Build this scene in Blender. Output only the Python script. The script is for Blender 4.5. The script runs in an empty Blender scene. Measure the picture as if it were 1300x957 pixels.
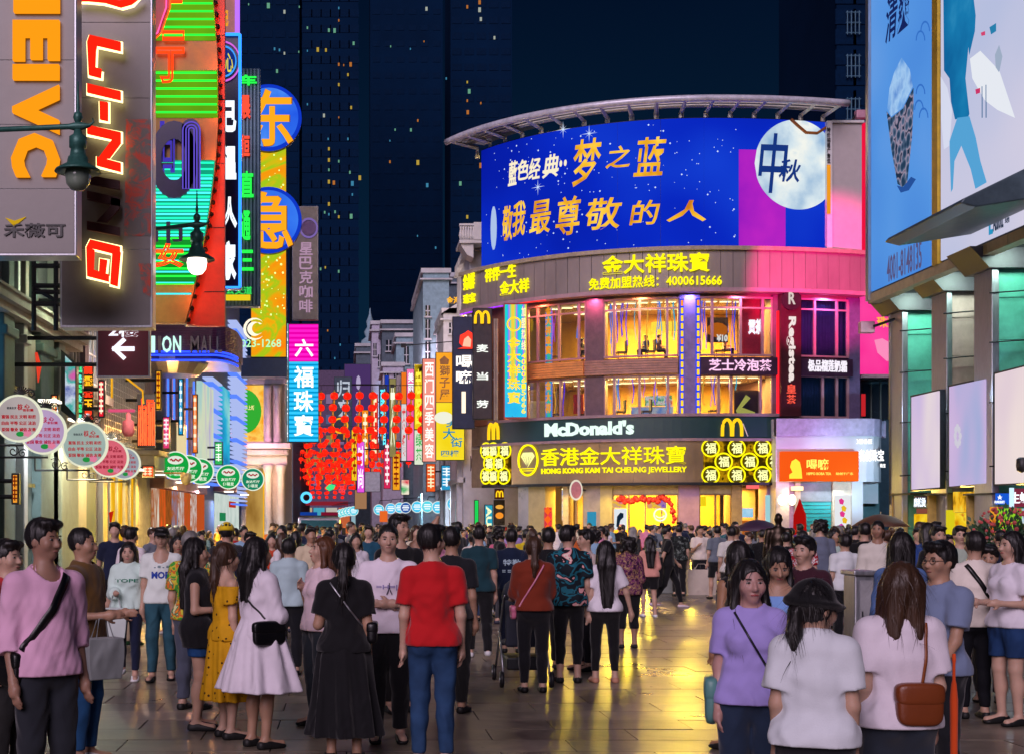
import bpy, math, random
import numpy as np
from mathutils import Vector, Matrix
from mathutils.bvhtree import BVHTree

scene = bpy.context.scene
COL = scene.collection
random.seed(7)
R_ = math.radians

# ------------------------------------------------------------------ camera, world, sun, exposure
FPX, CX, HY, CH = 1300 * 50 / 36, 440.0, 664.0, 1.78      # focal length in photo pixels, vanishing point, eye height
cam_d = bpy.data.cameras.new('camera')
cam = bpy.data.objects.new('camera', cam_d)
COL.objects.link(cam)
cam.location = (0, 0, CH)
cam.rotation_euler = (R_(90), 0, 0)
cam_d.lens = 50
cam_d.sensor_width = 36
cam_d.shift_x = (650 - CX) / 1300
cam_d.shift_y = (HY - 478.5) / 1300
cam_d.clip_start = 0.1
cam_d.clip_end = 3000
scene.camera = cam

world = bpy.data.worlds.new('World')
scene.world = world
world.use_nodes = True
wn, wl = world.node_tree.nodes, world.node_tree.links
wn.clear()
w_out = wn.new('ShaderNodeOutputWorld')
w_bg = wn.new('ShaderNodeBackground')
w_tc = wn.new('ShaderNodeTexCoord')
w_sep = wn.new('ShaderNodeSeparateXYZ')
w_rmp = wn.new('ShaderNodeValToRGB')
w_rmp.color_ramp.elements[0].color = (0.0030, 0.020, 0.046, 1)
w_rmp.color_ramp.elements[0].position = 0.0
w_rmp.color_ramp.elements[1].color = (0.0008, 0.0052, 0.0185, 1)
w_rmp.color_ramp.elements[1].position = 0.34
wl.new(w_tc.outputs['Generated'], w_sep.inputs[0])
wl.new(w_sep.outputs['Z'], w_rmp.inputs[0])
wl.new(w_rmp.outputs[0], w_bg.inputs[0])
wl.new(w_bg.outputs[0], w_out.inputs[0])
w_bg.inputs[1].default_value = 1.0

# the wide soft city glow over the street
sun_d = bpy.data.lights.new('sun', 'SUN')
sun_d.energy = 1.9
sun_d.angle = R_(38)
sun_d.color = (1.0, 0.79, 0.96)
sun = bpy.data.objects.new('sun', sun_d)
sun.rotation_euler = (R_(62), 0, R_(-20))
COL.objects.link(sun)

scene.view_settings.view_transform = 'Standard'
scene.view_settings.look = 'None'
scene.view_settings.exposure = 0.12
scene.view_settings.gamma = 1.0
scene.view_settings.use_curve_mapping = False
scene.render.engine = 'CYCLES'
cy = scene.cycles
cy.use_denoising = True
cy.max_bounces = 5
cy.diffuse_bounces = 2
cy.glossy_bounces = 3
cy.transmission_bounces = 3
cy.transparent_max_bounces = 8
cy.sample_clamp_indirect = 4.0
cy.sample_clamp_direct = 0.0
cy.caustics_reflective = False
cy.caustics_refractive = False

# ------------------------------------------------------------------ geometry of the picture
def PX(px, D): return (px - CX) / FPX * D
def PZ(py, D): return CH + (HY - py) / FPX * D
def PT(px, py, D): return Vector((PX(px, D), D, PZ(py, D)))

# ------------------------------------------------------------------ colours and materials
def lin(c):
    if isinstance(c, str):
        c = c.lstrip('#')
        c = [int(c[i:i + 2], 16) / 255 for i in (0, 2, 4)]
    else:
        return tuple(c)
    return tuple(v / 12.92 if v <= 0.04045 else ((v + 0.055) / 1.055) ** 2.4 for v in c)

_mats = {}
def nodes_of(m):
    m.use_nodes = True
    return m.node_tree.nodes, m.node_tree.links

def mat(name, col, rough=0.6, metal=0.0, noise=0.25, scale=3.0, bump=0.0, bscale=40.0, spec=0.5, stretch=None, coat=0.0):
    """Principled surface, colour varied by two octaves of noise, optional fine relief."""
    if name in _mats: return _mats[name]
    m = bpy.data.materials.new(name)
    N, L = nodes_of(m)
    b = N['Principled BSDF']
    c = lin(col)
    b.inputs['Roughness'].default_value = rough
    b.inputs['Metallic'].default_value = metal
    b.inputs['Specular IOR Level'].default_value = spec
    b.inputs['Coat Weight'].default_value = coat
    tc = N.new('ShaderNodeTexCoord')
    src = tc.outputs['Object']
    if stretch:
        mp = N.new('ShaderNodeMapping')
        mp.inputs['Scale'].default_value = stretch
        L.new(src, mp.inputs[0]); src = mp.outputs[0]
    if noise:
        n = N.new('ShaderNodeTexNoise')
        n.inputs['Scale'].default_value = scale
        n.inputs['Detail'].default_value = 6
        n.inputs['Roughness'].default_value = 0.65
        L.new(src, n.inputs['Vector'])
        r = N.new('ShaderNodeValToRGB')
        r.color_ramp.elements[0].position = 0.28
        r.color_ramp.elements[1].position = 0.72
        r.color_ramp.elements[0].color = tuple(v * (1 - noise) for v in c) + (1,)
        r.color_ramp.elements[1].color = tuple(min(1, v * (1 + noise)) for v in c) + (1,)
        L.new(n.outputs[0], r.inputs[0])
        L.new(r.outputs[0], b.inputs['Base Color'])
        mr = N.new('ShaderNodeMapRange')
        mr.inputs['To Min'].default_value = max(0.02, rough - 0.12)
        mr.inputs['To Max'].default_value = min(1, rough + 0.12)
        L.new(n.outputs[0], mr.inputs[0])
        L.new(mr.outputs[0], b.inputs['Roughness'])
    else:
        b.inputs['Base Color'].default_value = c + (1,)
    if bump:
        n2 = N.new('ShaderNodeTexNoise')
        n2.inputs['Scale'].default_value = bscale
        n2.inputs['Detail'].default_value = 4
        L.new(src, n2.inputs['Vector'])
        bp = N.new('ShaderNodeBump')
        bp.inputs['Strength'].default_value = bump
        bp.inputs['Distance'].default_value = 0.02
        L.new(n2.outputs[0], bp.inputs['Height'])
        L.new(bp.outputs[0], b.inputs['Normal'])
    _mats[name] = m
    return m

def glow(col, k=1.0, small=False, mott=0.0):
    """A lit sign face, tube or lamp: gives off light of one colour (mott: uneven backlight)."""
    key = ('glow', str(col), k, small, mott)
    if key in _mats: return _mats[key]
    m = bpy.data.materials.new('glow')
    N, L = nodes_of(m)
    N.remove(N['Principled BSDF'])
    out = N['Material Output']
    e = N.new('ShaderNodeEmission')
    e.inputs[0].default_value = lin(col) + (1,)
    e.inputs[1].default_value = k
    if mott:
        tc = N.new('ShaderNodeTexCoord')
        n = N.new('ShaderNodeTexNoise'); n.inputs['Scale'].default_value = 1.1; n.inputs['Detail'].default_value = 3
        L.new(tc.outputs['Object'], n.inputs['Vector'])
        mr = N.new('ShaderNodeMapRange')
        mr.inputs['From Min'].default_value = 0.3; mr.inputs['From Max'].default_value = 0.7
        mr.inputs['To Min'].default_value = k * (1 - mott); mr.inputs['To Max'].default_value = k * (1 + mott)
        L.new(n.outputs[0], mr.inputs[0]); L.new(mr.outputs[0], e.inputs[1])
    L.new(e.outputs[0], out.inputs[0])
    if small: m.cycles.emission_sampling = 'NONE'
    _mats[key] = m
    return m

def glow_ramp(name, stops, k=1.0, kind='noise', scale=1.0, axis='Z', detail=4, stretch=None, ddist=0.0):
    """An LED screen or printed, backlit face: colours by a noise / wave / voronoi pattern of the face itself."""
    if name in _mats: return _mats[name]
    m = bpy.data.materials.new(name)
    N, L = nodes_of(m)
    N.remove(N['Principled BSDF'])
    out = N['Material Output']
    e = N.new('ShaderNodeEmission'); e.inputs[1].default_value = k
    tc = N.new('ShaderNodeTexCoord'); src = tc.outputs['Object']
    if stretch:
        mp = N.new('ShaderNodeMapping'); mp.inputs['Scale'].default_value = stretch
        L.new(src, mp.inputs[0]); src = mp.outputs[0]
    if kind == 'noise':
        t = N.new('ShaderNodeTexNoise'); t.inputs['Scale'].default_value = scale; t.inputs['Detail'].default_value = detail
        t.inputs['Distortion'].default_value = ddist
        o = t.outputs[0]
    elif kind == 'wave':
        t = N.new('ShaderNodeTexWave'); t.inputs['Scale'].default_value = scale; t.bands_direction = axis
        t.inputs['Distortion'].default_value = ddist
        o = t.outputs['Fac']
    else:
        t = N.new('ShaderNodeTexVoronoi'); t.inputs['Scale'].default_value = scale
        o = t.outputs['Distance']
    L.new(src, t.inputs['Vector'])
    r = N.new('ShaderNodeValToRGB')
    el = r.color_ramp.elements
    while len(el) < len(stops): el.new(0.5)
    for i, (p, c) in enumerate(stops):
        el[i].position = p; el[i].color = lin(c) + (1,)
    L.new(o, r.inputs[0]); L.new(r.outputs[0], e.inputs[0]); L.new(e.outputs[0], out.inputs[0])
    _mats[name] = m
    return m

def glass(name='pane_glass', tint=(0.9, 0.95, 1.0), refl=0.10):
    if name in _mats: return _mats[name]
    m = bpy.data.materials.new(name)
    N, L = nodes_of(m)
    N.remove(N['Principled BSDF'])
    out = N['Material Output']
    t = N.new('ShaderNodeBsdfTransparent'); t.inputs[0].default_value = tint + (1,)
    g = N.new('ShaderNodeBsdfGlossy'); g.inputs['Roughness'].default_value = 0.04
    mx = N.new('ShaderNodeMixShader')
    fr = N.new('ShaderNodeLayerWeight'); fr.inputs[0].default_value = 0.35
    ad = N.new('ShaderNodeMath'); ad.operation = 'MULTIPLY_ADD'; ad.inputs[1].default_value = 0.6; ad.inputs[2].default_value = refl
    L.new(fr.outputs['Fresnel'], ad.inputs[0]); L.new(ad.outputs[0], mx.inputs[0])
    L.new(t.outputs[0], mx.inputs[1]); L.new(g.outputs[0], mx.inputs[2]); L.new(mx.outputs[0], out.inputs[0])
    _mats[name] = m
    return m

def by_object(name, rough=0.8, kind='plain', cols=None, scale=20.0, bump=0.25, bscale=120.0, sheen=0.0, spec=0.3, var=0.18, fold=0.0, strand=None):
    """Cloth, skin or hair whose base colour is the object's own colour (obj.color)."""
    if name in _mats: return _mats[name]
    m = bpy.data.materials.new(name)
    N, L = nodes_of(m)
    b = N['Principled BSDF']
    b.inputs['Roughness'].default_value = rough
    b.inputs['Specular IOR Level'].default_value = spec
    b.inputs['Sheen Weight'].default_value = sheen
    oi = N.new('ShaderNodeObjectInfo')
    tc = N.new('ShaderNodeTexCoord')
    n = N.new('ShaderNodeTexNoise'); n.inputs['Scale'].default_value = 7; n.inputs['Detail'].default_value = 5
    L.new(tc.outputs['Object'], n.inputs['Vector'])
    mr = N.new('ShaderNodeMapRange'); mr.inputs['From Min'].default_value = 0.25; mr.inputs['From Max'].default_value = 0.75
    mr.inputs['To Min'].default_value = 1 - var; mr.inputs['To Max'].default_value = 1 + var * 0.6
    L.new(n.outputs[0], mr.inputs[0])
    mul = N.new('ShaderNodeMix'); mul.data_type = 'RGBA'; mul.blend_type = 'MULTIPLY'; mul.inputs['Factor'].default_value = 1
    src = oi.outputs['Color']
    if kind == 'voronoi' or kind == 'noise':
        if kind == 'voronoi':
            t = N.new('ShaderNodeTexVoronoi'); t.inputs['Scale'].default_value = scale; to = t.outputs['Distance']
        else:
            t = N.new('ShaderNodeTexNoise'); t.inputs['Scale'].default_value = scale; t.inputs['Detail'].default_value = 2; t.inputs['Distortion'].default_value = 0.8
            to = t.outputs[0]
        L.new(tc.outputs['Object'], t.inputs['Vector'])
        r = N.new('ShaderNodeValToRGB'); el = r.color_ramp.elements; r.color_ramp.interpolation = 'CONSTANT'
        while len(el) < len(cols): el.new(0.5)
        for i, (p, c) in enumerate(cols):
            el[i].position = p; el[i].color = lin(c) + (1,)
        L.new(to, r.inputs[0]); src = r.outputs[0]
    L.new(src, mul.inputs['A']); L.new(mr.outputs[0], mul.inputs['B'])
    L.new(mul.outputs['Result'], b.inputs['Base Color'])
    if bump:
        n2 = N.new('ShaderNodeTexNoise'); n2.inputs['Scale'].default_value = bscale; n2.inputs['Detail'].default_value = 3
        vec = tc.outputs['Object']
        if strand:
            mp = N.new('ShaderNodeMapping'); mp.inputs['Scale'].default_value = strand; L.new(vec, mp.inputs[0]); vec = mp.outputs[0]
        L.new(vec, n2.inputs['Vector'])
        bp = N.new('ShaderNodeBump'); bp.inputs['Strength'].default_value = bump; bp.inputs['Distance'].default_value = 0.004
        L.new(n2.outputs[0], bp.inputs['Height']); L.new(bp.outputs[0], b.inputs['Normal'])
        if fold:      # creases of hanging cloth
            mp = N.new('ShaderNodeMapping'); mp.inputs['Scale'].default_value = (1.0, 1.0, 0.55); mp.inputs['Rotation'].default_value = (.5, .35, 0); L.new(tc.outputs['Object'], mp.inputs[0])
            n4 = N.new('ShaderNodeTexNoise'); n4.noise_type = 'RIDGED_MULTIFRACTAL'; n4.inputs['Scale'].default_value = 5.5; n4.inputs['Detail'].default_value = 2; n4.inputs['Distortion'].default_value = 1.3
            L.new(mp.outputs[0], n4.inputs['Vector'])
            b4 = N.new('ShaderNodeBump'); b4.inputs['Strength'].default_value = fold; b4.inputs['Distance'].default_value = 0.05
            L.new(n4.outputs[0], b4.inputs['Height']); L.new(bp.outputs[0], b4.inputs['Normal']); L.new(b4.outputs[0], b.inputs['Normal'])
    _mats[name] = m
    return m

# ------------------------------------------------------------------ mesh builder and object helpers
class MB:
    def __init__(self): self.v = []; self.f = []
    def add(self, vs, fs):
        o = len(self.v); self.v += [tuple(p) for p in vs]; self.f += [tuple(i + o for i in f) for f in fs]; return self
    def box(self, x0, x1, y0, y1, z0, z1):
        x0, x1 = min(x0, x1), max(x0, x1); y0, y1 = min(y0, y1), max(y0, y1); z0, z1 = min(z0, z1), max(z0, z1)
        return self.add([(x0, y0, z0), (x1, y0, z0), (x1, y1, z0), (x0, y1, z0), (x0, y0, z1), (x1, y0, z1), (x1, y1, z1), (x0, y1, z1)],
                 [(0, 3, 2, 1), (4, 5, 6, 7), (0, 1, 5, 4), (1, 2, 6, 5), (2, 3, 7, 6), (3, 0, 4, 7)])
    def slab(self, a, b, z0, z1, n, t):
        """vertical slab over the ground segment a-b, thickness t along n (2-d), between z0 and z1"""
        ax, ay = a; bx, by = b; nx, ny = n[0] * t, n[1] * t
        pts = [(ax, ay), (bx, by), (bx + nx, by + ny), (ax + nx, ay + ny)]
        return self.prism(pts, z0, z1)
    def prism(self, pts, z0, z1):
        n = len(pts)
        area = sum(pts[i][0] * pts[(i + 1) % n][1] - pts[(i + 1) % n][0] * pts[i][1] for i in range(n))
        if area < 0: pts = pts[::-1]
        vs = [(p[0], p[1], z0) for p in pts] + [(p[0], p[1], z1) for p in pts]
        fs = [tuple(range(n - 1, -1, -1)), tuple(range(n, 2 * n))] + [(i, (i + 1) % n, n + (i + 1) % n, n + i) for i in range(n)]
        return self.add(vs, fs)
    def face_y(self, pts, y0, y1):
        """extrude a polygon of (x, z) from y0 (front, nearer) to y1"""
        n = len(pts)
        area = sum(pts[i][0] * pts[(i + 1) % n][1] - pts[(i + 1) % n][0] * pts[i][1] for i in range(n))
        if area < 0: pts = pts[::-1]
        vs = [(p[0], y0, p[1]) for p in pts] + [(p[0], y1, p[1]) for p in pts]
        fs = [tuple(range(n)), tuple(range(2 * n - 1, n - 1, -1))] + [((i + 1) % n, i, n + i, n + (i + 1) % n) for i in range(n)]
        return self.add(vs, fs)
    def disc_y(self, x, z, r, y0, y1, n=28, rz=None):
        rz = rz or r
        return self.face_y([(x + r * math.cos(2 * math.pi * i / n), z + rz * math.sin(2 * math.pi * i / n)) for i in range(n)], y0, y1)
    def ring_y(self, x, z, r0, r1, y0, y1, n=32, k=1.0):
        vs, fs = [], []
        for i in range(n):
            a = 2 * math.pi * i / n; c, s = math.cos(a), math.sin(a) * k
            vs += [(x + r0 * c, y0, z + r0 * s), (x + r1 * c, y0, z + r1 * s), (x + r1 * c, y1, z + r1 * s), (x + r0 * c, y1, z + r0 * s)]
        for i in range(n):
            a, b = 4 * i, 4 * ((i + 1) % n)
            for j in range(4):
                fs.append((a + j, a + (j + 1) % 4, b + (j + 1) % 4, b + j))
        return self.add(vs, fs)
    def lathe(self, prof, c=(0, 0, 0), n=16, axis='z'):
        vs, fs = [], []
        for (r, h) in prof:
            for i in range(n):
                a = 2 * math.pi * i / n
                x, y, z = r * math.cos(a), r * math.sin(a), h
                if axis == 'y': x, y, z = x, z, y
                if axis == 'x': x, y, z = z, x, y
                vs.append((c[0] + x, c[1] + y, c[2] + z))
        for k in range(len(prof) - 1):
            for i in range(n):
                j = (i + 1) % n
                fs.append((k * n + i, k * n + j, (k + 1) * n + j, (k + 1) * n + i))
        if prof[0][0] > 1e-4: fs.append(tuple(range(n - 1, -1, -1)))
        if prof[-1][0] > 1e-4: fs.append(tuple((len(prof) - 1) * n + i for i in range(n)))
        return self.add(vs, fs)
    def tube(self, path, r, n=8, closed=False):
        path = [Vector(p) for p in path]
        m = len(path); vs, fs = [], []
        rs = r if isinstance(r, (list, tuple)) else [r] * m
        up = Vector((0, 0, 1))
        for i, p in enumerate(path):
            if closed: d = path[(i + 1) % m] - path[i - 1]
            else: d = path[min(i + 1, m - 1)] - path[max(i - 1, 0)]
            d = d.normalized() if d.length > 1e-9 else Vector((0, 0, 1))
            ref = up if abs(d.z) < 0.93 else Vector((0, 1, 0))
            a = d.cross(ref).normalized(); b = a.cross(d)
            for k in range(n):
                t = 2 * math.pi * k / n
                vs.append(p + (a * math.cos(t) + b * math.sin(t)) * rs[i])
        for i in range(m if closed else m - 1):
            j = (i + 1) % m
            for k in range(n):
                l = (k + 1) % n
                fs.append((i * n + k, j * n + k, j * n + l, i * n + l))
        if not closed:
            fs.append(tuple(range(n))); fs.append(tuple((m - 1) * n + k for k in range(n - 1, -1, -1)))
        return self.add(vs, fs)
    def ball(self, c, r, n=12, m=8):
        rx, ry, rz = r if isinstance(r, (list, tuple)) else (r, r, r)
        vs, fs = [(c[0], c[1], c[2] - rz)], []
        for k in range(1, m):
            t = -math.pi / 2 + math.pi * k / m
            for i in range(n):
                a = 2 * math.pi * i / n
                vs.append((c[0] + rx * math.cos(t) * math.cos(a), c[1] + ry * math.cos(t) * math.sin(a), c[2] + rz * math.sin(t)))
        vs.append((c[0], c[1], c[2] + rz)); top = len(vs) - 1
        for i in range(n):
            j = (i + 1) % n
            fs.append((0, 1 + j, 1 + i)); fs.append((top, 1 + (m - 2) * n + i, 1 + (m - 2) * n + j))
            for k in range(m - 2):
                fs.append((1 + k * n + i, 1 + k * n + j, 1 + (k + 1) * n + j, 1 + (k + 1) * n + i))
        return self.add(vs, fs)
    def mesh(self, name, smooth=False):
        me = bpy.data.meshes.new(name)
        me.from_pydata(self.v, [], self.f)
        if smooth: me.polygons.foreach_set('use_smooth', [True] * len(me.polygons))
        me.update()
        return me

_off = {}
def link(name, data, parent=None, m=None):
    o = bpy.data.objects.new(name, data)
    COL.objects.link(o)
    if m is not None: data.materials.append(m)
    if parent is not None:
        o.parent = parent
        o.location = -_off.get(parent.name, Vector((0, 0, 0)))
    _off[o.name] = Vector((0, 0, 0))
    return o

def put(name, mb, m, parent=None, smooth=False, bevel=0.0, label=None):
    o = link(name, mb.mesh(name, smooth), parent, m)
    if bevel:
        b = o.modifiers.new('bevel', 'BEVEL'); b.width = bevel; b.segments = 2; b.limit_method = 'ANGLE'
    if label: o['label'] = label
    return o

def tag(o, label, cat, group=None, kind=None):
    o['label'] = label; o['category'] = cat
    if group: o['group'] = group
    if kind: o['kind'] = kind
    return o

def thing(name, label, cat, loc=(0, 0, 0), group=None):
    o = bpy.data.objects.new(name, None)
    COL.objects.link(o)
    o.location = loc; o.empty_display_size = 0.2
    _off[o.name] = Vector(loc)
    return tag(o, label, cat, group)

def struct(name, mb, m, parent=None, smooth=False):
    o = put(name, mb, m, parent, smooth)
    if parent is None: o['kind'] = 'structure'
    return o

# ------------------------------------------------------------------ lettering
_txt = {}
_tsc = bpy.data.scenes.new('lettering_workspace')      # emptied and removed at the end
def text_raw(s, bold=0.0, neon=0.0, res=2, shear=0.0):
    """vertices (x, y, depth) normalised to the unit square by the string's own bounds, and its faces"""
    if any(ord(ch) > 0x2e80 for ch in s): bold = min(bold, .018 if len(s) < 6 else .014)
    key = (s, bold, neon, res, shear)
    if key in _txt: return _txt[key]
    c = bpy.data.curves.new('lettering', 'FONT')
    c.body = s; c.size = 1; c.resolution_u = res; c.offset = bold; c.shear = shear
    if neon:
        c.fill_mode = 'NONE'; c.bevel_depth = neon; c.bevel_resolution = 1
    else:
        c.extrude = 0.5
    o = bpy.data.objects.new('lettering', c)
    _tsc.collection.objects.link(o)
    with bpy.context.temp_override(scene=_tsc, view_layer=_tsc.view_layers[0]):
        dg = bpy.context.evaluated_depsgraph_get()
        me = bpy.data.meshes.new_from_object(o.evaluated_get(dg))
    n = len(me.vertices)
    co = np.empty(n * 3, 'f'); me.vertices.foreach_get('co', co); co = co.reshape(n, 3)
    fs = [tuple(p.vertices) for p in me.polygons]
    bpy.data.objects.remove(o); bpy.data.curves.remove(c); bpy.data.meshes.remove(me)
    lo, hi = co.min(0), co.max(0)
    asp = float((hi[0] - lo[0]) / max(1e-6, hi[1] - lo[1]))
    q = co.copy()
    q[:, 0] = (co[:, 0] - lo[0]) / max(1e-6, hi[0] - lo[0])
    q[:, 1] = (co[:, 1] - lo[1]) / max(1e-6, hi[1] - lo[1])
    if neon: q[:, 2] = co[:, 2]
    _txt[key] = (q, fs, asp)
    return _txt[key]

def text_uv(s, rect, bold=0.012, neon=0.0, rot=0, vertical=False, gap=0.12, shear=0.0, res=2):
    """lettering laid out in a rectangle (u0, v0, u1, v1) with v up: (verts (u, v, depth in -0.5..0.5), faces)"""
    u0, v0, u1, v1 = rect
    V, Fc = [], []
    def place(t, r):
        q, fs, asp = text_raw(t, bold, neon, res, shear)
        p = q.copy()
        if rot == 90: p[:, 0], p[:, 1] = q[:, 1].copy(), 1 - q[:, 0]
        p[:, 0] = r[0] + p[:, 0] * (r[2] - r[0]); p[:, 1] = r[1] + p[:, 1] * (r[3] - r[1])
        o = sum(len(x) for x in V)
        V.append(p); Fc.extend(tuple(i + o for i in f) for f in fs)
    if vertical:
        n = len(s); h = (v1 - v0) / n
        for i, ch in enumerate(s):
            if ch == ' ': continue
            top = v1 - i * h
            place(ch, (u0, top - h * (1 - gap / 2), u1, top - h * gap / 2))
    else:
        place(s, rect)
    return np.concatenate(V), Fc

def letters(parent, s, px, D, m, depth=0.03, off=0.0, name='lettering', **kw):
    """lettering on a camera-facing sign whose face lies at depth D; px = (x0, y0, x1, y1) in photo pixels (y down)"""
    r = (PX(px[0], D), PZ(px[3], D), PX(px[2], D), PZ(px[1], D))
    v, f = text_uv(s, r, **kw)
    neon = kw.get('neon', 0)
    k = (abs(r[2] - r[0]) / max(1, len(s))) if neon else depth
    me = bpy.data.meshes.new(name)
    vs = [(float(a), D - off - (0.0 if neon else depth * 0.5) + float(c) * (k if neon else -depth) , float(b)) for a, b, c in v]
    me.from_pydata(vs, [], f if not neon else f)
    me.update()
    return link(name, me, parent, m)

def lamp(name, kind, loc, energy, col, size=1.0, rot=(0, 0, 0), size_y=None, spot=None, parent=None, spread=None):
    d = bpy.data.lights.new(name, kind)
    d.energy = energy; d.color = lin(col)
    if kind == 'AREA':
        d.size = size
        if size_y: d.shape = 'RECTANGLE'; d.size_y = size_y
        if spread: d.spread = R_(spread)
    elif kind == 'SPOT':
        d.spot_size = R_(spot or 60); d.spot_blend = 0.5; d.shadow_soft_size = size
    else:
        d.shadow_soft_size = size
    o = bpy.data.objects.new(name, d)
    COL.objects.link(o)
    o.location = loc; o.rotation_euler = rot
    if parent is not None:
        o.parent = parent; o.location = Vector(loc) - _off.get(parent.name, Vector((0, 0, 0)))
    return o

# ================================================================== common materials
M_STONE=mat('warm_stone',(0.32,0.29,0.25),0.8,noise=0.3,scale=1.4,bump=0.35,bscale=18)
M_GREYST=mat('grey_stone',(0.20,0.22,0.21),0.8,noise=0.35,scale=1.2,bump=0.35,bscale=18)
M_GREENST=mat('green_grey_render',(0.12,0.17,0.16),0.8,noise=0.35,scale=1.0,bump=0.3,bscale=14)
M_PALE=mat('pale_render',(0.40,0.39,0.37),0.75,noise=0.22,scale=0.9,bump=0.2,bscale=14)
M_DARK=mat('dark_metal',(0.018,0.020,0.024),0.45,0.4,noise=0.3,scale=6)
M_STEEL=mat('brushed_steel',(0.42,0.43,0.46),0.34,0.85,noise=0.2,scale=8,stretch=(4,4,0.4))
M_PANELGREY=mat('sign_grey_metal',(0.175,0.163,0.157),0.42,0.35,noise=0.16,scale=1.1,bump=0.05,bscale=6)
M_GLASS=glass()
M_DGLASS=mat('dark_glass',(0.015,0.022,0.03),0.08,0.0,noise=0.2,scale=1.5,spec=0.9)
M_WHITE=mat('white_paint',(0.72,0.72,0.72),0.55,noise=0.1,scale=2)
M_GREENCAST=mat('green_cast_iron',(0.035,0.13,0.11),0.42,0.3,noise=0.3,scale=14,bump=0.1)
M_BLACK=mat('black_paint',(0.012,0.012,0.014),0.5,noise=0.3,scale=5)
# ================================================================== ground
def ground_material():
 m=bpy.data.materials.new('granite_paving')
 N,L=nodes_of(m);b=N['Principled BSDF']
 tc=N.new('ShaderNodeTexCoord');oi=N.new('ShaderNodeObjectInfo')
 geo=N.new('ShaderNodeNewGeometry')
 n=N.new('ShaderNodeTexNoise');n.inputs['Scale'].default_value=1.7;n.inputs['Detail'].default_value=9;n.inputs['Roughness'].default_value=0.7
 n2=N.new('ShaderNodeTexNoise');n2.inputs['Scale'].default_value=0.22;n2.inputs['Detail'].default_value=4
 n3=N.new('ShaderNodeTexNoise');n3.inputs['Scale'].default_value=55;n3.inputs['Detail'].default_value=3
 for q in(n,n2,n3):L.new(geo.outputs['Position'],q.inputs['Vector'])
 r=N.new('ShaderNodeValToRGB')
 r.color_ramp.elements[0].position=0.3;r.color_ramp.elements[0].color=(0.13,0.108,0.082,1)
 r.color_ramp.elements[1].position=0.72;r.color_ramp.elements[1].color=(0.29,0.245,0.185,1)
 mx=N.new('ShaderNodeMath');mx.operation='MULTIPLY_ADD';mx.inputs[1].default_value=0.34;
 L.new(oi.outputs['Random'],mx.inputs[0]);L.new(n.outputs[0],mx.inputs[2])
 ml=N.new('ShaderNodeMath');ml.operation='SUBTRACT';ml.inputs[1].default_value=0.17
 L.new(mx.outputs[0],ml.inputs[0]);L.new(ml.outputs[0],r.inputs[0])
 n5=N.new('ShaderNodeTexNoise');n5.inputs['Scale'].default_value=0.9;n5.inputs['Detail'].default_value=8;n5.inputs['Roughness'].default_value=0.75;n5.inputs['Distortion'].default_value=0.6
 L.new(geo.outputs['Position'],n5.inputs['Vector'])
 sm=N.new('ShaderNodeMapRange');sm.inputs['From Min'].default_value=0.33;sm.inputs['From Max'].default_value=0.58;sm.inputs['To Min'].default_value=0.42;sm.inputs['To Max'].default_value=1.08
 L.new(n5.outputs[0],sm.inputs[0])
 v6=N.new('ShaderNodeTexVoronoi');v6.inputs['Scale'].default_value=2.3;L.new(geo.outputs['Position'],v6.inputs['Vector'])
 g6=N.new('ShaderNodeMapRange');g6.inputs['From Min'].default_value=0.03;g6.inputs['From Max'].default_value=0.06;g6.inputs['To Min'].default_value=0.45
 L.new(v6.outputs['Distance'],g6.inputs[0])
 m6=N.new('ShaderNodeMath');m6.operation='MULTIPLY';L.new(sm.outputs[0],m6.inputs[0]);L.new(g6.outputs[0],m6.inputs[1])
 sx_=N.new('ShaderNodeMix');sx_.data_type='RGBA';sx_.blend_type='MULTIPLY';sx_.inputs['Factor'].default_value=1
 L.new(r.outputs[0],sx_.inputs['A']);L.new(m6.outputs[0],sx_.inputs['B']);L.new(sx_.outputs['Result'],b.inputs['Base Color'])
 mr=N.new('ShaderNodeMapRange');mr.inputs['From Min'].default_value=0.35;mr.inputs['From Max'].default_value=0.68
 mr.inputs['To Min'].default_value=0.24;mr.inputs['To Max'].default_value=0.46
 ad=N.new('ShaderNodeMath');ad.operation='MULTIPLY_ADD';ad.inputs[1].default_value=0.35
 L.new(n.outputs[0],ad.inputs[0]);
 sc=N.new('ShaderNodeMath');sc.operation='MULTIPLY';sc.inputs[1].default_value=0.65
 L.new(n2.outputs[0],sc.inputs[0]);L.new(sc.outputs[0],ad.inputs[2]);L.new(ad.outputs[0],mr.inputs[0])
 L.new(mr.outputs[0],b.inputs['Roughness'])
 bp=N.new('ShaderNodeBump');bp.inputs['Strength'].default_value=0.12;bp.inputs['Distance'].default_value=0.01
 bm2=N.new('ShaderNodeMath');bm2.operation='MULTIPLY_ADD';bm2.inputs[1].default_value=0.25
 L.new(n3.outputs[0],bm2.inputs[0]);L.new(n.outputs[0],bm2.inputs[2])
 L.new(bm2.outputs[0],bp.inputs['Height']);L.new(bp.outputs[0],b.inputs['Normal'])
 b.inputs['Specular IOR Level'].default_value=0.6
 return m
M_PAVE=ground_material()
M_JOINT=mat('paving_joint',(0.035,0.032,0.03),0.8,noise=0.3)
gr=MB().add([(-400,-60,-0.012),(400,-60,-0.012),(400,1200,-0.012),(-400,1200,-0.012)],[(0,1,2,3)])
ground=struct('ground',gr,M_JOINT)
TW,TD=1.2,0.6
tile=MB().box(-TW/2+.006,TW/2-.006,-TD/2+.006,TD/2-.006,-0.05,0.0).mesh('paving_stone')
tile.materials.append(M_PAVE)
singles,rest=[],MB()
yy,row=9.0,0
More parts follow.
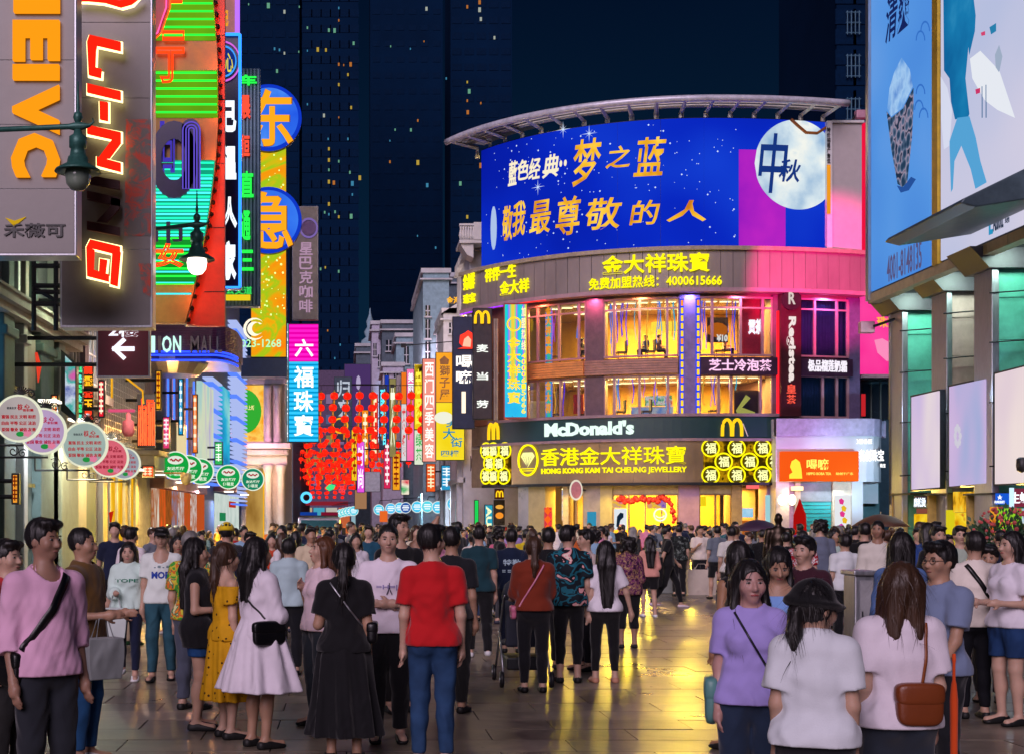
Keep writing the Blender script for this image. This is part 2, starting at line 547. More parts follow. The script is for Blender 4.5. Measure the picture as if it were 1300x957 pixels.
rt=random.Random(3)
while yy<78:
 xx=-9.6+(row%2)*TW/2
 while xx<26:
  px=CX+FPX*xx/yy
  singles.append((yy,xx,-60<px<1360 and yy>10.4))
  xx+=TW
 yy+=TD;row+=1
vis=[t for t in singles if t[2]][:300]
vset=set(vis)
for t in singles:
 dz=rt.uniform(-0.003,0.002)
 if t in vset:
  o=bpy.data.objects.new('paving_stone',tile);COL.objects.link(o)
  o.parent=ground;o.location=(t[1],t[0],dz);o.rotation_euler=(rt.uniform(-.0012,.0012),rt.uniform(-.0012,.0012),0)
 else:
  rest.box(t[1]-TW/2+.006,t[1]+TW/2-.006,t[0]-TD/2+.006,t[0]+TD/2-.006,-0.05,dz)
rs=put('paving_stone',rest,M_PAVE,ground);rs['kind']='stuff'
far_g=MB().add([(-60,78,-0.004),(60,78,-0.004),(60,420,-0.004),(-60,420,-0.004)],[(0,1,2,3)])
far_g.add([(-80,-30,-0.004),(80,-30,-0.004),(80,8.68,-0.004),(-80,8.68,-0.004)],[(0,1,2,3)])
put('paving_surface',far_g,M_PAVE,ground)['kind']='stuff'
# ================================================================== left street front
def LD(px):return-14841.7/(px-495.3)  # depth at which the left street front crosses a photo column
def LX(D):return-7.3+0.0306*(D-30)
def lwall(mb,pa,pb,z0,z1,o0=0.0,o1=-0.3):
 """a slab on the left street front between photo columns pa..pb; o0 = how far it stands out into the street, o1 its back"""
 a,b=LD(pa),LD(pb)
 return mb.prism([(LX(a)+o0,a),(LX(b)+o0,b),(LX(b)+o1,b),(LX(a)+o1,a)],z0,z1)
def lz(px,py):return PZ(py,LD(px))
def building(name,label,pa,pb,z,m):
 D=LD((pa+pb)/2)
 t=thing(name,label,'building',(LX(D)-2,D,0))
 w=MB();lwall(w,pa,pb,0,z,0,-9)
 put('wall',w,m,t)
 return t
def window_grid(t,pa,pb,z0,z1,nx,nz,mglass,mframe,out=0.03,proud=0.07,fw=0.05):
 a,b=LD(pa),LD(pb)
 w=MB();lwall(w,pa,pb,z0,z1,out,out-0.05)
 win=put('window',w,mglass,t)
 f=MB()
 for i in range(nx+1):
  d=a+(b-a)*i/nx
  f.prism([(LX(d)+out-.02,d-fw/2),(LX(d)+proud,d-fw/2),(LX(d)+proud,d+fw/2),(LX(d)+out-.02,d+fw/2)],z0,z1)
 for j in range(nz+1):
  zz=z0+(z1-z0)*j/nz
  f.prism([(LX(a)+out-.02,a),(LX(b)+out-.02,b),(LX(b)+proud-.005,b),(LX(a)+proud-.005,a)],zz-fw/2,zz+fw/2)
 put('frame',f,mframe,win)
 return win
# --- grey stone shop building, nearest on the street front
b1=building('stone_shop_building','grey green stone shop building with pilasters and cornice behind the large hanging signs',-70,88,15,M_GREYST)
pil=M_GREENST
for pa,pb,mm in((-50,-35,M_GREYST),(-8,6,M_GREENST),(18,23,M_PALE),(40,57,M_GREENST),(64,72,M_GREYST)):
 w=MB();lwall(w,pa,pb,0,6.15,0.22,-0.05);lwall(w,pa-1,pb+1,5.7,5.9,0.3,0.0)
 put('pilaster',w,mm,b1,bevel=0.03)
w=MB();lwall(w,-70,88,6.15,6.32,0.35,-0.05);lwall(w,-70,88,6.32,6.5,0.5,-0.05);lwall(w,-70,88,6.5,6.56,0.58,-0.05)
put('cornice',w,M_STONE,b1)
for pa,pb,mm in((2,9,M_GREENST),(14,17,M_WHITE),(24,28,M_STONE),(32,40,M_GREENST),(60,75,M_PALE)):
 w=MB();lwall(w,pa,pb,6.56,14.5,0.16,-0.05)
 put('pilaster',w,mm,b1,bevel=0.02)
for pa,pb in((9.5,13.5),(18,23),(28.5,31.5)):
 window_grid(b1,pa,pb,7.0,10.0,1,3,M_DGLASS,M_DARK)
GLOW_CY=glow('#4ea6d8',0.9)
w=MB();lwall(w,-40,3,4.4,6.0,0.12,0);put('lit_window',w,glow_ramp('cyan_window_glow',[(0.3,'#1d6ca8'),(0.6,'#5fb3e0'),(0.8,'#b36ad0')],0.9,scale=2.5),b1)
for pa,pb in((8,17),(24,38)):
 w=MB();lwall(w,pa,pb,0.05,4.6,0.05,0);put('shop_window',w,mat('shop_glass_grey',(0.16,0.19,0.18),0.12,spec=0.8,noise=0.3,scale=1.2),b1)
 w=MB();lwall(w,pa,pb,4.6,4.75,0.12,0);lwall(w,pa,pb,2.6,2.68,0.12,0.0);put('window_bar',w,M_DARK,b1)
w=MB();lwall(w,64,86,0.0,3.9,0.28,0.0);put('pier',w,mat('pale_green_render',(0.34,0.38,0.30),0.7,noise=0.15),b1,bevel=0.03)
w=MB();lwall(w,25,35,4.8,6.0,0.18,0.0);put('niche_panel',w,M_STONE,b1)
red_cloth=MB()
D=LD(30);red_cloth.tube([(LX(D)+.28,D,5.6),(LX(D)+.32,D+.1,5.3),(LX(D)+.28,D+.2,4.95)],[.03,.06,.01],6)
tag(put('red_pennant',red_cloth,glow('#ff4a30',0.7,True),None,True),'small red pennant hanging on the grey stone wall under the cornice','pennant')
# blue vertical neon characters
nb=thing('neon_sign','small vertical pale blue neon characters on the grey stone pilaster','sign',(LX(34.5)+.3,34.5,4.5))
letters(nb,'宏昌',(49,455,56,485),34.3,glow('#7fd4ff',1.6,True),bold=.02,vertical=True)
letters(nb,'百货',(57,457,63,487),34.6,glow('#6fb4ff',1.5,True),bold=.02,vertical=True)
# calligraphy poster
po=thing('calligraphy_poster','pale blue upright poster with red and black calligraphy on the stone pier','poster',(PX(54,35.6),35.6,1.8))
w=MB().box(PX(45.5,35.5),PX(61,35.5),35.5,35.58,PZ(662,35.5),PZ(607,35.5));put('board',w,glow('#a9c6dc',0.62),po)
letters(po,'口',(48,610,54,630),35.5,glow('#b8402e',0.55,True),bold=.06)
letters(po,'之风',(46.5,633,52,646),35.5,glow('#14202c',0.3,True),vertical=True,bold=.02)
# --- white building with gridded windows
b2=building('white_shop_building','narrow white building with grid windows above yellow glass doors on the left',88.5,124,14,M_PALE)
window_grid(b2,90,98,5.6,9.5,2,5,M_DGLASS,M_WHITE)
window_grid(b2,104,121,5.6,9.5,3,5,mat('pale_blue_glass',(0.35,0.42,0.50),0.15,spec=0.8),M_WHITE)
w=MB();lwall(w,98.5,103,4.2,14,0.2,0);put('purple_pier',w,mat('purple_grey_render',(0.16,0.11,0.15),0.8),b2)
w=MB();lwall(w,88.5,124,5.05,5.3,0.45,0);lwall(w,88.5,124,4.9,5.05,0.3,0);put('cornice',w,M_STONE,b2)
w=MB();lwall(w,89,105,0,4.2,0.1,0);put('door_pier',w,mat('beige_marble',(0.40,0.36,0.32),0.35,noise=0.25,scale=1.5),b2)
w=MB();lwall(w,106,119,0,4.2,0.06,0);put('shutter',w,mat('blue_grey_shutter',(0.07,0.11,0.14),0.5),b2)
# picture box with dark frame
pb_=thing('picture_sign','dark framed box sign with a colourful picture beside the vertical neon strips','sign',(PX(88,33.8),33.8,5))
w=MB().face_y([(PX(77.5,33.6),PZ(444,33.6)),(PX(97,33.6),PZ(462,33.6)),(PX(97,33.6),PZ(536,33.6)),(PX(77.5,33.6),PZ(521,33.6))],33.6,33.9);put('case',w,M_BLACK,pb_)
w=MB().face_y([(PX(83,33.6),PZ(452,33.6)),(PX(95.5,33.6),PZ(464,33.6)),(PX(95.5,33.6),PZ(526,33.6)),(PX(83,33.6),PZ(513,33.6))],33.57,33.6);put('screen',w,glow_ramp('picture_screen',[(0.3,'#3a4fb0'),(0.45,'#d9e4f2'),(0.55,'#30b4a8'),(0.7,'#e060b0')],0.8,scale=2.2),pb_)
def neon_strip(label,px,D,colA,colB,n,seed):
 t=thing('vertical_neon_sign',label,'sign',(PX(px[0],D),D,PZ(px[3],D)))
 put('backing',MB().box(PX(px[0],D),PX(px[2],D),D,D+.08,PZ(px[3],D),PZ(px[1],D)),M_BLACK,t)
 rg=random.Random(seed)
 for k in range(n):
  y0=px[1]+(px[3]-px[1])*k/n;y1=y0+(px[3]-px[1])/n*.82
  letters(t,rg.choice('龍飛鳳舞金玉滿堂福祿壽喜'),(px[0]+.8,y0,px[2]-.8,y1),D,glow(colA if k%2==0 else colB,1.3,True),bold=.02,depth=.05,name='neon_character')
 return t
neon_strip('narrow vertical green neon sign beside the framed picture box',(97.5,463,105,538),35.2,'#3be08a','#57e0c8',6,1)
neon_strip('narrow vertical red and yellow neon sign right of the green one',(106,463,118.5,536),36.0,'#ff3a1c','#ffb020',5,2)
# --- building with the mesh screen, cream canopy and yellow doors
b3=building('canopy_shop_building','shop building with mesh screen, cream canopy and yellow lit glass doors',124.3,190,13,mat('beige_mesh_wall',(0.36,0.33,0.30),0.8,noise=0.25,scale=6,bump=0.5,bscale=9))
w=MB()
for k in range(26):
 d=LD(126)+(LD(178)-LD(126))*k/25
 w.prism([(LX(d)+.10,d-.02),(LX(d)+.15,d-.02),(LX(d)+.15,d+.02),(LX(d)+.10,d+.02)],3.9,7.0)
for k in range(16):
 lwall(w,126,178,3.95+k*.2,3.98+k*.2,0.13,0.08)
put('mesh_screen',w,M_STEEL,b3)
w=MB()
D0,D1=LD(150),LD(188)
w.prism([(LX(D0),D0),(LX(D0)+1.1,D0),(LX(D1)+1.1,D1),(LX(D1),D1)],3.45,3.85)
w.prism([(LX(D0),D0-.1),(LX(D0)+1.25,D0-.1),(LX(D1)+1.25,D1+.1),(LX(D1),D1+.1)],3.85,4.0)
put('canopy',w,mat('cream_canopy',(0.62,0.55,0.38),0.5),b3,bevel=0.02)
GLOW_YEL=glow_ramp('yellow_door_glow',[(0.25,'#d98f10'),(0.5,'#f5b81c'),(0.75,'#ffd860')],0.85,scale=0.9,stretch=(1,1,0.25))
for i,pa in enumerate((124.8,134,143.5,153,160,167)):
 pbx=(133,142.5,152,159,166,172)[i]
 dr=MB();lwall(dr,pa,pbx,0.04,3.2,0.08,0.02)
 d_=put('door',dr,GLOW_YEL if i in(1,2,4)else mat('tan_door',(0.62,0.42,0.17),0.4,noise=0.2),b3)
 fr=MB();lwall(fr,pa-.4,pa+.5,0,3.3,0.14,0.0);put('door_frame',fr,M_STEEL,d_)
w=MB().face_y([(PX(138,39.6),PZ(650,39.6)),(PX(144,39.6),PZ(648,39.6)),(PX(140,39.6),PZ(668,39.6))],39.6,39.65)
tag(put('red_flag',w,glow('#e02a14',0.6,True)),'small red triangular flag in front of the yellow glass doors','flag')
ns=thing('neon_sign','two upright red orange neon characters with long strokes above the cream canopy','sign',(PX(186,41),41,3.5))
put('backing',MB().box(PX(174,41),PX(197,41),41,41.1,PZ(568,41),PZ(500,41)),M_DARK,ns)
letters(ns,'衣服',(175,504,196,566),41,glow('#ff4a22',1.5,True),neon=.035,depth=.05,name='neon_tube')
for k in range(9):
 x=176+k*2.3+(1.5 if k>4 else 0)
 put('neon_tube',MB().tube([PT(x,522-(k%3)*6,40.9),PT(x,565,40.9)],.018,5),glow('#ff6a3a',1.5,True),ns)
# pink string lantern and pink bar
pl=thing('pink_lantern','pale pink hanging lantern on a pink bar under the dark red arrow sign','lantern',PT(163,550,40))
put('bar',MB().tube([PT(118,521,40),PT(171,521,40)],.05,6),glow('#e85a80',0.8,True),pl)
put('shade',MB().lathe([(.02,.55),(.07,.5),(.07,.35),(.16,.3),(.18,0),(.12,-.1),(.1,-.12),(.02,-.12)],PT(163,548,40),14),mat('pink_paper',(0.75,0.2,0.26),0.6),pl,True)
yt=MB().tube([PT(142,478,38),PT(142,505,38)],.03,6).tube([PT(158,478,38),PT(181,496,38),PT(182,512,38)],.03,6)
tag(put('yellow_neon_tube',yt,glow('#f0b020',0.9,True)),'bent yellow neon tube on the mesh screen below the dark red sign','neon tube')
# --- mall front with blue neon
b4=building('mall_building','mall front with blue neon uprights, beige piers and cream window on the left',190.3,248,14,mat('mall_beige',(0.46,0.37,0.28),0.7,noise=0.2))
for k,px in enumerate((200,208,217,225,234,242)):
 w=MB();D=LD(px)
 w.prism([(LX(D),D-.35),(LX(D)+.35,D-.35),(LX(D)+.35,D+.35),(LX(D),D+.35)],3.6,7.2)
 put('pier',w,mat('beige_pier',(0.56,0.42,0.28),0.6,noise=0.2)if k%2 else mat('grey_pier',(0.34,0.36,0.40),0.5),b4,bevel=.03)
 put('neon_tube',MB().tube([(LX(D)+.42,D-.38,3.3),(LX(D)+.42,D-.38,7.4)],.035,6),glow('#3c6cff',1.8,True),b4)
w=MB();lwall(w,196,211,3.6,5.4,0.75,0.36);put('cream_bay',w,mat('cream_bay',(0.6,0.55,0.42),0.6),b4,bevel=.02)
for k in range(4):
 w=MB();lwall(w,197+k*3.5,199.4+k*3.5,3.85,5.2,0.78,0.7);put('window',w,glow('#ffe9b0',0.75),b4)
cols4=['#e8e4d0','#ff5a20','#18281c','#38a0d8','#e0f0f4','#e04a28','#f0f4f4']
for k,c in enumerate(cols4):
 pa=192+k*8;w=MB();lwall(w,pa,pa+6.6,0.1,3.0,0.1,0.0);put('shop_window',w,glow_ramp('mall_shop_%d'%k,[(0.3,c),(0.55,'#a85820'),(0.7,c)],0.85,scale=1.3+.2*k,stretch=(2,2,.6)),b4)
w=MB();lwall(w,190.5,248,3.0,3.35,0.5,0);put('fascia',w,mat('mauve_fascia',(0.30,0.16,0.17),0.6),b4)
# --- louvred LED front
b5=building('louvre_building','building with glowing blue and white louvre strips beside the stone columns',248.3,304,15,mat('blue_wall',(0.05,0.09,0.20),0.6))
M_LOUV=glow('#b8c8ff',.8,True);M_LOUVB=glow('#5a84ff',1.0,True)
for(pa,pb,y0,y1)in((257,270,470,614),(289,303.5,400,640)):
 z0,z1=lz(pa,y1),lz(pa,y0)
 n=int((z1-z0)/0.22)
 for k in range(n):
  w=MB();lwall(w,pa,pb,z0+k*.22,z0+k*.22+.07,.45,.0)
  put('louvre',w,M_LOUV if k%5 else M_LOUVB,b5)
w=MB();lwall(w,271,288,3.9,8.4,0.15,0);put('cyan_panel',w,glow_ramp('cyan_panel',[(0.2,'#1a2a90'),(0.5,'#28b0d8'),(0.8,'#b8f0d0')],0.9,scale=.5,stretch=(.3,.3,1)),b5)
w=MB();lwall(w,240,256.5,3.9,7.6,0.5,0.3);put('pastel_screen',w,glow_ramp('pastel_screen',[(0.25,'#a890e0'),(0.5,'#d8e0c0'),(0.75,'#7ec8d8')],0.85,scale=.7,stretch=(1,1,.35)),b5)
w=MB();lwall(w,271,288,3.3,3.9,0.5,0);put('brown_fascia',w,mat('brown_fascia',(0.22,0.07,0.07),0.6),b5)
w=MB();lwall(w,272,301,0.1,3.2,0.1,0);put('shop_window',w,glow_ramp('white_shop',[(0.3,'#c8dcd4'),(0.6,'#e8f4ec'),(0.75,'#9cc4b0')],0.7,scale=1.0),b5)
w=MB();lwall(w,276,283,1.9,2.3,0.14,0);put('green_print',w,glow('#2a9a60',0.6,True),b5)
w=MB();lwall(w,288,296,2.6,2.9,0.14,0);put('red_print',w,glow('#d83a28',0.6,True),b5)
w=MB();lwall(w,249,256,0.1,3.2,.12,0);put('orange_door',w,glow('#e0602a',0.6),b5)
# --- stone building with columns facing the street
SD=78.0
sb=thing('columned_stone_building','stone building corner with paired columns, cornices and an orange picture window','building',(PX(335,SD),SD+4,0))
def sbox(pa,y0,pb,y1,f=0.0,t=0.6):return MB().box(PX(pa,SD),PX(pb,SD),SD-f,SD-f+t,PZ(y1,SD),PZ(y0,SD))
M_SB=mat('lilac_stone',(0.38,0.34,0.36),0.75,noise=0.2,scale=1.2,bump=0.3,bscale=10)
put('wall',MB().box(PX(300,SD),PX(362,SD),SD,SD+10,0,PZ(452,SD)),M_SB,sb)
for(a,y0,b,y1,f)in((302,470,366,482,.5),(302,482,364,488,.3),(303,563,370,570,.9),(303,570,367,578,.6),(303,578,365,590,.3)):
 put('cornice',sbox(a,y0,b,y1,f,f+.1),M_SB,sb,bevel=.04)
for i in range(13):
 put('dentil',sbox(305+i*4.8,572,307.4+i*4.8,577,.7,.15),M_SB,sb)
for(px,ya,yb,r)in((341,490,562,4.0),(353,490,562,4.0),(341,590,690,5),(357,590,690,5),(309,590,690,4)):
 r_=r/FPX*SD;z0,z1=max(0,PZ(yb,SD)),PZ(ya,SD)
 put('column',MB().lathe([(r_*1.35,z0),(r_*1.35,z0+.25),(r_*1.05,z0+.3),(r_,z0+.8),(r_*.92,z1-.5),(r_*1.0,z1-.45),(r_*1.3,z1-.25),(r_*1.35,z1)],(PX(px,SD),SD-.35,0),18),M_SB,sb,True)
win=put('picture_window',sbox(304,489,335,560,.06,.1),glow_ramp('orange_window',[(0.3,'#e87a10'),(0.5,'#f5a21a'),(0.62,'#ffd060'),(0.7,'#f08010')],0.95,scale=.9),sb)
put('green_balloon',MB().disc_y(PX(310,SD),PZ(522,SD),22/FPX*SD,SD-.16,SD-.1,30,28/FPX*SD),glow('#38b838',0.8,True),win)
letters(win,'春季上新',(306,514,323,520),SD-.16,glow('#fff0a0',.9,True),bold=.02,depth=.03)
put('frame',MB().box(PX(335,SD),PX(337,SD),SD-.2,SD,PZ(560,SD),PZ(489,SD)),M_SB,win)
put('shop_window',sbox(306,594,338,690,.05,.1),glow_ramp('tan_shop',[(0.3,'#a87830'),(0.55,'#e8b860'),(0.75,'#7c5a40')],0.6,scale=.8,stretch=(1,1,.4)),sb)
put('yellow_strip',sbox(334,594,338,690,.12,.1),glow('#f5b820',.9,True),sb)
# ------------------------------------------------------------------ large hanging signs on the left
def panel(name,label,px,D,m,thick=0.35,edge=M_STEEL,cat='sign',bracket=True,seams=0):
 x0,x1,z0,z1=PX(px[0],D),PX(px[2],D),PZ(px[3],D),PZ(px[1],D)
 t=thing(name,label,cat,((x0+x1)/2,D+thick/2,z0))
 put('case',MB().box(x0,x1,D+.02,D+thick,z0,z1),edge,t,bevel=0.015)
 if seams:
  for k in range(seams):
   a=z0+.04+(z1-z0-.08)*k/seams;b=z0+.04+(z1-z0-.08)*(k+1)/seams
   put('face_panel',MB().box(x0+.04,x1-.04,D,D+.03,a+.006,b-.006),m,t)
 else:
  put('face',MB().box(x0+.04,x1-.04,D,D+.03,z0+.04,z1-.04),m,t)
 if bracket:
  for zz in(z0+(z1-z0)*.25,z0+(z1-z0)*.75):
   br=MB().tube([(x0+.05,D+thick/2,zz),(min(x0,LX(D))-.1,D+thick/2,zz)],.05,6)
   put('bracket',br,M_DARK,t)
 return t
s1=panel('hanging_sign','grey hanging sign with large orange letters turned sideways and a small black logo',(-70,-90,97,325),24,M_PANELGREY,0.5,seams=5)
M_ORG=glow('#ff9a14',1.0,True)
for ch,a in(('I',(18.5,-4,76.5,18)),('E',(17.5,28,76.5,79)),('I',(17.5,84,76,103)),('V',(17,110,76,172)),('C',(15.5,171,76.5,226))):
 letters(s1,ch,a,24,M_ORG,depth=.10,bold=.055 if ch!='I' else.05,rot=90)
letters(s1,'禾薇可',(5,284,83,302),24,mat('black_lettering',(0.01,0.01,0.01),.4,noise=0),bold=.03)
put('logo_mark',MB().face_y([(PX(7,24),PZ(277,24)),(PX(18,24),PZ(288,24)),(PX(33,24),PZ(276,24)),(PX(19,24),PZ(281,24))],23.97,24),glow('#e0b020',.7,True),s1)
s2=panel('hanging_sign','grey hanging sign with sideways red letters haloed in white, some unlit',(76,-70,193.5,416),27,M_PANELGREY,0.5,seams=5)
M_RED=glow('#ff2310',1.0,True);M_HALO=glow('#ffe9a0',2.6);M_UNLIT=mat('unlit_red_letter',(0.10,0.012,0.012),.4)
def para(x0,x1,yl,yr,h):  # sideways italic stroke: rising to the left
 return[(x0,yl),(x1,yr),(x1,yr+h),(x0,yl+h)]
def strokes(parent,name,polys,D,m,d0=.10,d1=.05,grow=0.0):
 mb=MB()
 for p in polys:
  cx=sum(a for a,b in p)/len(p);cyy=sum(b for a,b in p)/len(p)
  q=[(a+(grow if a>cx else-grow),b+(grow if b>cyy else-grow))for a,b in p]
  mb.face_y([(PX(a,D),PZ(b,D))for a,b in q],D-d0,D-d1)
 return put(name,mb,m,parent)
LN={'l':[[(114,60),(117,51),(156,60),(156,71),(126,64),(125,70)],[(114,60),(125,64),(124,92),(132,94),(131,105),(116,101)]],'i1':[para(114,156,112,122,11)],'dash':[[(129.5,134.5),(140,136),(140,159),(130,157)]],'n1':[para(114,156,164,173.5,11),[(145,172),(156,175),(156,187),(142,206),(128,206),(146,182)],para(126,156,204,212,11)],'i2':[para(114,155,227,234.5,11)],'n2':[para(114,155,247,256,11),[(144,255),(155,258),(155,269),(139,287),(126,286),(144,266)],para(114,155,285,293,11)],'g':[[(113,318),(118,308),(155,317),(155,328),(124,320)],[(113,318),(123,321),(122,346),(141,352),(141,361),(114,354)],[(146,320),(156,324),(152,367),(143,364)],[(130,332),(139,334),(137,350),(129,348)]],}
for k,polys in LN.items():
 lit=k not in('i2','n2')
 strokes(s2,'letter',polys,27,M_RED if lit else M_UNLIT,.30,.22)
 if lit:strokes(s2,'letter_halo',polys,27,M_HALO,.19,.17,2.0)
sw=[[(100,8),(108,4),(130,3),(155,8),(183,2),(170,12),(156,16),(136,10),(115,8)]]
strokes(s2,'logo_mark',sw,27,M_RED,.30,.22);strokes(s2,'letter_halo',sw,27,M_HALO,.19,.17,2.0)
M_FACE=mat('portrait_print',(0.30,0.10,0.05),.45,noise=0.5,scale=5)
_N,_L=nodes_of(M_FACE)
_r=[n for n in _N if n.type=='VALTORGB'][0].color_ramp
_r.elements[0].position=.42;_r.elements[0].color=(.17,.155,.15,1);_r.elements[1].position=.60;_r.elements[1].color=(.72,.07,.03,1)
_n=[n for n in _N if n.type=='TEX_NOISE'][0];_n.inputs['Scale'].default_value=3.2;_n.inputs['Detail'].default_value=3;_n.inputs['Distortion'].default_value=1.4
strokes(s2,'portrait_print',[[(160,152),(191.5,152),(191.5,300),(158,300)],[(176,335),(191.5,335),(191.5,378),(182,372)]],27,M_FACE,.012,.0)
# open steel frame behind that sign
fr=MB()
for px in(43,71):fr.tube([PT(px,300,29),PT(px,420,29)],.05,4)
for py in(338,363,371,386):fr.tube([PT(41,py,29),PT(76,py,29)],.05,4)
fr.tube([PT(44,366,29),PT(71,382,29)],.04,4)
tag(put('sign_frame',fr,M_BLACK),'black steel ladder frame carrying the sign with red letters','sign frame')
# green oval neon sign with red border
GD=33.0
s3=thing('neon_billboard','tall curved neon sign with green and teal tubes, neon characters and red border','sign',(PX(235,GD),GD,PZ(412,GD)))
def gcurve(py):  # right edge of the curved face
 t=(py-130)/280
 return 277-6*((130-py)/130)**2 if py<130 else 277-42*max(0,t)**1.9
ys=[-40+10*i for i in range(46)]
GB=mat('neon_back_brown',(0.50,0.22,0.04),.5,noise=.2,bump=.0)
put('face',MB().face_y([(PX(150,GD),PZ(y,GD))for y in(410,-40)]+[(PX(gcurve(y),GD),PZ(y,GD))for y in ys],GD,GD+.25),GB,s3)
ge=[(PX(gcurve(y)+.0,GD),PZ(y,GD))for y in ys]
put('red_border',MB().face_y([(PX(284,GD),PZ(-40,GD))]+ge[:]+[(PX(253,GD),PZ(412,GD)),(PX(284,GD),PZ(412,GD))],GD+.26,GD+.5),mat('red_panel',(0.90,0.07,0.02),.5,noise=.15),s3)
for k in range(5):put('border_seam',MB().box(PX(258+(2 if k<4 else 0),GD),PX(283.6,GD),GD+.25,GD+.262,PZ(40+k*82,GD),PZ(40.8+k*82,GD)),M_DARK,s3)
for k in range(7):lamp('border_lamp','POINT',(PX(gcurve(30+k*58)+4,GD),GD-.35,PZ(30+k*58,GD)),9,'#ff6a30',.05,parent=s3)
for y in range(-30,408,15):put('bulb',MB().ball((PX(gcurve(y)+1.5,GD),GD+.2,PZ(y,GD)),.055,8,6),M_BLACK,s3,True)
def tubes(y0,y1,step,col,k=1.6):
 y=y0
 while y<=y1:
  put('neon_tube',MB().tube([(PX(188,GD),GD-.07,PZ(y,GD)),(PX(gcurve(y)-1.5,GD),GD-.07,PZ(y,GD))],.022,6),glow(col,k,True),s3)
  y+=step
GRN,TEA,CYN='#22ff3c','#1ee8a8','#48e8f0'
tubes(-34,46,10,GRN);tubes(94,146,10,GRN)
tubes(208,224,8,TEA);tubes(228,300,9,CYN);tubes(233,296,9,TEA);tubes(304,366,9.5,GRN);tubes(318,376,14,CYN,1.2)
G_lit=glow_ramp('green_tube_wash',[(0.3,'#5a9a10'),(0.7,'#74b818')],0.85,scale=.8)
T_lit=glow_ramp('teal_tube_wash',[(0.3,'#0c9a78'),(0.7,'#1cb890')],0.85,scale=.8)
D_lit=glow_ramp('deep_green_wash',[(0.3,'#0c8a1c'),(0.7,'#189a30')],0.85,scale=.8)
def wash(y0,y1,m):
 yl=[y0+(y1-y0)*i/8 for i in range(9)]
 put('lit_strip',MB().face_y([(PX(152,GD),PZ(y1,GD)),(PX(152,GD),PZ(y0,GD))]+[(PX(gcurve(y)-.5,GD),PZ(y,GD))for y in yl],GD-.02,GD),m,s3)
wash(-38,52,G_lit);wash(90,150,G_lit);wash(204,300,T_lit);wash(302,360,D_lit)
M_NRED=glow('#ff3c12',1.7,True);M_NPUR=glow('#4a3cc0',0.8,True)
for n_,dx in(('neon_tube',0),):
 letters(s3,'丁',(197,60,234,106),GD-.12,M_NRED,neon=.035,name='neon_character')
 letters(s3,'二',(206,-8,234,52),GD-.12,M_NRED,neon=.03,name='neon_character')
 letters(s3,'女',(195,309,233,340),GD-.12,M_NRED,neon=.035,name='neon_character')
 letters(s3,'中',(190,154,222,244),GD-.12,M_NPUR,neon=.03,name='neon_character')
 letters(s3,'中',(192,157,220,241),GD-.06,mat('dark_violet_letter',(0.04,0.03,0.12),.4),bold=.03,name='neon_character')
 letters(s3,'巾',(196,282,232,312),GD-.1,mat('dark_violet_letter',(0.04,0.03,0.12),.4),bold=.03,name='neon_character')
put('neon_oval',MB().ring_y(PX(222,GD),PZ(205,GD),.30,.56,GD-.16,GD-.04,24,1.6),mat('dark_violet_letter',(0.04,0.03,0.12),.4),s3)
pill=[(239+0*i,196)for i in range(0)]
def capsule(cx,y0,y1,r,n=10):
 pts=[(cx+r*math.cos(math.pi*i/n),y0-r*math.sin(math.pi*i/n))for i in range(n+1)]
 return pts+[(cx-r,y1),(cx+r,y1)]
strokes(s3,'neon_pill',[capsule(243,165,242,11.5)],GD,mat('dark_violet_letter',(0.04,0.03,0.12),.4),.16,.04)
for r in(11,7,3.5):
 p=[PT(a,b,GD-.18)for a,b in capsule(243,166,240,r)]
 put('neon_tube',MB().tube(p,.016,5,True),glow('#6a54d8',.9,True),s3)
strokes(s3,'neon_shield',[[(190,-30),(217,-30),(216,10),(205,44),(194,54),(190,54)]],GD,mat('shield_red',(0.5,0.02,0.02),.4),.14,.04)
for g in(0,5):
 put('neon_tube',MB().tube([PT(217-g,-30,GD-.18),PT(216-g,10,GD-.18),PT(205-g,42,GD-.18),PT(194-g*.3,52-g,GD-.18)],.02,5),glow('#ff5a1e' if g==0 else '#ff58a0',1.5,True),s3)
hang=MB()
for py in(20,200,380):hang.tube([PT(160,py,GD+.3),(LX(GD)-.1,GD+.3,PZ(py,GD))],.06,6)
put('bracket',hang,M_DARK,s3)
# dark blue neon sign, salmon sign over it, corrugated sign
s4=panel('neon_sign','dark navy vertical sign with white neon characters and bright blue neon edge',(268,42,306,367),37,mat('navy_sign',(0.006,0.012,0.05),.35),.3)
for x in(304.6,):put('neon_edge',MB().tube([PT(x,44,36.93),PT(x,365,36.93)],.04,6).tube([PT(283,44,36.93),PT(x,44,36.93)],.04,6).tube([PT(283,365,36.93),PT(x,365,36.93)],.03,6),glow('#2a86ff',2.0),s4)
for r,c in((1.0,'#d060d8'),(.78,'#3a9cff')):
 put('emblem_ring',MB().ring_y(PX(283,37),PZ(79,37),.46*r-.03,.46*r,36.93,36.98,28,1.15),glow(c,1.1,True),s4)
put('emblem',MB().disc_y(PX(283,37),PZ(79,37),.33,36.95,36.99,24),glow('#1a3ca0',.6,True),s4)
letters(s4,'心',(286,68,296,92),36.93,glow('#e8d840',1.0,True),bold=.01)
M_NW=glow('#e6f4ff',1.35,True)
for ch,a in(('己',(284,128,300,168)),('温',(282,184,300,230)),('人',(282,250,301,290)),('家',(281,306,300,356))):
 letters(s4,ch,a,37,M_NW,neon=.05,name='neon_character')
s4b=panel('neon_sign','salmon coloured panel with purple neon edges at the top above the navy sign',(272,-60,304,44),39,mat('salmon_panel',(0.50,0.20,0.13),.5),.25)
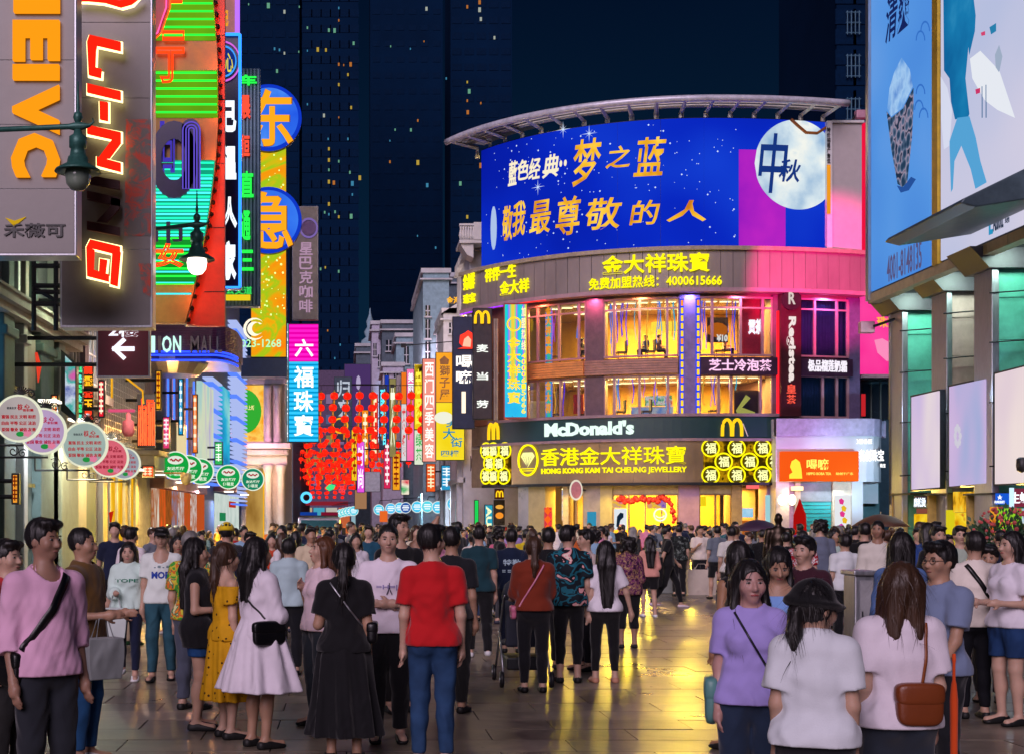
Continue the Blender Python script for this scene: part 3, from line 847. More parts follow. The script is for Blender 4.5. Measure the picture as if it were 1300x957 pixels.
put('neon_edge',MB().tube([PT(300,-50,38.93),PT(300,42,38.93)],.035,6).tube([PT(303,-50,38.93),PT(303,42,38.93)],.03,6),glow('#a060ff',1.5,True),s4b)
letters(s4b,'記',(283,12,290,34),39,glow('#f0a020',1.0,True),neon=.04,name='neon_character')
s5=thing('corrugated_sign','blue grey corrugated vertical sign with red and green characters','sign',(PX(312,41),41.2,PZ(388,41)))
put('case',MB().box(PX(280,41),PX(330,41),41.05,41.4,PZ(389,41),PZ(87,41)),mat('blue_grey_metal',(0.12,0.21,0.30),.45,.3),s5)
for k in range(11):put('rib',MB().tube([PT(282+k*4.6,388,41.03),PT(282+k*4.6,88,41.03)],.045,6),mat('blue_grey_metal',(0.12,0.21,0.30),.45,.3),s5)
for ch,a,c in(('车',(303,96,326,109),'#2aff50'),('晨',(306,122,318,152),'#ff5038'),('恒',(306,172,317,200),'#ff5038'),('直',(305,218,322,251),'#2aff50'),('通',(305,268,318,306),'#2aff50'),('三',(306,318,322,344),'#2aff50')):
 letters(s5,ch,a,40.98,glow(c,1.1,True),bold=.03,depth=.06,name='character')
letters(s5,'公交道',(287,364,320,374),40.98,glow('#38e060',1.0,True),bold=.01)
put('arrow',MB().box(PX(287,41),PX(318,41),40.9,40.98,PZ(382,41),PZ(375,41)),glow('#f0d020',.9,True),s5)
# LED sign with two round badges
YD=73.0
s6=panel('led_sign','tall orange and green LED sign with moon logo and phone number',(318,188,364,454),YD,glow_ramp('plasma_led',[(0.30,'#ff7a10'),(0.48,'#f2a010'),(0.55,'#9cc81c'),(0.62,'#f0b010'),(0.8,'#ff6010')],0.95,scale=.35,ddist=1.5),.5,M_DARK,bracket=False)
put('base',MB().box(PX(306,YD),PX(364,YD),YD,YD+1,PZ(478,YD),PZ(454.5,YD)),mat('navy_base',(0.02,0.04,0.08),.5),s6)
ms=MB()
n=14
for(r0,off)in((14,0),(9,2.5)):
 out_=[(323+r0*math.cos(a),418+r0*math.sin(a))for a in[R_(40+280*i/n)for i in range(n+1)]]
 inn=[(323+off+(r0-3.4*math.sin(math.pi*i/n))*math.cos(R_(40+280*i/n)),418-off*.3+(r0-3.4*math.sin(math.pi*i/n))*math.sin(R_(40+280*i/n)))for i in range(n+1)]
 for i in range(n):
  ms.face_y([(PX(a,YD),PZ(b,YD))for a,b in(out_[i],out_[i+1],inn[i+1],inn[i])],YD-.08,YD-.02)
put('moon_logo',ms,glow('#fff4d8',1.1,True),s6)
letters(s6,'023-1268',(306,431,357,441),YD,glow('#b8ffc0',1.0,True),bold=.012)
dots=MB();rg=random.Random(5)
for k in range(60):dots.disc_y(PX(rg.uniform(330,361),YD),PZ(rg.uniform(195,400),YD),rg.uniform(.02,.06),YD-.05,YD-.02,8)
put('light_dots',dots,glow('#d8ff90',1.3,True),s6)
for ch,cyy in(('东',150),('急',280)):
 bd=thing('round_badge_sign','round blue lightbox with an orange character, %s of the tall LED sign'%('the upper badge' if ch=='东' else 'the lower badge'),'sign',PT(341,cyy+42,YD-.6),group='round badges on the LED sign')
 r=42/FPX*(YD-.6)
 c=PT(341,cyy,YD-.6)
 put('case',MB().lathe([(r*.98,.5),(r,.45),(r,.05),(r*.94,0),(.01,-.02)],c,40,'y'),M_DARK,bd)
 put('rim',MB().ring_y(c.x,c.z,r*.9,r*1.0,c.y-.08,c.y+.05,44),glow('#1038c8',.9),bd)
 put('face',MB().disc_y(c.x,c.z,r*.91,c.y-.06,c.y-.02,44),glow_ramp('badge_blue',[(0.2,'#1848e0'),(0.55,'#3a7cf0'),(0.8,'#7ab8ff')],.95,scale=.35),bd)
 letters(bd,ch,(314,cyy-36,372,cyy+36),c.y-.1,glow('#ffa81c',1.0,True),bold=.028,depth=.1,name='character')
 letters(bd,ch,(312.5,cyy-37,373.5,cyy+37),c.y-.065,mat('brown_outline',(0.2,0.07,0.0),.5),bold=.05,depth=.03,name='character_outline')
# coffee and jewellery vertical signs
s7=panel('vertical_sign','beige grey vertical sign with lilac characters and round emblem above the magenta sign',(371,262,404,406),80,mat('beige_sign',(0.30,0.27,0.24),.5),.5,bracket=False)
letters(s7,'星巴克咖啡',(380,307,397,398),80,glow('#c09ab8',.75,True),vertical=True,bold=.03)
put('emblem_ring',MB().ring_y(PX(392,80),PZ(290,80),.42,.52,79.93,79.98,24,1.1),glow('#8a70c0',.7,True),s7)
put('emblem',MB().disc_y(PX(392,80),PZ(290,80),.40,79.94,79.98,20),mat('emblem_violet',(0.2,0.12,0.3),.5),s7)
s8=thing('led_vertical_sign','vertical LED sign, magenta top and cyan striped body, with white characters','sign',(PX(385,79),79,PZ(560,79)))
put('case',MB().box(PX(366,79),PX(404.5,79),79.02,79.5,PZ(561,79),PZ(411,79)),M_DARK,s8)
put('magenta_face',MB().box(PX(367,79),PX(404,79),78.97,79.02,PZ(459,79),PZ(412,79)),glow_ramp('magenta_led',[(0.35,'#e800a8'),(0.6,'#ff20c8')],1.0,'wave',1.2),s8)
put('cyan_face',MB().box(PX(367,79),PX(404,79),78.97,79.02,PZ(560,79),PZ(459.5,79)),glow_ramp('cyan_led',[(0.15,'#0090c8'),(0.35,'#14b4ee'),(0.8,'#38c8ff')],1.0,'wave',1.25),s8)
letters(s8,'六',(374,431,398,453),78.95,glow('#ffffff',1.3,True),bold=.035)
letters(s8,'福珠寶',(373,463,398,555),78.95,glow('#f4fff0',1.3,True),vertical=True,bold=.035)
sd=thing('slim_sign','very slim pale cyan lit sign edge beside the cyan striped LED sign','sign',(PX(362,80.5),80.5,5))
put('face',MB().box(PX(358.5,80.5),PX(366.5,80.5),80.5,80.6,PZ(560,80.5),PZ(411,80.5)),glow('#8ecbe0',.6),sd)
letters(sd,'六福珠宝金行典',(359.5,415,365.5,556),80.48,glow('#ffffff',1.2,True),vertical=True,bold=.03)
put('frame',MB().tube([PT(364,262,80.5),PT(364,410,80.5)],.06,4).tube([PT(369,262,80.7),PT(369,410,80.7)],.06,4),M_DARK,sd)
# dark red arrow sign, mall canopy sign
s9=panel('arrow_sign','dark red sign with white arrow pointing left under the grey sign',(122,412,190.5,479),31,mat('dark_red_sign',(0.16,0.010,0.022),.45,noise=.15),.2)
letters(s9,'2楼',(138,411,176,428),31,glow('#f4f4ff',1.2,True),bold=.03)
ar=MB()
for p in([(143,440.5),(171,440.5),(171,446),(143,446)],[(142,443.2),(157,429),(160.5,432.5),(149,443.2)],[(142,443.2),(149,443.2),(160.5,454),(157,457.5)]):
 ar.face_y([(PX(a,31),PZ(b,31))for a,b in p],30.94-.01*len(ar.v)/8,30.99)
put('arrow',ar,glow('#f4f4ff',1.2,True),s9)
JD=45.0
s10=thing('mall_canopy_sign','dark purple curved canopy sign with ribbed face, pale letters and blue neon below','sign',(PX(240,JD),JD,PZ(462,JD)))
def jprof(px):  # the canopy front curves back at its right end
 t=max(0,(px-270)/27);return JD+2.2*(1-math.sqrt(max(0,1-min(1,t)**2)))
jpx=list(range(150,271,20))+[275,280,285,290,293,295,296.5]
for k in range(16):
 y0=413+k*2.1
 f=[(PX(p,JD),jprof(p))for p in jpx]
 w=MB().prism(f+[(PX(296.5,JD),JD+4),(PX(150,JD),JD+4)],PZ(y0+1.75,JD),PZ(y0,JD))
 put('rib',w,mat('purple_rib',(0.09,0.022,0.085),.4),s10)
put('core',MB().prism([(PX(p,JD)-.03,jprof(p)+.04)for p in jpx]+[(PX(296,JD)-.03,JD+3.9),(PX(150,JD),JD+3.9)],PZ(456,JD),PZ(414,JD)),mat('navy_core',(0.012,0.012,0.10),.4),s10)
for y in(447,451,457.5):put('neon_tube',MB().tube([(PX(p,JD),jprof(p)-.05,PZ(y,JD))for p in jpx],.035,6),glow('#2e4cff',1.8,True),s10)
for ch,a,c in(('S',(160,427,174,448),0),('H',(176,427,197,448),1),('I',(201,427,204.5,448),0),('O',(206,427,218,448),1),('N',(220,427,230,448),1),('M',(242,427,253,448),0),('A',(255,427,264,448),0),('L',(266,427,273,448),0),('L',(275,428,282,448),0)):
 letters(s10,ch,a,jprof((a[0]+a[2])/2)-.05,glow('#bff0e0',1.2,True)if c else mat('unlit_grey_letter',(0.2,0.2,0.28),.4),depth=.08,bold=.02,name='letter')
put('soffit_fitting',MB().lathe([(.9,0),(1.2,.35),(1.2,.5)],(PX(212,JD),JD+1.2,PZ(472,JD)),20),M_STEEL,s10)
# white lightbox glimpsed between the red border and the green face
lb=panel('lightbox','small warm white lightbox glimpsed beside the curved red border',(234,330,262,414),36,glow_ramp('warm_lightbox',[(0.3,'#ff9a30'),(0.5,'#ffe8c0'),(0.8,'#c86818')],.95,scale=1.2),.2,bracket=False)
# ------------------------------------------------------------------ round hanging signs
def scroll(cx,cz,y,s,flip=1):
 return[(cx+flip*s*(.1+t*.12)*math.cos(t*1.9),y,cz+s*(.1+t*.12)*math.sin(t*1.9))for t in[i*.35 for i in range(14)]]
def round_sign(label,cx,cyy,r,D,face,red,top=True):
 c=PT(cx,cyy,D);R=r/FPX*D
 t=thing('round_sign',label,'sign',(c.x,D,c.z-R),group='round signs with red text on iron brackets')
 put('rim',MB().ring_y(c.x,c.z,R*.92,R,D-.07,D+.09,40),glow('#f2f4d8',.8),t)
 f=put('face',MB().disc_y(c.x,c.z,R*.93,D-.04,D+.06,40),glow(face,.72,mott=.12),t)
 q=lambda a,b,c_,d:(cx+a*r,cyy+b*r,cx+c_*r,cyy+d*r)
 mr=glow(red,.6,True)
 letters(t,'核',q(-.05,-.62,.16,-.36),D-.045,mr,bold=.03)
 letters(t,'心',q(.24,-.62,.46,-.44),D-.045,mr,bold=.02)
 letters(t,'价值观',q(.18,-.42,.62,-.3),D-.045,mr,bold=.02)
 letters(t,'社会主义',q(-.5,-.5,-.1,-.4),D-.045,glow('#303848',.4,True))
 for k,s in enumerate(('富强 民主 文明 和谐','自由 平等 公正 法治','爱国 敬业 诚信 友善')):
  letters(t,s,q(-.72,-.16+k*.27,.72,.0+k*.27),D-.045,mr,bold=.03)
 lf=MB();lf.disc_y(c.x+R*.08,c.z-R*.66,R*.17,D-.06,D-.045,12,R*.11)
 put('lotus_leaf',lf,glow('#28a048',.7,True),t)
 fl=MB()
 for a in range(5):fl.disc_y(c.x+R*(.38+.1*math.cos(a*1.26)),c.z-R*(.62+.08*math.sin(a*1.26)),R*.08,D-.06,D-.045,8)
 put('lotus_flower',fl,glow('#f088a8',.75,True),t)
 ir=MB()
 ir.tube([(c.x-R*2.2,D+.02,c.z-R*1.12),(c.x+R*.2,D+.02,c.z-R*1.12)],.022,5)
 ir.tube([(c.x-R*2.2,D+.02,c.z-R*1.12),(c.x-R*2.2,D+.02,c.z-R*.5)],.02,5)
 ir.tube(scroll(c.x-R*1.3,c.z-R*.85,D+.02,R*.45),.013,5);ir.tube(scroll(c.x-R*.9,c.z-R*.95,D+.02,R*.3,-1),.013,5)
 put('iron_bracket',ir,M_BLACK,t);ir=MB()
 for k in range(9):
  a=R_(20+k*17.5)
  ir.tube([(c.x+R*.1,D+.02,c.z+R*1.0),(c.x+R*.1+R*.34*math.cos(a),D+.02,c.z+R*(1.02+.36*math.sin(a)))],.014,5)
 ir.tube(scroll(c.x+R*.5,c.z+R*1.05,D+.02,R*.3),.013,5)
 put('iron_finial',ir,M_BLACK,t)
 return t
round_sign('largest round sign with red text, cut by the frame edge beside the grey pilasters',24,531,30,26.5,'#c3b6b6','#c81c30')
round_sign('lilac round sign with red text partly behind the largest round sign',55,547,29.5,28.5,'#c4a8d0','#d0305a')
round_sign('round grey green sign with red text and lotus, fully in view',108,564,29,30.5,'#a9bdb6','#d02838')
round_sign('pink red round sign with dark red text behind the grey green one',139,581,24.5,34.5,'#f07082','#b01838')
round_sign('small bluish grey round sign at the end of the row behind the pink one',158,588,20.5,38,'#a8b0bc','#c83048')
for i,(cx,cyy,r,D,col)in enumerate(((223,590.5,18.2,45,'#12a03c'),(240,594.5,17.6,46.6,'#129a40'),(255,598,16.8,48.8,'#149a4a'),(290,605,15.6,52.5,'#129a48'),(321,608,14.5,57,'#10805c'))):
 c=PT(cx,cyy,D);R=r/FPX*D
 t=thing('green_round_sign',['nearest green round sign with white oval, over the mall shop windows','second green round sign from the mall windows, half hidden','third green round sign, tucked behind the second','fourth green round sign standing clear before the louvre strips','smallest teal green round sign before the stone columns'][i],'sign',(c.x,D,c.z-R),group='green round signs over the left shops')
 put('rim',MB().ring_y(c.x,c.z,R*.92,R,D-.07,D+.09,36),glow('#e8f4e0',.9),t)
 put('face',MB().disc_y(c.x,c.z,R*.93,D-.04,D+.06,36),glow(col,.95),t)
 put('oval',MB().disc_y(c.x,c.z+R*.38,R*.55,D-.06,D-.045,24,R*.3),glow('#e8f0e0',.85,True),t)
 put('oval_print',MB().tube([PT(cx+r*(-.4+.8*q/8),cyy-r*(.38+.07*math.sin(q*1.9)),D-.07)for q in range(9)],.03,5),glow('#c03038',.7,True),t)
 letters(t,'友达餐厅',(cx-.6*r,cyy+.08*r,cx+.6*r,cyy+.32*r),D-.045,glow('#e8f8e0',.9,True),bold=.03)
 letters(t,'伊萌发',(cx-.45*r,cyy+.42*r,cx+.45*r,cyy+.72*r),D-.045,glow('#e8f8e0',.9,True),bold=.03)
 put('bracket',MB().tube([(c.x-R,D+.02,c.z),(c.x-R-1.4,D+.02,c.z)],.03,5),M_DARK,t)
sc_=thing('security_camera','cream dome security camera on an arm below the nearest green sign','camera',PT(234,612,44))
put('arm',MB().tube([PT(195,600,44),PT(234,600,44),PT(236,605,44)],.03,6),mat('brass_arm',(.4,.3,.1),.4,.6),sc_)
put('dome',MB().lathe([(.12,.22),(.17,.2),(.17,.02),(.14,-.06),(.08,-.13),(.01,-.15)],PT(236,609,44),16),mat('cream_plastic',(.5,.45,.3),.4),sc_,True)
# ------------------------------------------------------------------ street lamps
def street_lamp(label,px,top,D,s,lit,arm):
 c=PT(px,top,D)
 t=thing('street_lamp',label,'street lamp',(c.x,D,c.z-1.5*s))
 put('finial',MB().lathe([(.01,.0),(.02,-.3*s),(.035*s,-.45*s),(.02*s,-.5*s),(.07*s,-.55*s),(.085*s,-.62*s),(.05*s,-.7*s),(.03*s,-.72*s)],(c.x,D,c.z+.35*s),14),M_GREENCAST,t,True)
 put('bracket_arm',MB().tube([(c.x-arm,D,c.z-.55*s),(c.x-.15*s,D,c.z-.42*s),(c.x,D,c.z-.42*s),(c.x+.2*s,D,c.z-.40*s),(c.x+.27*s,D,c.z-.34*s),(c.x+.25*s,D,c.z-.28*s)],[.04*s,.05*s,.09*s,.03*s,.018*s,.014*s],8),M_GREENCAST,t,True)
 put('housing',MB().lathe([(.05*s,-.42*s),(.08*s,-.55*s),(.15*s,-.6*s),(.15*s,-.78*s),(.12*s,-.8*s),(.14*s,-.92*s),(.17*s,-.95*s),(.19*s,-1.05*s),(.38*s,-1.16*s),(.40*s,-1.2*s),(.2*s,-1.17*s)],(c.x,D,c.z),24),M_GREENCAST,t,True)
 gl=glow('#fff2e0',3.0)if lit else mat('unlit_globe',(.22,.28,.22),.15,noise=.2,spec=.7)
 put('globe',MB().lathe([(.2*s,-1.14*s),(.225*s,-1.25*s),(.2*s,-1.4*s),(.12*s,-1.5*s),(.01,-1.53*s)],(c.x,D,c.z),20),gl,t,True)
 return t
street_lamp('unlit green cast iron street lamp with bell shade hanging before the orange letters',99,130,20,.82,False,2.6)
street_lamp('lit white street lamp with green fittings before the curved neon sign',250,262,30,.95,True,1.2)
# ------------------------------------------------------------------ added downlights brightening the left shop fronts and the crowd
for px,z,e,col,par in((20,4.4,130,'#e8f4ff',b1),(60,4.2,130,'#fff0c8',b1),(100,4.0,120,'#ffe0a8',b2),(140,3.3,220,'#ffd070',b3),(170,3.3,160,'#ffd070',b3),(205,3.2,190,'#ffc890',b4),(235,3.2,170,'#ffc8d8',b4),(270,3.2,150,'#e0e8ff',b5),(292,3.2,150,'#e8fff4',b5)):
 D=LD(px)
 put('shop_glow_box',MB().box(LX(D)+.55,LX(D)+.95,D-.3,D+.3,z+.03,z+.08),glow('#fff4e0',2.5),par)
 lamp('added_downlight','AREA',(LX(D)+.75,D,z),e*2.2,col,.6,(0,R_(-22),0),parent=par)
for px,py,e,c in((336,560,260,'#ffb0c8'),(350,610,300,'#ffc890'),(318,600,200,'#ffe0a0')):
 lamp('added_column_fill','POINT',(PX(px,SD),SD-2.2,PZ(py,SD)),e,c,.15,parent=sb)  # point lamps added to brighten the columned stone front
for px,z,e,c in((30,6.9,110,'#d8f0c8'),(112,5.6,130,'#ffd8c0'),(160,4.6,200,'#ffb860'),(215,5.2,240,'#ffa860'),(240,5.2,160,'#7a94ff')):
 D=LD(px);lamp('added_cornice_fill','POINT',(LX(D)+1.3,D,z),e,c,.12,parent=b1 if px<88 else b2 if px<124 else b3 if px<190 else b4)  # coloured point lamps added to brighten the left walls
# more small lit signs crowding the left front, too small to read: plain light marks
def marks(t,px,D,cc):
 mb=MB();x0,y0,x1,y1=px;tall=(y1-y0)>(x1-x0);n=2 if tall else 2
 for k in range(n):
  a0,b0,a1,b1_=(x0+2,y0+3+(y1-y0-6)*k/n,x1-2,y0+1+(y1-y0-6)*(k+1)/n)if tall else(x0+2+(x1-x0-4)*k/n,y0+3,x0+1+(x1-x0-4)*(k+1)/n,y1-3)
  for j in range(3):
   yy_=b0+(b1_-b0)*(j+.2)/3;mb.box(PX(a0,D),PX(a1,D),D-.03,D-.005,PZ(yy_+(b1_-b0)*.13,D),PZ(yy_,D))
  xm=(a0+a1)/2;w_=(a1-a0)*.1;mb.box(PX(xm-w_,D),PX(xm+w_,D),D-.034,D-.006,PZ(b1_,D),PZ(b0,D))
 put('print',mb,glow(cc,1.0,True),t)
for i,(px,D,f,ch,cc,lab)in enumerate((((64,500,74,560),31.8,'#e86a18','酒楼','#fff4c0','small orange vertical lightbox behind the lilac round sign'),((124,482,133,530),35.5,'#d81c30','鞋城','#fff0d0','small red vertical lightbox below the dark red arrow sign'),((197,470,205,520),43.5,'#f0a818','金饰','#7a1408','small amber vertical lightbox under the mall canopy sign'),((206,528,216,570),44.5,'#e83878','女装','#fff0f4','small rose vertical lightbox above the nearest green round sign'),((226,480,233,552),49.5,'#18a0d8','手机','#f0fff8','narrow azure lightbox among the mall piers'),((244,500,251,575),54.0,'#f07820','茶','#fff4d0','narrow orange lightbox before the louvre strips'),((272,560,283,590),60.0,'#30b858','药','#f4fff0','small green lightbox above the fourth green round sign'),((14,600,24,640),28.6,'#f0a030','糖水','#6a1808','amber lightbox low at the grey pilasters'),((180,590,196,606),42.5,'#ff5a20','特卖','#fff4c8','wide orange box under the cream canopy'))):
 t=panel('small_lightbox',lab,px,D,glow(f,.95,mott=.2),.16,M_DARK)
 marks(t,px,D,cc)
# ================================================================== rounded corner building
UX,UY,RL,RR=18.3,72.0,12.5,26.0
def FC(u,off=0.0):
 """point of the rounded front at arc length u (0 = the nearest point), off metres out from the wall"""
 if u<0:
  a=-u/RL;return(UX-(RL+off)*math.sin(a),UY+RL-(RL+off)*math.cos(a))
 a=u/RR;return(UX+(RR+off)*math.sin(a),UY+RR-(RR+off)*math.cos(a))
_us=np.linspace(-14.6,12,600)
_ps=np.array([CX+FPX*FC(u)[0]/FC(u)[1]for u in _us])
def U(px):return float(np.interp(px,_ps,_us))
def UD(px):return FC(U(px))[1]
def ZF(py,px=900):return PZ(py,UD(px))
def ribbon(mb,u0,u1,z0,z1,o1,o0,step=0.45):
 n=max(1,int(math.ceil((u1-u0)/step)))
 us=[u0+(u1-u0)*i/n for i in range(n+1)]
 return mb.prism([FC(u,o1)for u in us]+[FC(u,o0)for u in us[::-1]],z0,z1)
def rpx(pa,pb,z0,z1,o1,o0=0.0):return ribbon(MB(),U(pa),U(pb),z0,z1,o1,o0)
def fletters(parent,s,px,m,off,depth=.06,name='lettering',**kw):
 """lettering that follows the rounded front"""
 pm=(px[0]+px[2])/2
 r=(U(px[0]),ZF(px[3],pm),U(px[2]),ZF(px[1],pm))
 v,f=text_uv(s,r,**kw)
 k=(r[2]-r[0])/max(1,len(s))if kw.get('neon')else depth
 vs=[]
 for a,b,c in v:
  x,y=FC(float(a),off+depth/2+float(c)*k)
  vs.append((x,y,float(b)))
 me=bpy.data.meshes.new(name);me.from_pydata(vs,[],f);me.update()
 return link(name,me,parent,m)
def fpoly(parent,name,pts,m,off,depth=.02):
 """flat print on the rounded front: polygon in (u, z)"""
 n=len(pts)
 vs=[FC(u,off)+(z,)for u,z in pts]+[FC(u,off-depth)+(z,)for u,z in pts]
 fs=[tuple(range(n)),tuple(range(2*n-1,n-1,-1))]+[((i+1)%n,i,n+i,n+(i+1)%n)for i in range(n)]
 me=bpy.data.meshes.new(name);me.from_pydata(vs,[],fs);me.update()
 return link(name,me,parent,m)
ZB1,ZB0=ZF(149),ZF(318)  # billboard
ZA1,ZA0=ZF(318),ZF(374)  # metal fascia
ZW1,ZW0=ZF(377),ZF(452)  # upper windows
ZL1,ZL0=ZF(475),ZF(529)  # lower windows
ZM1,ZM0=ZF(530),ZF(557)  # dark green fascia
ZJ1,ZJ0=ZF(560),ZF(612)  # bronze fascia
rb=thing('corner_building','rounded three storey corner building with lit windows over bright shops','building',(18,80,0))
M_MALL=mat('plum_wall',(0.14,0.08,0.10),.6,noise=.25)
M_PINKP=mat('rose_render',(0.46,0.28,0.32),.6,noise=.15)
M_BRONZE=mat('bronze_panel',(0.30,0.21,0.12),.36,.55,noise=.2,scale=.7)
M_ROOM=mat('cafe_wall',(0.70,0.44,0.10),.7,noise=.2,scale=.5)
M_FLOORC=mat('cafe_floor',(0.22,0.16,0.11),.4)
UL,UR=-14.4,U(1091)
# core, slabs
def inner(u0,u1,off,n=40):return[FC(u0+(u1-u0)*i/n,off)for i in range(n+1)]
core=inner(UL,UR,-6.5)+[(27,90),(7.5,92)]
put('core_wall',MB().prism(core,0,ZB0),M_ROOM,rb)
for z0,z1 in((ZJ0-.1,ZJ1),(ZM0,ZL0-.02),(ZL1+.02,ZW0-.02),(ZW1+.02,ZA1)):
 put('floor_slab',MB().prism(inner(UL,UR,-.12)+inner(UL,UR,-6.45)[::-1],z0+.02,z1-.02),M_FLOORC,rb)
# metal fascia with standing panels
w=MB()
k=UL
i=0
M_FAS=mat('zinc_panel',(0.30,0.25,0.23),.5,.12,noise=.18,scale=.8,stretch=(1,1,.3))
while k<UR-.05:
 e=min(UR,k+.62)
 put('fascia_panel',ribbon(MB(),k+.012,e-.012,ZA0+.25,ZA1-.1,.55,.1),M_FAS,rb)
 k=e
put('fascia_trim',ribbon(MB(),UL,UR,ZA1-.1,ZA1+.1,.72,.0),mat('tan_trim',(.4,.33,.24),.5),rb)
put('fascia_trim',ribbon(MB(),UL,UR,ZA0+.05,ZA0+.25,.66,.0),M_PINKP,rb)
put('neon_line',ribbon(MB(),UL,U(668),ZA0-.0,ZA0+.05,.64,.55),glow('#a030ff',1.4,True),rb)
put('neon_line',ribbon(MB(),U(668),U(700),ZA0-.0,ZA0+.05,.64,.55),glow('#ff3030',1.4,True),rb)
put('end_wall',MB().box(25.9,26.3,73.4,90,0,ZA1),M_PINKP,rb)
# billboard drum, slightly set back
put('drum',MB().prism(inner(-13.3,U(1049),-.6)+[(25,90),(9.5,92)],ZB0,ZB1),M_GREYST,rb)
# upper floor piers
for pa,pb,z0,z1,m_,o in((598,641,ZL0,ZA0,mat('rust_wall',(0.26,0.10,0.05),.7),-.05),(744,767,ZL0,ZA0,M_MALL,.1),(862,888,ZL0,ZA0,mat('violet_pier',(.22,.16,.36),.5),.12),(980,1013,ZL0,ZA0,M_MALL,.1),(1076,1091,ZL0,ZA0,mat('purple_wall',(.15,.12,.24),.6),.05)):
 put('pier',rpx(pa,pb,z0,z1,o,-.8),m_,rb)
# windows: (px from, px to, mullions)
M_FRM=mat('rose_frame',(0.42,0.24,0.27),.5,noise=.15)
bays_up=((670,744,(683,710,735)),(767,862,(780,812,847)),(888,980,(904,940,968)),(1013,1076,(1034,1062)))
bays_lo=((670,744,(683,712,735)),(767,862,(780,812,848)),(888,980,(912,928,965)),(1013,1076,(1044,1062)))
for z0,z1,bays,bar in((ZW0,ZW1,bays_up,ZF(391)),(ZL0,ZL1,bays_lo,None)):
 for(pa,pb,mu)in bays:
  cols=[pa]+list(mu)+[pb]
  win=put('window',rpx(pa,pb,z1-.09,z1,.08,-.12),M_FRM,rb)
  put('sill',rpx(pa,pb,z0,z0+.09,.12,-.12),M_FRM,win)
  for c in cols:put('mullion',ribbon(MB(),U(c)-.06,U(c)+.06,z0+.09,z1-.09,.06,-.10),M_FRM,win)
  if bar:put('transom',rpx(pa,pb,bar-.04,bar+.04,.05,-.08),M_FRM,win)
  for a,b in zip(cols[:-1],cols[1:]):
   put('pane',ribbon(MB(),U(a)+.06,U(b)-.06,z0+.09,z1-.09,-.02,-.04),M_GLASS if pa<1000 else glass('curtained_glass',(.55,.62,.8),.12),win)
# curtain rooms behind the far window bay
M_CURT=mat('grey_curtain',(.30,.30,.36),.8,noise=.15)
for z0,z1 in((ZW0,ZW1),(ZL0,ZL1)):
 for k in range(16):
  u=U(1014)+(U(1075)-U(1014))*(k+.5)/16
  put('curtain_fold',MB().lathe([(.085,z0+.1),(.085,z1-.1)],FC(u,-.35)+(0,),8),M_CURT,rb,True)
 put('room_divider',MB().prism([FC(U(1000),-.2),FC(U(1003),-.2),FC(U(1003),-6),FC(U(1000),-6)],z0,z1),M_MALL,rb)
# spandrels
for k in range(6):
 z=ZF(474)+(ZF(455)-ZF(474))*k/6
 put('spandrel_board',rpx(674,744,z+.01,z+.12,.45-.02*(k%2),0),mat('orange_board',(.78,.30,.08),.5,noise=.2),rb)
 put('spandrel_board',rpx(744,860,z+.01,z+.12,.30-.02*(k%2),0),mat('brown_board',(.40,.20,.15),.5,noise=.3),rb)
for pa,pb,s,ys in((888,984,'芝士冷泡茶',(457,472)),(1012,1078,'极品榴莲奶霜',(458,473))):
 t=thing('strip_sign','dark strip sign with five pink characters between the window rows' if pa<1000 else 'dark strip sign with six white characters under the curtained window','sign',FC(U((pa+pb)/2),.3)+(ZF(475),))
 put('board',rpx(pa,pb,ZF(476),ZF(454),.3,.1),mat('plum_board',(.05,.02,.05),.4),t)
 fletters(t,s,(pa+10,ys[0],pb-8,ys[1]),glow('#ffc8ec' if pa<1000 else '#f0e8f4',1.05,True),.3,bold=.02)
# LED strips on the violet pier
for pa,pb in((862.5,867.5),(882.5,887.5)):
 t=thing('led_strip','narrow blue and yellow LED strip on the %s edge of the violet pier'%('near' if pa<870 else 'far'),'sign',FC(U(pa),.2)+(ZL0,))
 put('backing',rpx(pa,pb,ZL0+.1,ZF(380),.2,.1),glow('#1a44e8',1.0),t)
 for k in range(15):
  y=382+k*9.7
  put('led_character',ribbon(MB(),U(pa)+.05,U(pb)-.03,ZF(y+7),ZF(y),.23,.2),glow('#ffc81c' if k%5 else '#ff8c1c',1.2,True),t)
for px,c in((690,'#ff7a50'),(756,'#ff6a9a'),(815,'#ffa060'),(875,'#9a8aff'),(935,'#ff78b0'),(998,'#ff4a78'),(1045,'#c090ff')):
 x,y=FC(U(px),.4);lamp('added_eave_fill','AREA',(x,y,ZA0-.06),55,c,.4,(R_(6),0,0),parent=rb)  # lamps added to tint the window piers and frames
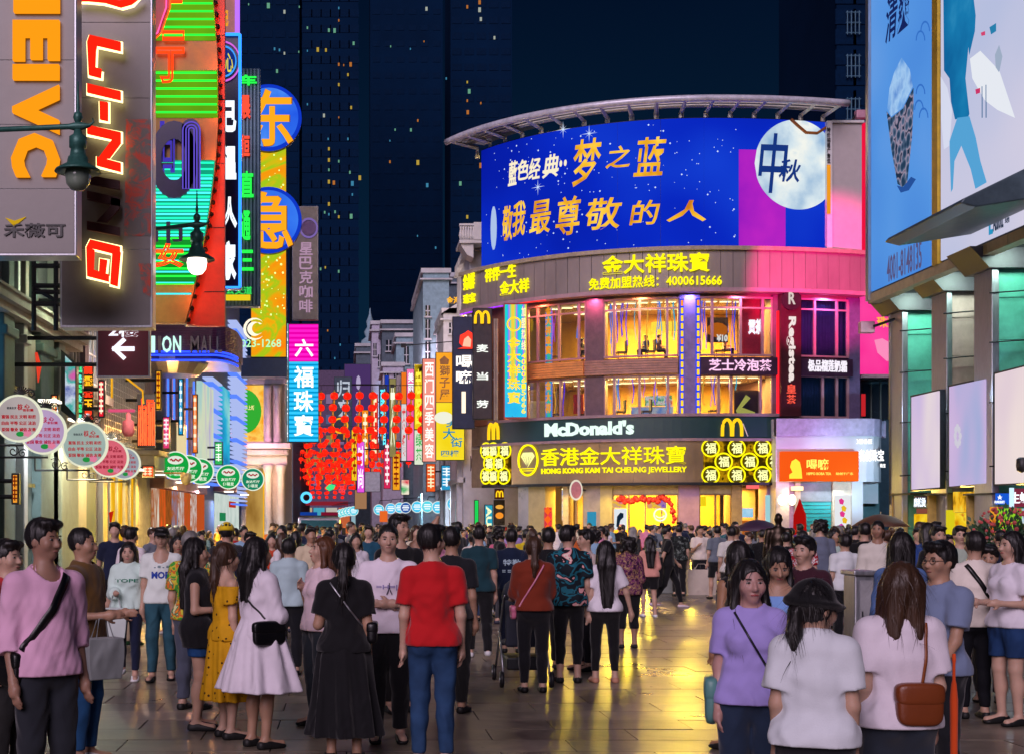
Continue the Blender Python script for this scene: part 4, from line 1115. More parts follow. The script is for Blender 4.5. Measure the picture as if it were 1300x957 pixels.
# cafe furniture and lights behind the glass
M_SOFA=mat('dark_seat',(.03,.035,.05),.6);M_TABLE=mat('table_top',(.3,.2,.12),.4)
rg=random.Random(11)
for z0,ztop in((ZW0-.03,ZW1),(ZL0-.03,ZL1)):
 for k in range(7):
  u=U(690)+k*(U(968)-U(690))/6+rg.uniform(-.3,.3)
  t=thing('cafe_chair','dark high backed chair number %s along the %s cafe windows'%(['one','two','three','four','five','six','seven'][k],'upper' if z0>9 else 'lower'),'chair',FC(u,-1.3)+(z0,),group='chairs behind the cafe windows')
  x,y=FC(u,-1.3)
  put('seat',MB().box(x-.25,x+.25,y-.25,y+.25,z0+.40,z0+.48),M_SOFA,t)
  put('backrest',MB().box(x+.2,x+.27,y-.25,y+.25,z0+.48,z0+1.05),M_SOFA,t)
  for sx in(-.2,.2):
   for sy in(-.2,.2):put('leg',MB().box(x+sx-.02,x+sx+.02,y+sy-.02,y+sy+.02,z0,z0+.40),M_DARK,t)
 lgt=MB()
 for k in range(16):
  u=U(685)+k*(U(972)-U(685))/15
  for off in(-1.6,-4.0):
   x,y=FC(u,off)
   lgt.box(x-.28,x+.28,y-.12,y+.12,ztop-.02,ztop+.0)
 put('ceiling_light',lgt,glow('#ffe2a0',3.2),rb)['kind']='stuff'
 for px in(705,790,850,920,960):
  x,y=FC(U(px),-2.6)
  lamp('cafe_lamp','AREA',(x,y,ztop-.08),900,'#ffc058',1.6,parent=rb)
for px in(836,847,858):
 t=thing('drum_pendant','yellow drum pendant lamp in the upper cafe window, %s of the three'%{836:'leftmost',847:'middle',858:'rightmost'}[px],'lamp',FC(U(px),-2.0)+(ZF(420),),group='pendant lamps in the upper cafe')
 x,y=FC(U(px),-2.0)
 put('shade',MB().lathe([(.32,ZF(413)),(.34,ZF(402))],(x,y,0),18),glow('#ffd038',1.5),t,True)
 put('cord',MB().tube([(x,y,ZF(402)),(x,y,ZW1)],.02,4),M_DARK,t)
rg=random.Random(31)
for z0,z1 in((ZW0+.12,ZW1-.15),(ZL0+.12,ZL1-.1)):
 for k in range(26):
  px=rg.choice((rg.uniform(684,742),rg.uniform(770,858),rg.uniform(770,858),rg.uniform(892,940)))
  x,y=FC(U(px),-.22-rg.uniform(0,.5));zb=z0+rg.uniform(0,.5)*(z1-z0)
  put('reflection_streak',MB().tube([(x+.05*math.sin(q*5+k),y,zb+(z1-zb)*q)for q in(0,.25,.5,.75,1)],rg.uniform(.012,.035),5),glow(rg.choice(('#3a58ff','#6a3cff','#4a8cff','#ffb840','#b060ff','#38c8e8')),.9,True),rb)  # glowing tubes stand for coloured neon reflections in the windows
def fposter(name,label,px,m,off,cat='poster',edge=M_DARK):
 t=thing(name,label,cat,FC(U((px[0]+px[2])/2),off)+(ZF(px[3]),))
 put('board',rpx(px[0],px[2],ZF(px[3]),ZF(px[1]),off,off-.06),m,t)
 return t
p_=fposter('food_poster','dark square poster with orange dish and price in the upper window',(900,402,927,434),mat('poster_dark',(.05,.02,.02),.4),-.35)
fpoly(p_,'dish',[(U(913)+.55*math.cos(a),ZF(418)+.38*math.sin(a))for a in[i*.5236 for i in range(12)]],glow('#e07018',.8,True),-.33)
fletters(p_,'¥10',(912,424,926,433),glow('#fff0e0',1.0,True),-.33,bold=.03)
p_=fposter('neon_curtain','bright red banner with white neon writing in the upper window',(944,378,974,450),mat('red_banner',(.65,.02,.05),.6),-.4,'banner')
fletters(p_,'贡茶',(953,404,972,424),glow('#fff0f8',1.5,True),-.38,neon=.05)
p_=fposter('yellow_print','dark panel with a pale yellow diamond print in the lower window',(935,494,968,526),mat('poster_dark',(.05,.02,.02),.4),-.35)
fpoly(p_,'print',[(U(937),ZF(520)),(U(950),ZF(500)),(U(956),ZF(504)),(U(945),ZF(516)),(U(962),ZF(522)),(U(960),ZF(526)),(U(940),ZF(526))],glow('#d8cc60',.7,True),-.33)
p_=fposter('red_wall_board','plain deep red board with a spot lamp in the lower left window',(722,495,735,520),mat('red_wall',(.5,.03,.02),.6),-.6,'panel')
p_=fposter('price_board','multi coloured menu boards over the counter in the lower window',(815,496,860,509),glow_ramp('menu_boards',[(0.3,'#c83020'),(0.45,'#e8e0d0'),(0.55,'#20a060'),(0.65,'#f0c040'),(0.8,'#3050a0')],.9,scale=3),-2.5,'menu board')
p_=thing('service_counter','white tea shop counter with glowing front in the lower window','counter',FC(U(830),-2)+(ZL0,))
put('front',rpx(795,860,ZL0+.05,ZF(512),-2.0,-2.6),glow_ramp('counter_glow',[(0.35,'#e8dcc8'),(0.6,'#6a90d8'),(0.8,'#e0a8d8')],.7,scale=1.2),p_)
put('top',rpx(794,861,ZF(512),ZF(511),-1.9,-2.7),M_WHITE,p_)
# curved billboard
bb=thing('curved_billboard','large curved blue billboard with gold characters and a pale moon','billboard',FC(0,.2)+(ZB0,))
UB0,UB1=-13.2,U(1049)
put('backing',ribbon(MB(),UB0,UB1,ZB0+.05,ZB1,-.05,-.5),M_DARK,bb)
SKYP=glow_ramp('night_blue_print',[(0.25,'#0618a0'),(0.5,'#0a2ac8'),(0.75,'#1848e0')],.85,scale=.12,detail=2)
NV=9
for i in range(NV):
 a,b=UB0+(UB1-UB0)*i/NV,UB0+(UB1-UB0)*(i+1)/NV
 put('vinyl_panel',ribbon(MB(),a+.008,b-.008,ZB0+.1,ZB1-.05,.0,-.06),SKYP,bb)
put('painted_pink_glow',ribbon(MB(),U(938),U(997),ZB0+.1,ZF(190),.02,.0),glow_ramp('painted_pink_glow',[(0.3,'#8a18c8'),(0.6,'#c828d0'),(0.8,'#e048d8')],.8,scale=.25),bb)  # glowing strip stands for pink sign light falling on the vinyl
# the moon, clipped by the panel's top and right edge
um,zm,rm_=U(1012),ZF(207),57/FPX*72.4
pts=[]
for i in range(60):
 a=2*math.pi*i/60
 pts.append((min(um+rm_*math.cos(a),UB1-.02),min(zm+rm_*math.sin(a),ZB1-.06)))
mo=MB()
for i in range(40):
 ua,ub=um-rm_+2*rm_*i/40,um-rm_+2*rm_*(i+1)/40
 if ub>UB1-.02:break
 ha,hb_=[math.sqrt(max(0,rm_**2-(q-um)**2))for q in(ua,ub)]
 mo.add([FC(ua,.03)+(zm-ha,),FC(ub,.03)+(zm-hb_,),FC(ub,.03)+(min(zm+hb_,ZB1-.06),),FC(ua,.03)+(min(zm+ha,ZB1-.06),)],[(0,1,2,3)])
put('moon',mo,glow_ramp('moon_print',[(0.3,'#8fb4d8'),(0.5,'#d8e8f0'),(0.62,'#f6f8f0'),(0.75,'#a8cce8')],.9,scale=.55,detail=6),bb)
st=MB();rg=random.Random(8)
for k in range(150):
 u,z,r=rg.uniform(UB0+.3,U(935)),rg.uniform(ZB0+.3,ZB1-.2),rg.choice((.02,.03,.03,.05))
 q=[FC(u-r,.012)+(z,),FC(u,.012)+(z-r,),FC(u+r,.012)+(z,),FC(u,.012)+(z+r,)]
 st.add(q,[(0,1,2,3)])
for px,py in((715,165),(748,170),(683,238),(728,268)):
 u,z=U(px),ZF(py,px)
 for r,a in((.45,0),(.45,90),(.28,45),(.28,135)):
  dx,dz=r*math.cos(R_(a)),r*math.sin(R_(a))
  st.add([FC(u-dx,.014)+(z-dz,),FC(u+dz*.05,.014)+(z-dx*.05,),FC(u+dx,.014)+(z+dz,),FC(u-dz*.05,.014)+(z+dx*.05,)],[(0,1,2,3)])
put('star_print',st,glow('#cfe4ff',1.0,True),bb)['kind']='stuff'
GOLD=glow_ramp('gold_print',[(0.3,'#c8741c'),(0.5,'#f0b428'),(0.7,'#ffd858')],1.0,scale=.9);GOLD.cycles.emission_sampling='NONE'
PGOLD=glow('#f4e8c8',1.0,True);INK=glow('#1a3c90',.7,True)
def brush(seq,m,b=.012,sh=.18):
 for ch,x0,y0,x1,y1 in seq:fletters(bb,ch,(x0,y0,x1,y1),m,.05,.03,bold=b,shear=sh,name='character')
brush((('藍',646,205,658,236),('色',658,203,672,229),('经',672,201,687,228),('典',689,197,710,226),('‥',711,204,720,212)),PGOLD,.015)
brush((('梦',727,177,764,236),('之',769,186,800,214),('蓝',804,175,846,224)),GOLD)
brush((('敬',639,262,652,306),('我',652,256,668,300),('最',673,255,700,297),('尊',706,250,738,299),('敬',744,252,790,292),('的',799,255,838,286),('人',846,255,896,282)),GOLD,.012,.15)
brush((('中',962,170,1000,246),('秋',988,203,1016,232)),INK,.012)
fpoly(bb,'white_ellipse',[(U(627)+.25*math.cos(a),ZF(290,627)+1.2*math.sin(a))for a in[i*.4488 for i in range(14)]],glow('#b8d0f8',.8,True),.03)
put('cable',MB().tube([FC(U(p),.1)+(ZF(y),)for p,y in((1003,150),(1012,158),(1022,166),(1036,166),(1047,158))],.08,6),mat('orange_cable',(.5,.16,.03),.5),bb,True)
# canopy over the billboard
cp=thing('roof_canopy','curved pale steel canopy with ribs and tubular rim above the blue billboard','canopy',FC(0,0)+(ZB1,))
ZC=22.8
uc0,uc1=-14.2,U(1054)
put('rim',MB().tube([FC(uc0+(uc1-uc0)*i/40,1.6)+(ZC-(0.9 if i>38 else 0)*0,)for i in range(41)],.17,10),mat('canopy_rim',(.70,.70,.80),.35,.2),cp,True)
put('inner_ring',MB().tube([FC(uc0+(uc1-uc0)*i/40,.2)+(ZC+.05,)for i in range(41)],.12,6),M_STEEL,cp,True)
M_CAN=mat('cream_steel',(.85,.80,.70),.45,.2)
for i in range(17):
 u=uc0+.3+(uc1-uc0-.6)*i/16
 a,b_,c_=FC(u,-.2),FC(u,0.2),FC(u,1.45)
 put('rib',MB().tube([a+(ZB1-.3,),a+(ZC-.2,),c_+(ZC-.05,)],[.13,.13,.08],4),M_CAN,cp)
for o in(.5,.9,1.25):
 put('purlin',MB().tube([FC(uc0+(uc1-uc0)*i/30,o)+(ZC-.0,)for i in range(31)],.035,5),M_CAN,cp,True)
put('roof_sheet',ribbon(MB(),uc0,U(668),ZC+.1,ZC+.14,1.4,-.8),M_STEEL,cp)
lamp('canopy_lamp','AREA',FC(U(628),.9)+(ZC-.5,),260,'#ffd890',.8,(0,0,0),parent=cp)
lamp('canopy_lamp','AREA',FC(U(700),1.2)+(ZC-.4,),220,'#ffd890',.8,(0,0,0),parent=cp)
# glowing characters on the zinc fascia
M_YL=glow('#fff012',1.15,True)
fs1=thing('fascia_lettering','two rows of yellow lit characters and phone number on the zinc fascia','sign',FC(U(840),.7)+(ZF(368),))
fletters(fs1,'金大祥珠寶',(768,325,897,349),M_YL,.58,.1,bold=.03)
fletters(fs1,'免费加盟热线：4000615666',(752,352,912,367),M_YL,.58,.08,bold=.03)
fs2=thing('fascia_lettering','small slanted yellow characters in two lines near the left end of the zinc fascia','sign',FC(U(655),.7)+(ZF(376),))
fletters(fs2,'祥伴一生',(627,338,664,357),M_YL,.58,.08,bold=.02)
fletters(fs2,'金大祥',(645,357,680,375),M_YL,.58,.08,bold=.02)
fs3=thing('fascia_lettering','narrow foreshortened yellow letters at the leftmost end of the zinc fascia','sign',FC(U(606),.7)+(ZF(385),))
fletters(fs3,'金大祥',(601,348,614,369),M_YL,.58,.1,bold=.04)
fletters(fs3,'珠宝',(601,374,615,386),M_YL,.58,.1,bold=.04)
# dark green fascia with the arches
mg=thing('dark_green_fascia_sign','dark green shop fascia with white lettering and a golden arch mark','sign',FC(U(810),.4)+(ZM0,))
put('board',rpx(628,984,ZM0,ZM1+.05,.4,.05),mat('dark_green_board',(.012,.05,.055),.4,noise=.2,scale=.5),mg)
put('ledge',rpx(628,984,ZM1+.05,ZM1+.2,.5,.0),mat('mauve_ledge',(.30,.2,.24),.5),mg)
fletters(mg,"McDonald's",(697,535,806,553),glow('#dcf4e8',1.15,True),.4,.1,bold=.045)
def arches(parent,px,fn,m,w=2.4):
 x0,y0,x1,y1=px
 mb=MB();xm=(x0+x1)/2
 for s in(-1,1):
  c=xm+s*(x1-x0)/4;rx=(x1-x0)/4
  path=[]
  for i in range(13):
   a=math.pi*i/12
   path.append((c-rx*math.cos(a)*(.92 if True else 1),y1-(y1-y0)*math.sin(a)**.55))
  mb.tube([fn(p[0],p[1])for p in path],w,6)
 return put('arch_logo',mb,m,parent,True)
M_ARCH=glow('#ffc81c',1.15,True)
arches(mg,(913,533,938,554),lambda a,b:FC(U(a),.5)+(ZF(b),),M_ARCH,.085)
put('tube_lamp',MB().tube([FC(U(939),.5)+(ZF(538),),FC(U(945),.5)+(ZF(554),)],.03,5),M_WHITE,mg)
arches(mg,(629,538,641,558),lambda a,b:FC(U(a),.5)+(ZF(b,635),),M_ARCH,.085)
# bronze jewellery fascia
jw=thing('bronze_fascia_sign','long bronze shop fascia with glowing yellow characters and diamond emblem','sign',FC(U(800),.5)+(ZJ0,))
uj0,uj1=U(657),U(890)
for i in range(6):
 a,b=uj0+(uj1-uj0)*i/6,uj0+(uj1-uj0)*(i+1)/6
 put('metal_panel',ribbon(MB(),a+.006,b-.006,ZJ0,ZJ1,.5,.05),M_BRONZE,jw)
put('top_trim',rpx(622,986,ZJ1,ZJ1+.14,.62,.0),mat('mauve_ledge',(.30,.2,.24),.5),jw)
put('bottom_trim',rpx(622,986,ZJ0-.14,ZJ0,.58,.0),M_DARK,jw)
fletters(jw,'香港金大祥珠寶',(694,567,869,590),M_YL,.5,.12,bold=.008)
for px in(720,780,840):
 x,y=FC(U(px),.9)
 lamp('sign_glow','AREA',(x,y,(ZJ0+ZJ1)/2),1100,'#ffdc40',3.6,(R_(-52),0,R_(-22)),1.4,parent=jw,spread=84)
fletters(jw,'HONG KONG KAM TAI CHEUNG JEWELLERY',(694,593,870,602),M_YL,.5,.08,bold=.03)
ue,ze=U(678),ZF(584,678)
ring=MB()
ring.tube([FC(ue+.58*math.cos(a),.58)+(ze+.80*math.sin(a),)for a in[i*2*math.pi/28 for i in range(28)]],.06,6,True)
for dz in(-.45,-.56):ring.tube([FC(ue-.42,.58)+(ze+dz,),FC(ue+.42,.58)+(ze+dz,)],.025,5)
put('emblem_ring',ring,M_YL,jw)
fpoly(jw,'diamond',[(ue-.42,ze+.2),(ue-.28,ze+.4),(ue+.28,ze+.4),(ue+.42,ze+.2),(ue,ze-.38)],glow('#ffffa0',1.1,True),.6)
for dx in(-.42,-.15,.15,.42):put('facet_line',MB().tube([FC(ue+dx*.6,.62)+(ze+.2,),FC(ue,.62)+(ze-.36,)],.012,4),M_BRONZE,jw)
# bulb panels with round motifs
def motif_panel(label,pa,pb,rows):
 t=thing('motif_panel',label,'sign',FC(U((pa+pb)/2),.5)+(ZJ0,))
 put('board',rpx(pa,pb,ZJ0,ZJ1,.46,.05),glow_ramp('amber_panel_%d'%pa,[(0.3,'#241a04'),(0.5,'#4a3606'),(0.62,'#c8960c'),(0.7,'#3a2a06')],.8,'noise',2.2),t)
 for(px,py)in rows:
  u,z,r=U(px),ZF(py,px),.42
  put('ring',MB().tube([FC(u+r*math.cos(a),.52)+(z+r*math.sin(a),)for a in[i*2*math.pi/20 for i in range(20)]],.045,5,True),M_YL,t)
  put('disc',fpolymesh([(u+r*.9*math.cos(i*.5236),z+r*.9*math.sin(i*.5236))for i in range(12)],.50),glow('#6a5a10',.6,True),t)
  v,f=text_uv('福',(u-.26,z-.27,u+.26,z+.27),bold=.02)
  me=bpy.data.meshes.new('character');me.from_pydata([FC(float(a),.54+float(c)*.04)+(float(b),)for a,b,c in v],[],f);link('character',me,t,glow('#ffffb0',1.1,True))
def fpolymesh(pts,off,depth=.03):
 mb=MB();n=len(pts)
 mb.add([FC(u,off)+(z,)for u,z in pts]+[FC(u,off-depth)+(z,)for u,z in pts],[tuple(range(n)),tuple(range(2*n-1,n-1,-1))]+[((i+1)%n,i,n+i,n+(i+1)%n)for i in range(n)])
 return mb
motif_panel('amber panel of nine glowing round motifs at the right of the bronze fascia',891,985,[(899,569),(931,569),(963,569),(915,586),(947,586),(978,586),(899,603),(931,603),(963,603)])
motif_panel('narrow amber panel of round motifs at the left end of the bronze fascia',622,656,[(626,572),(635,572),(649,572),(630,588),(642,588),(626,604),(635,604),(648,604)])
# ground floor shops
M_YST=mat('yellow_stone',(.42,.36,.18),.6,noise=.15);M_GRM=mat('grey_marble',(.24,.22,.26),.3,noise=.3,scale=1.3);M_PUR=mat('purple_tile',(.36,.22,.36),.45,noise=.15)
for pa,pb,m_ in((660,673,M_GRM),(673,694,M_YST),(742,763,M_GRM),(763,778,M_YST),(861,887,M_PUR),(928,941,mat('tan_wall',(.42,.30,.14),.5)),(972,985,M_PUR)):
 put('shop_pier',rpx(pa,pb,0,ZJ0-.14,.15,-.9),m_,rb)
shop_floor=MB().prism(inner(UL,UR,-.1)+inner(UL,UR,-6.4)[::-1],0.0,.02)
put('shop_floor',shop_floor,mat('shop_floor_tile',(.5,.42,.28),.25),rb)
M_SHOPW=mat('gold_shop_wall',(.78,.48,.06),.5,noise=.25,scale=.7)
put('shop_back_wall',ribbon(MB(),U(694),U(940),.02,ZJ0-.2,-3.2,-3.4),M_SHOPW,rb)
for pa,pb,m_ in((715,722,mat('cream_pier',(.6,.5,.3),.5)),(722,741,None),(778,861,None),(888,928,None)):
 if m_ is not None:put('jamb',rpx(pa,pb,0,ZJ0-.14,.05,-.6),m_,rb);continue
 win=put('shopfront',rpx(pa,pb,ZF(628),ZF(626),.05,-.15),M_BRONZE,rb)
 put('lintel',rpx(pa,pb,ZF(626),ZJ0-.14,.0,-.2),mat('cream_lintel',(.55,.45,.25),.5),win)
 n=max(2,int((pb-pa)/20))
 for k in range(n+1):put('door_post',ribbon(MB(),U(pa)+(U(pb)-U(pa))*k/n-.04,U(pa)+(U(pb)-U(pa))*k/n+.04,0.02,ZF(628),.04,-.1),M_BRONZE,win)
 for k in range(n):put('pane',ribbon(MB(),U(pa)+(U(pb)-U(pa))*k/n+.04,U(pa)+(U(pb)-U(pa))*(k+1)/n-.04,0.05,ZF(628),-.02,-.04),M_GLASS,win)
for k in range(5):
 u=U(782)+k*(U(858)-U(782))/4.5
 put('display_case',ribbon(MB(),u,u+.75,.02,1.0,-1.2,-1.8),mat('display_case',(.6,.36,.08),.3),rb)
for px,e in((705,120),(731,160),(795,300),(820,300),(848,300),(908,320),(955,160)):
 x,y=FC(U(px),-1.6)
 lamp('shop_lamp','AREA',(x,y,ZJ0-.3),e,'#ffc848',1.4,parent=rb)
for px in(712,770,800,840,900):
 x,y=FC(U(px),.5);lamp('added_soffit_lamp','AREA',(x,y-.6,ZJ0-.2),80,'#ffd860',.5,(R_(-25),0,0),parent=rb)  # lamps added below the bronze fascia to fill in light
sl=MB()
for k in range(18):
 u=U(700)+k*(U(935)-U(700))/17;x,y=FC(u,-1.6);sl.box(x-.2,x+.2,y-.2,y+.2,ZJ0-.26,ZJ0-.22)
put('shop_glow_box',sl,glow('#ffe8a0',3.5),rb)['kind']='stuff'
# garland and posters in the jewellery window
gar=MB();rg=random.Random(4)
for k in range(90):
 t=k/89;px=786+70*t;py=631+4.5*abs(math.sin(t*math.pi*2.5))if t<.9 else 634+(t-.9)*260
 x,y=FC(U(px),.12);gar.ball((x+rg.uniform(-.08,.08),y,ZF(py)+rg.uniform(-.1,.1)),rg.uniform(.09,.15),6,4)
tag(put('red_garland',gar,mat('red_tinsel',(.55,.02,.015),.5),None,True),'red tinsel garland draped across the jewellery shop window','garland')
def simple_poster(label,px,m,off,cat='poster'):
 t=thing('poster',label,cat,FC(U((px[0]+px[2])/2),off)+(ZF(px[3]),))
 put('board',rpx(px[0],px[2],ZF(px[3]),ZF(px[1]),off,off-.05),m,t);return t
p_=simple_poster('white poster with a dark haired portrait at the jewellery window',(780,645,796,672),glow('#e8eef4',.85),.12)
fpoly(p_,'portrait_hair',[(U(783),ZF(668)),(U(784),ZF(655)),(U(788),ZF(650)),(U(792),ZF(651)),(U(792),ZF(656)),(U(788),ZF(660)),(U(786),ZF(669))],glow('#183048',.5,True),.14)
fpoly(p_,'portrait_dress',[(U(783),ZF(672)),(U(787),ZF(665)),(U(792),ZF(665)),(U(794),ZF(672))],glow('#e07898',.8,True),.14)
p_=simple_poster('magenta and yellow sunburst sticker beside the portrait poster',(778,633,795,644),glow_ramp('sunburst',[(0.3,'#c818a8'),(0.5,'#f0c018'),(0.7,'#5818c8')],.9,scale=1.6),.10,'sticker')
p_=simple_poster('magenta and yellow sunburst sticker in the middle of the jewellery window',(821,631,846,645),glow_ramp('sunburst',[(0.3,'#c818a8'),(0.5,'#f0c018'),(0.7,'#5818c8')],.9,scale=1.6),.10,'sticker')
p_=simple_poster('yellow and violet disc sticker on the glass right of the purple pier',(889,630,896,642),glow_ramp('sunburst2',[(0.3,'#b060c8'),(0.5,'#f0d018')],.9,scale=1.6),.10,'sticker')
t=thing('round_decal','white ring decal with a smile shaped logo on the jewellery window','decal',FC(U(838),.12)+(ZF(662),))
u,z=U(838),ZF(653)
put('ring',MB().tube([FC(u+.30*math.cos(a),.12)+(z+.30*math.sin(a),)for a in[i*2*math.pi/20 for i in range(20)]],.04,5,True),glow('#fffbe8',1.1,True),t)
put('mark',MB().tube([FC(u+.2*math.cos(a),.12)+(z-.02+.12*math.sin(a),)for a in[math.pi+i*math.pi/8 for i in range(9)]],.03,5),glow('#fffbe8',1.1,True),t)
p_=simple_poster('cyan poster low on the grey marble pier',(747,649,758,667),glow('#3aa0c8',.7),.2)
p_=simple_poster('tall red banner of yellow diamond shapes beside the yellow stone pier',(694,643,703,690),mat('red_banner',(.65,.02,.05),.6),.25,'banner')
for k in range(4):
 z=ZF(648+k*11,698);u=U(698.5);fpoly(p_,'gold_diamond',[(u-.2,z),(u,z-.22),(u+.2,z),(u,z+.22)],glow('#ff6a20',.9,True),.28)
p_=simple_poster('small bright promotional boards in the narrow shop beside the yellow pier',(704,620,714,660),glow_ramp('promo',[(0.3,'#e03020'),(0.5,'#f0e8c0'),(0.65,'#2868c8'),(0.75,'#f0b020')],.9,scale=2.5),-.8)
t=thing('oval_sign','small pink oval sign with white rim over the shop entrance','sign',FC(U(739),.8)+(ZF(635),))
x,y=FC(U(739),.9)
put('rim',MB().ring_y(x,ZF(622,739),.27,.33,y-.06,y+.06,28,1.6),glow('#f4ecd8',.8),t)
put('face',MB().disc_y(x,ZF(622,739),.28,y-.04,y+.04,28,.45),mat('pink_mesh',(.5,.2,.26),.6),t)
put('bracket',MB().tube([(x+.3,y,ZF(622,739)),FC(U(744),.1)+(ZF(622,739),)],.04,5),M_DARK,t)
# screens in the last bay
p_=simple_poster('row of pale blue menu screens inside the last lit shop bay',(945,644,971,656),glow_ramp('menu_screen',[(0.3,'#8cc8e8'),(0.6,'#e8f0f0')],.9,scale=1.5),-1.5,'screen')
p_=simple_poster('orange counter front inside the last lit shop bay',(943,660,972,690),glow('#d8742a',.55),-1.4,'counter')
p_=simple_poster('tall pale cyan lightbox at the end of the last lit shop bay',(970,628,983,690),glow('#a8dce0',.8),.2,'lightbox')
p_=simple_poster('small red lit sign under the fascia of the last lit shop bay',(945,613,961,620),glow('#ff6a6a',1.0),.3,'sign')
put('shop_back_wall',ribbon(MB(),U(941),U(985),.02,ZJ0-.2,-2.5,-2.7),mat('peach_wall',(.62,.44,.30),.6),rb)
# vertical brown sign on the plum pier
vs=thing('vertical_banner_sign','tall dark brown vertical sign with white letters and crest between window bays','sign',FC(U(998),.5)+(ZF(527),))
put('board',rpx(986,1011,ZF(528),ZF(375),.5,.12),mat('brown_red_board',(.06,.012,.018),.4),vs)
put('crest',fpolymesh([(U(998)+.52*math.cos(a),ZF(382)+.52*math.sin(a))for a in[i*.3927 for i in range(16)]],.62,.12),mat('crest_black',(.03,.015,.02),.4),vs)
fletters(vs,'R',(994,374,1002,389),glow('#e8d8d0',.8,True),.62,bold=.01)
fletters(vs,'Registea',(993,404,1004,486),glow('#f0e0dc',.95,True),.5,rot=90,bold=.03)
fletters(vs,'皇茶',(993,488,1004,514),glow('#ff5a48',.95,True),.5,vertical=True,bold=.02)
put('side_light',rpx(984.5,986,ZF(528),ZF(395),.3,.1),glow('#ff2030',1.2,True),vs)
# LED vertical sign on the left pier, and the two boards sticking out
lv=thing('led_vertical_sign','upright multicolour LED sign with gold characters and phone digits on the rust wall','sign',FC(U(655),1.2)+(ZF(530),))
LDp=73.6
put('case',MB().box(PX(640,LDp),PX(669.5,LDp),LDp+.02,LDp+.4,PZ(531,LDp),PZ(385,LDp)),mat('red_case',(.4,.05,.05),.4),lv)
LEDR=glow_ramp('rainbow_led',[(0.0,'#18d8c8'),(0.3,'#38a0ff'),(0.5,'#e048e0'),(0.7,'#40e0a0'),(0.95,'#f0d040')],.95,'wave',.42,'X')
put('face',MB().box(PX(641,LDp),PX(668.5,LDp),LDp-.03,LDp+.02,PZ(485,LDp),PZ(387,LDp)),LEDR,lv)
put('cyan_base',MB().box(PX(641,LDp),PX(668.5,LDp),LDp-.03,LDp+.02,PZ(529,LDp),PZ(485,LDp)),glow_ramp('aqua_led',[(0.3,'#28a8f0'),(0.7,'#38e0e8')],.95,scale=.6),lv)
letters(lv,'金大祥珠寶',(644,427,661,513),LDp-.04,glow('#ffd028',1.2,True),vertical=True,bold=.03)
letters(lv,'4000615666',(662,448,667.5,525),LDp-.04,glow('#ffe030',1.2,True),vertical=True,bold=.02)
letters(lv,'加盟热线',(662,389,667.5,446),LDp-.04,glow('#ffe8a0',1.2,True),vertical=True,bold=.02)
put('emblem_ring',MB().ring_y(PX(652.5,LDp),PZ(412,LDp),.30,.38,LDp-.1,LDp-.04,24),glow('#ffd028',1.2,True),lv)
lv2=thing('led_vertical_sign','narrow LED sign with orange characters seen behind the lower left cafe windows','sign',FC(U(690),-.4)+(ZL0,))
x0,y0=FC(U(690),-.5)
put('face',rpx(687,696,ZL0+.15,ZW1-.3,-.4,-.45),glow_ramp('rainbow_led2',[(0.0,'#18d8a8'),(0.4,'#3880ff'),(0.7,'#e0a040')],.9,'wave',.5,'X'),lv2)
fletters(lv2,'金大祥珠寶',(688,388,695,450),glow('#ff9a20',1.2,True),-.39,vertical=True,bold=.03)
fletters(lv2,'金大祥',(688,482,695,524),glow('#ff9a20',1.2,True),-.39,vertical=True,bold=.03)
h1=panel('vertical_sign','navy vertical sign with white neon characters and a glowing red figure emblem',(574.5,402,603,544),77,mat('navy_board',(.012,.022,.07),.4),.4,M_DARK,bracket=False)
hp=[(581,443),(588,441),(583,436),(584,426),(590,423),(594,420),(599,423),(602,431),(603,443)]
strokes(h1,'red_emblem',[hp],77,glow('#ff3a2a',1.3,True),.1,.02)
strokes(h1,'emblem_fill',[[(587,440),(589,431),(594,427),(598,432),(597,441)]],77,glow('#ffc0a0',1.0,True),.13,.1)
letters(h1,'喝嘛',(579,450,599,488),76.97,glow('#fff4ea',1.5,True),vertical=True,bold=.03)
put('light_bar',MB().box(PX(586,77),PX(591,77),76.9,76.97,PZ(524,77),PZ(497,77)),glow('#ffe8c8',1.4,True),h1)
h2=panel('vertical_sign','dark grey vertical sign with golden arches and three white characters',(600.5,391,625,532),75.0,mat('charcoal_board',(.04,.032,.036),.4),.4,M_DARK,bracket=False)
arches(h2,(603,396,621,411),lambda a,b:tuple(PT(a,b,74.9)),M_ARCH,.075)
letters(h2,'麦当劳',(605,425,620,530),74.97,glow('#f4f8f0',1.15,True),vertical=True,gap=.72,bold=.03)
vp=MB()
for px in(628,631):vp.tube([PT(px,405,75.2),PT(px,533,75.2)],.06,6)
vp.tube([PT(626,470,75.2),PT(633,474,75.2),PT(626,482,75.2)],.05,5)
tag(put('downpipe',vp,M_STONE),'pair of thin beige drainpipes beside the dark arches sign','pipe')
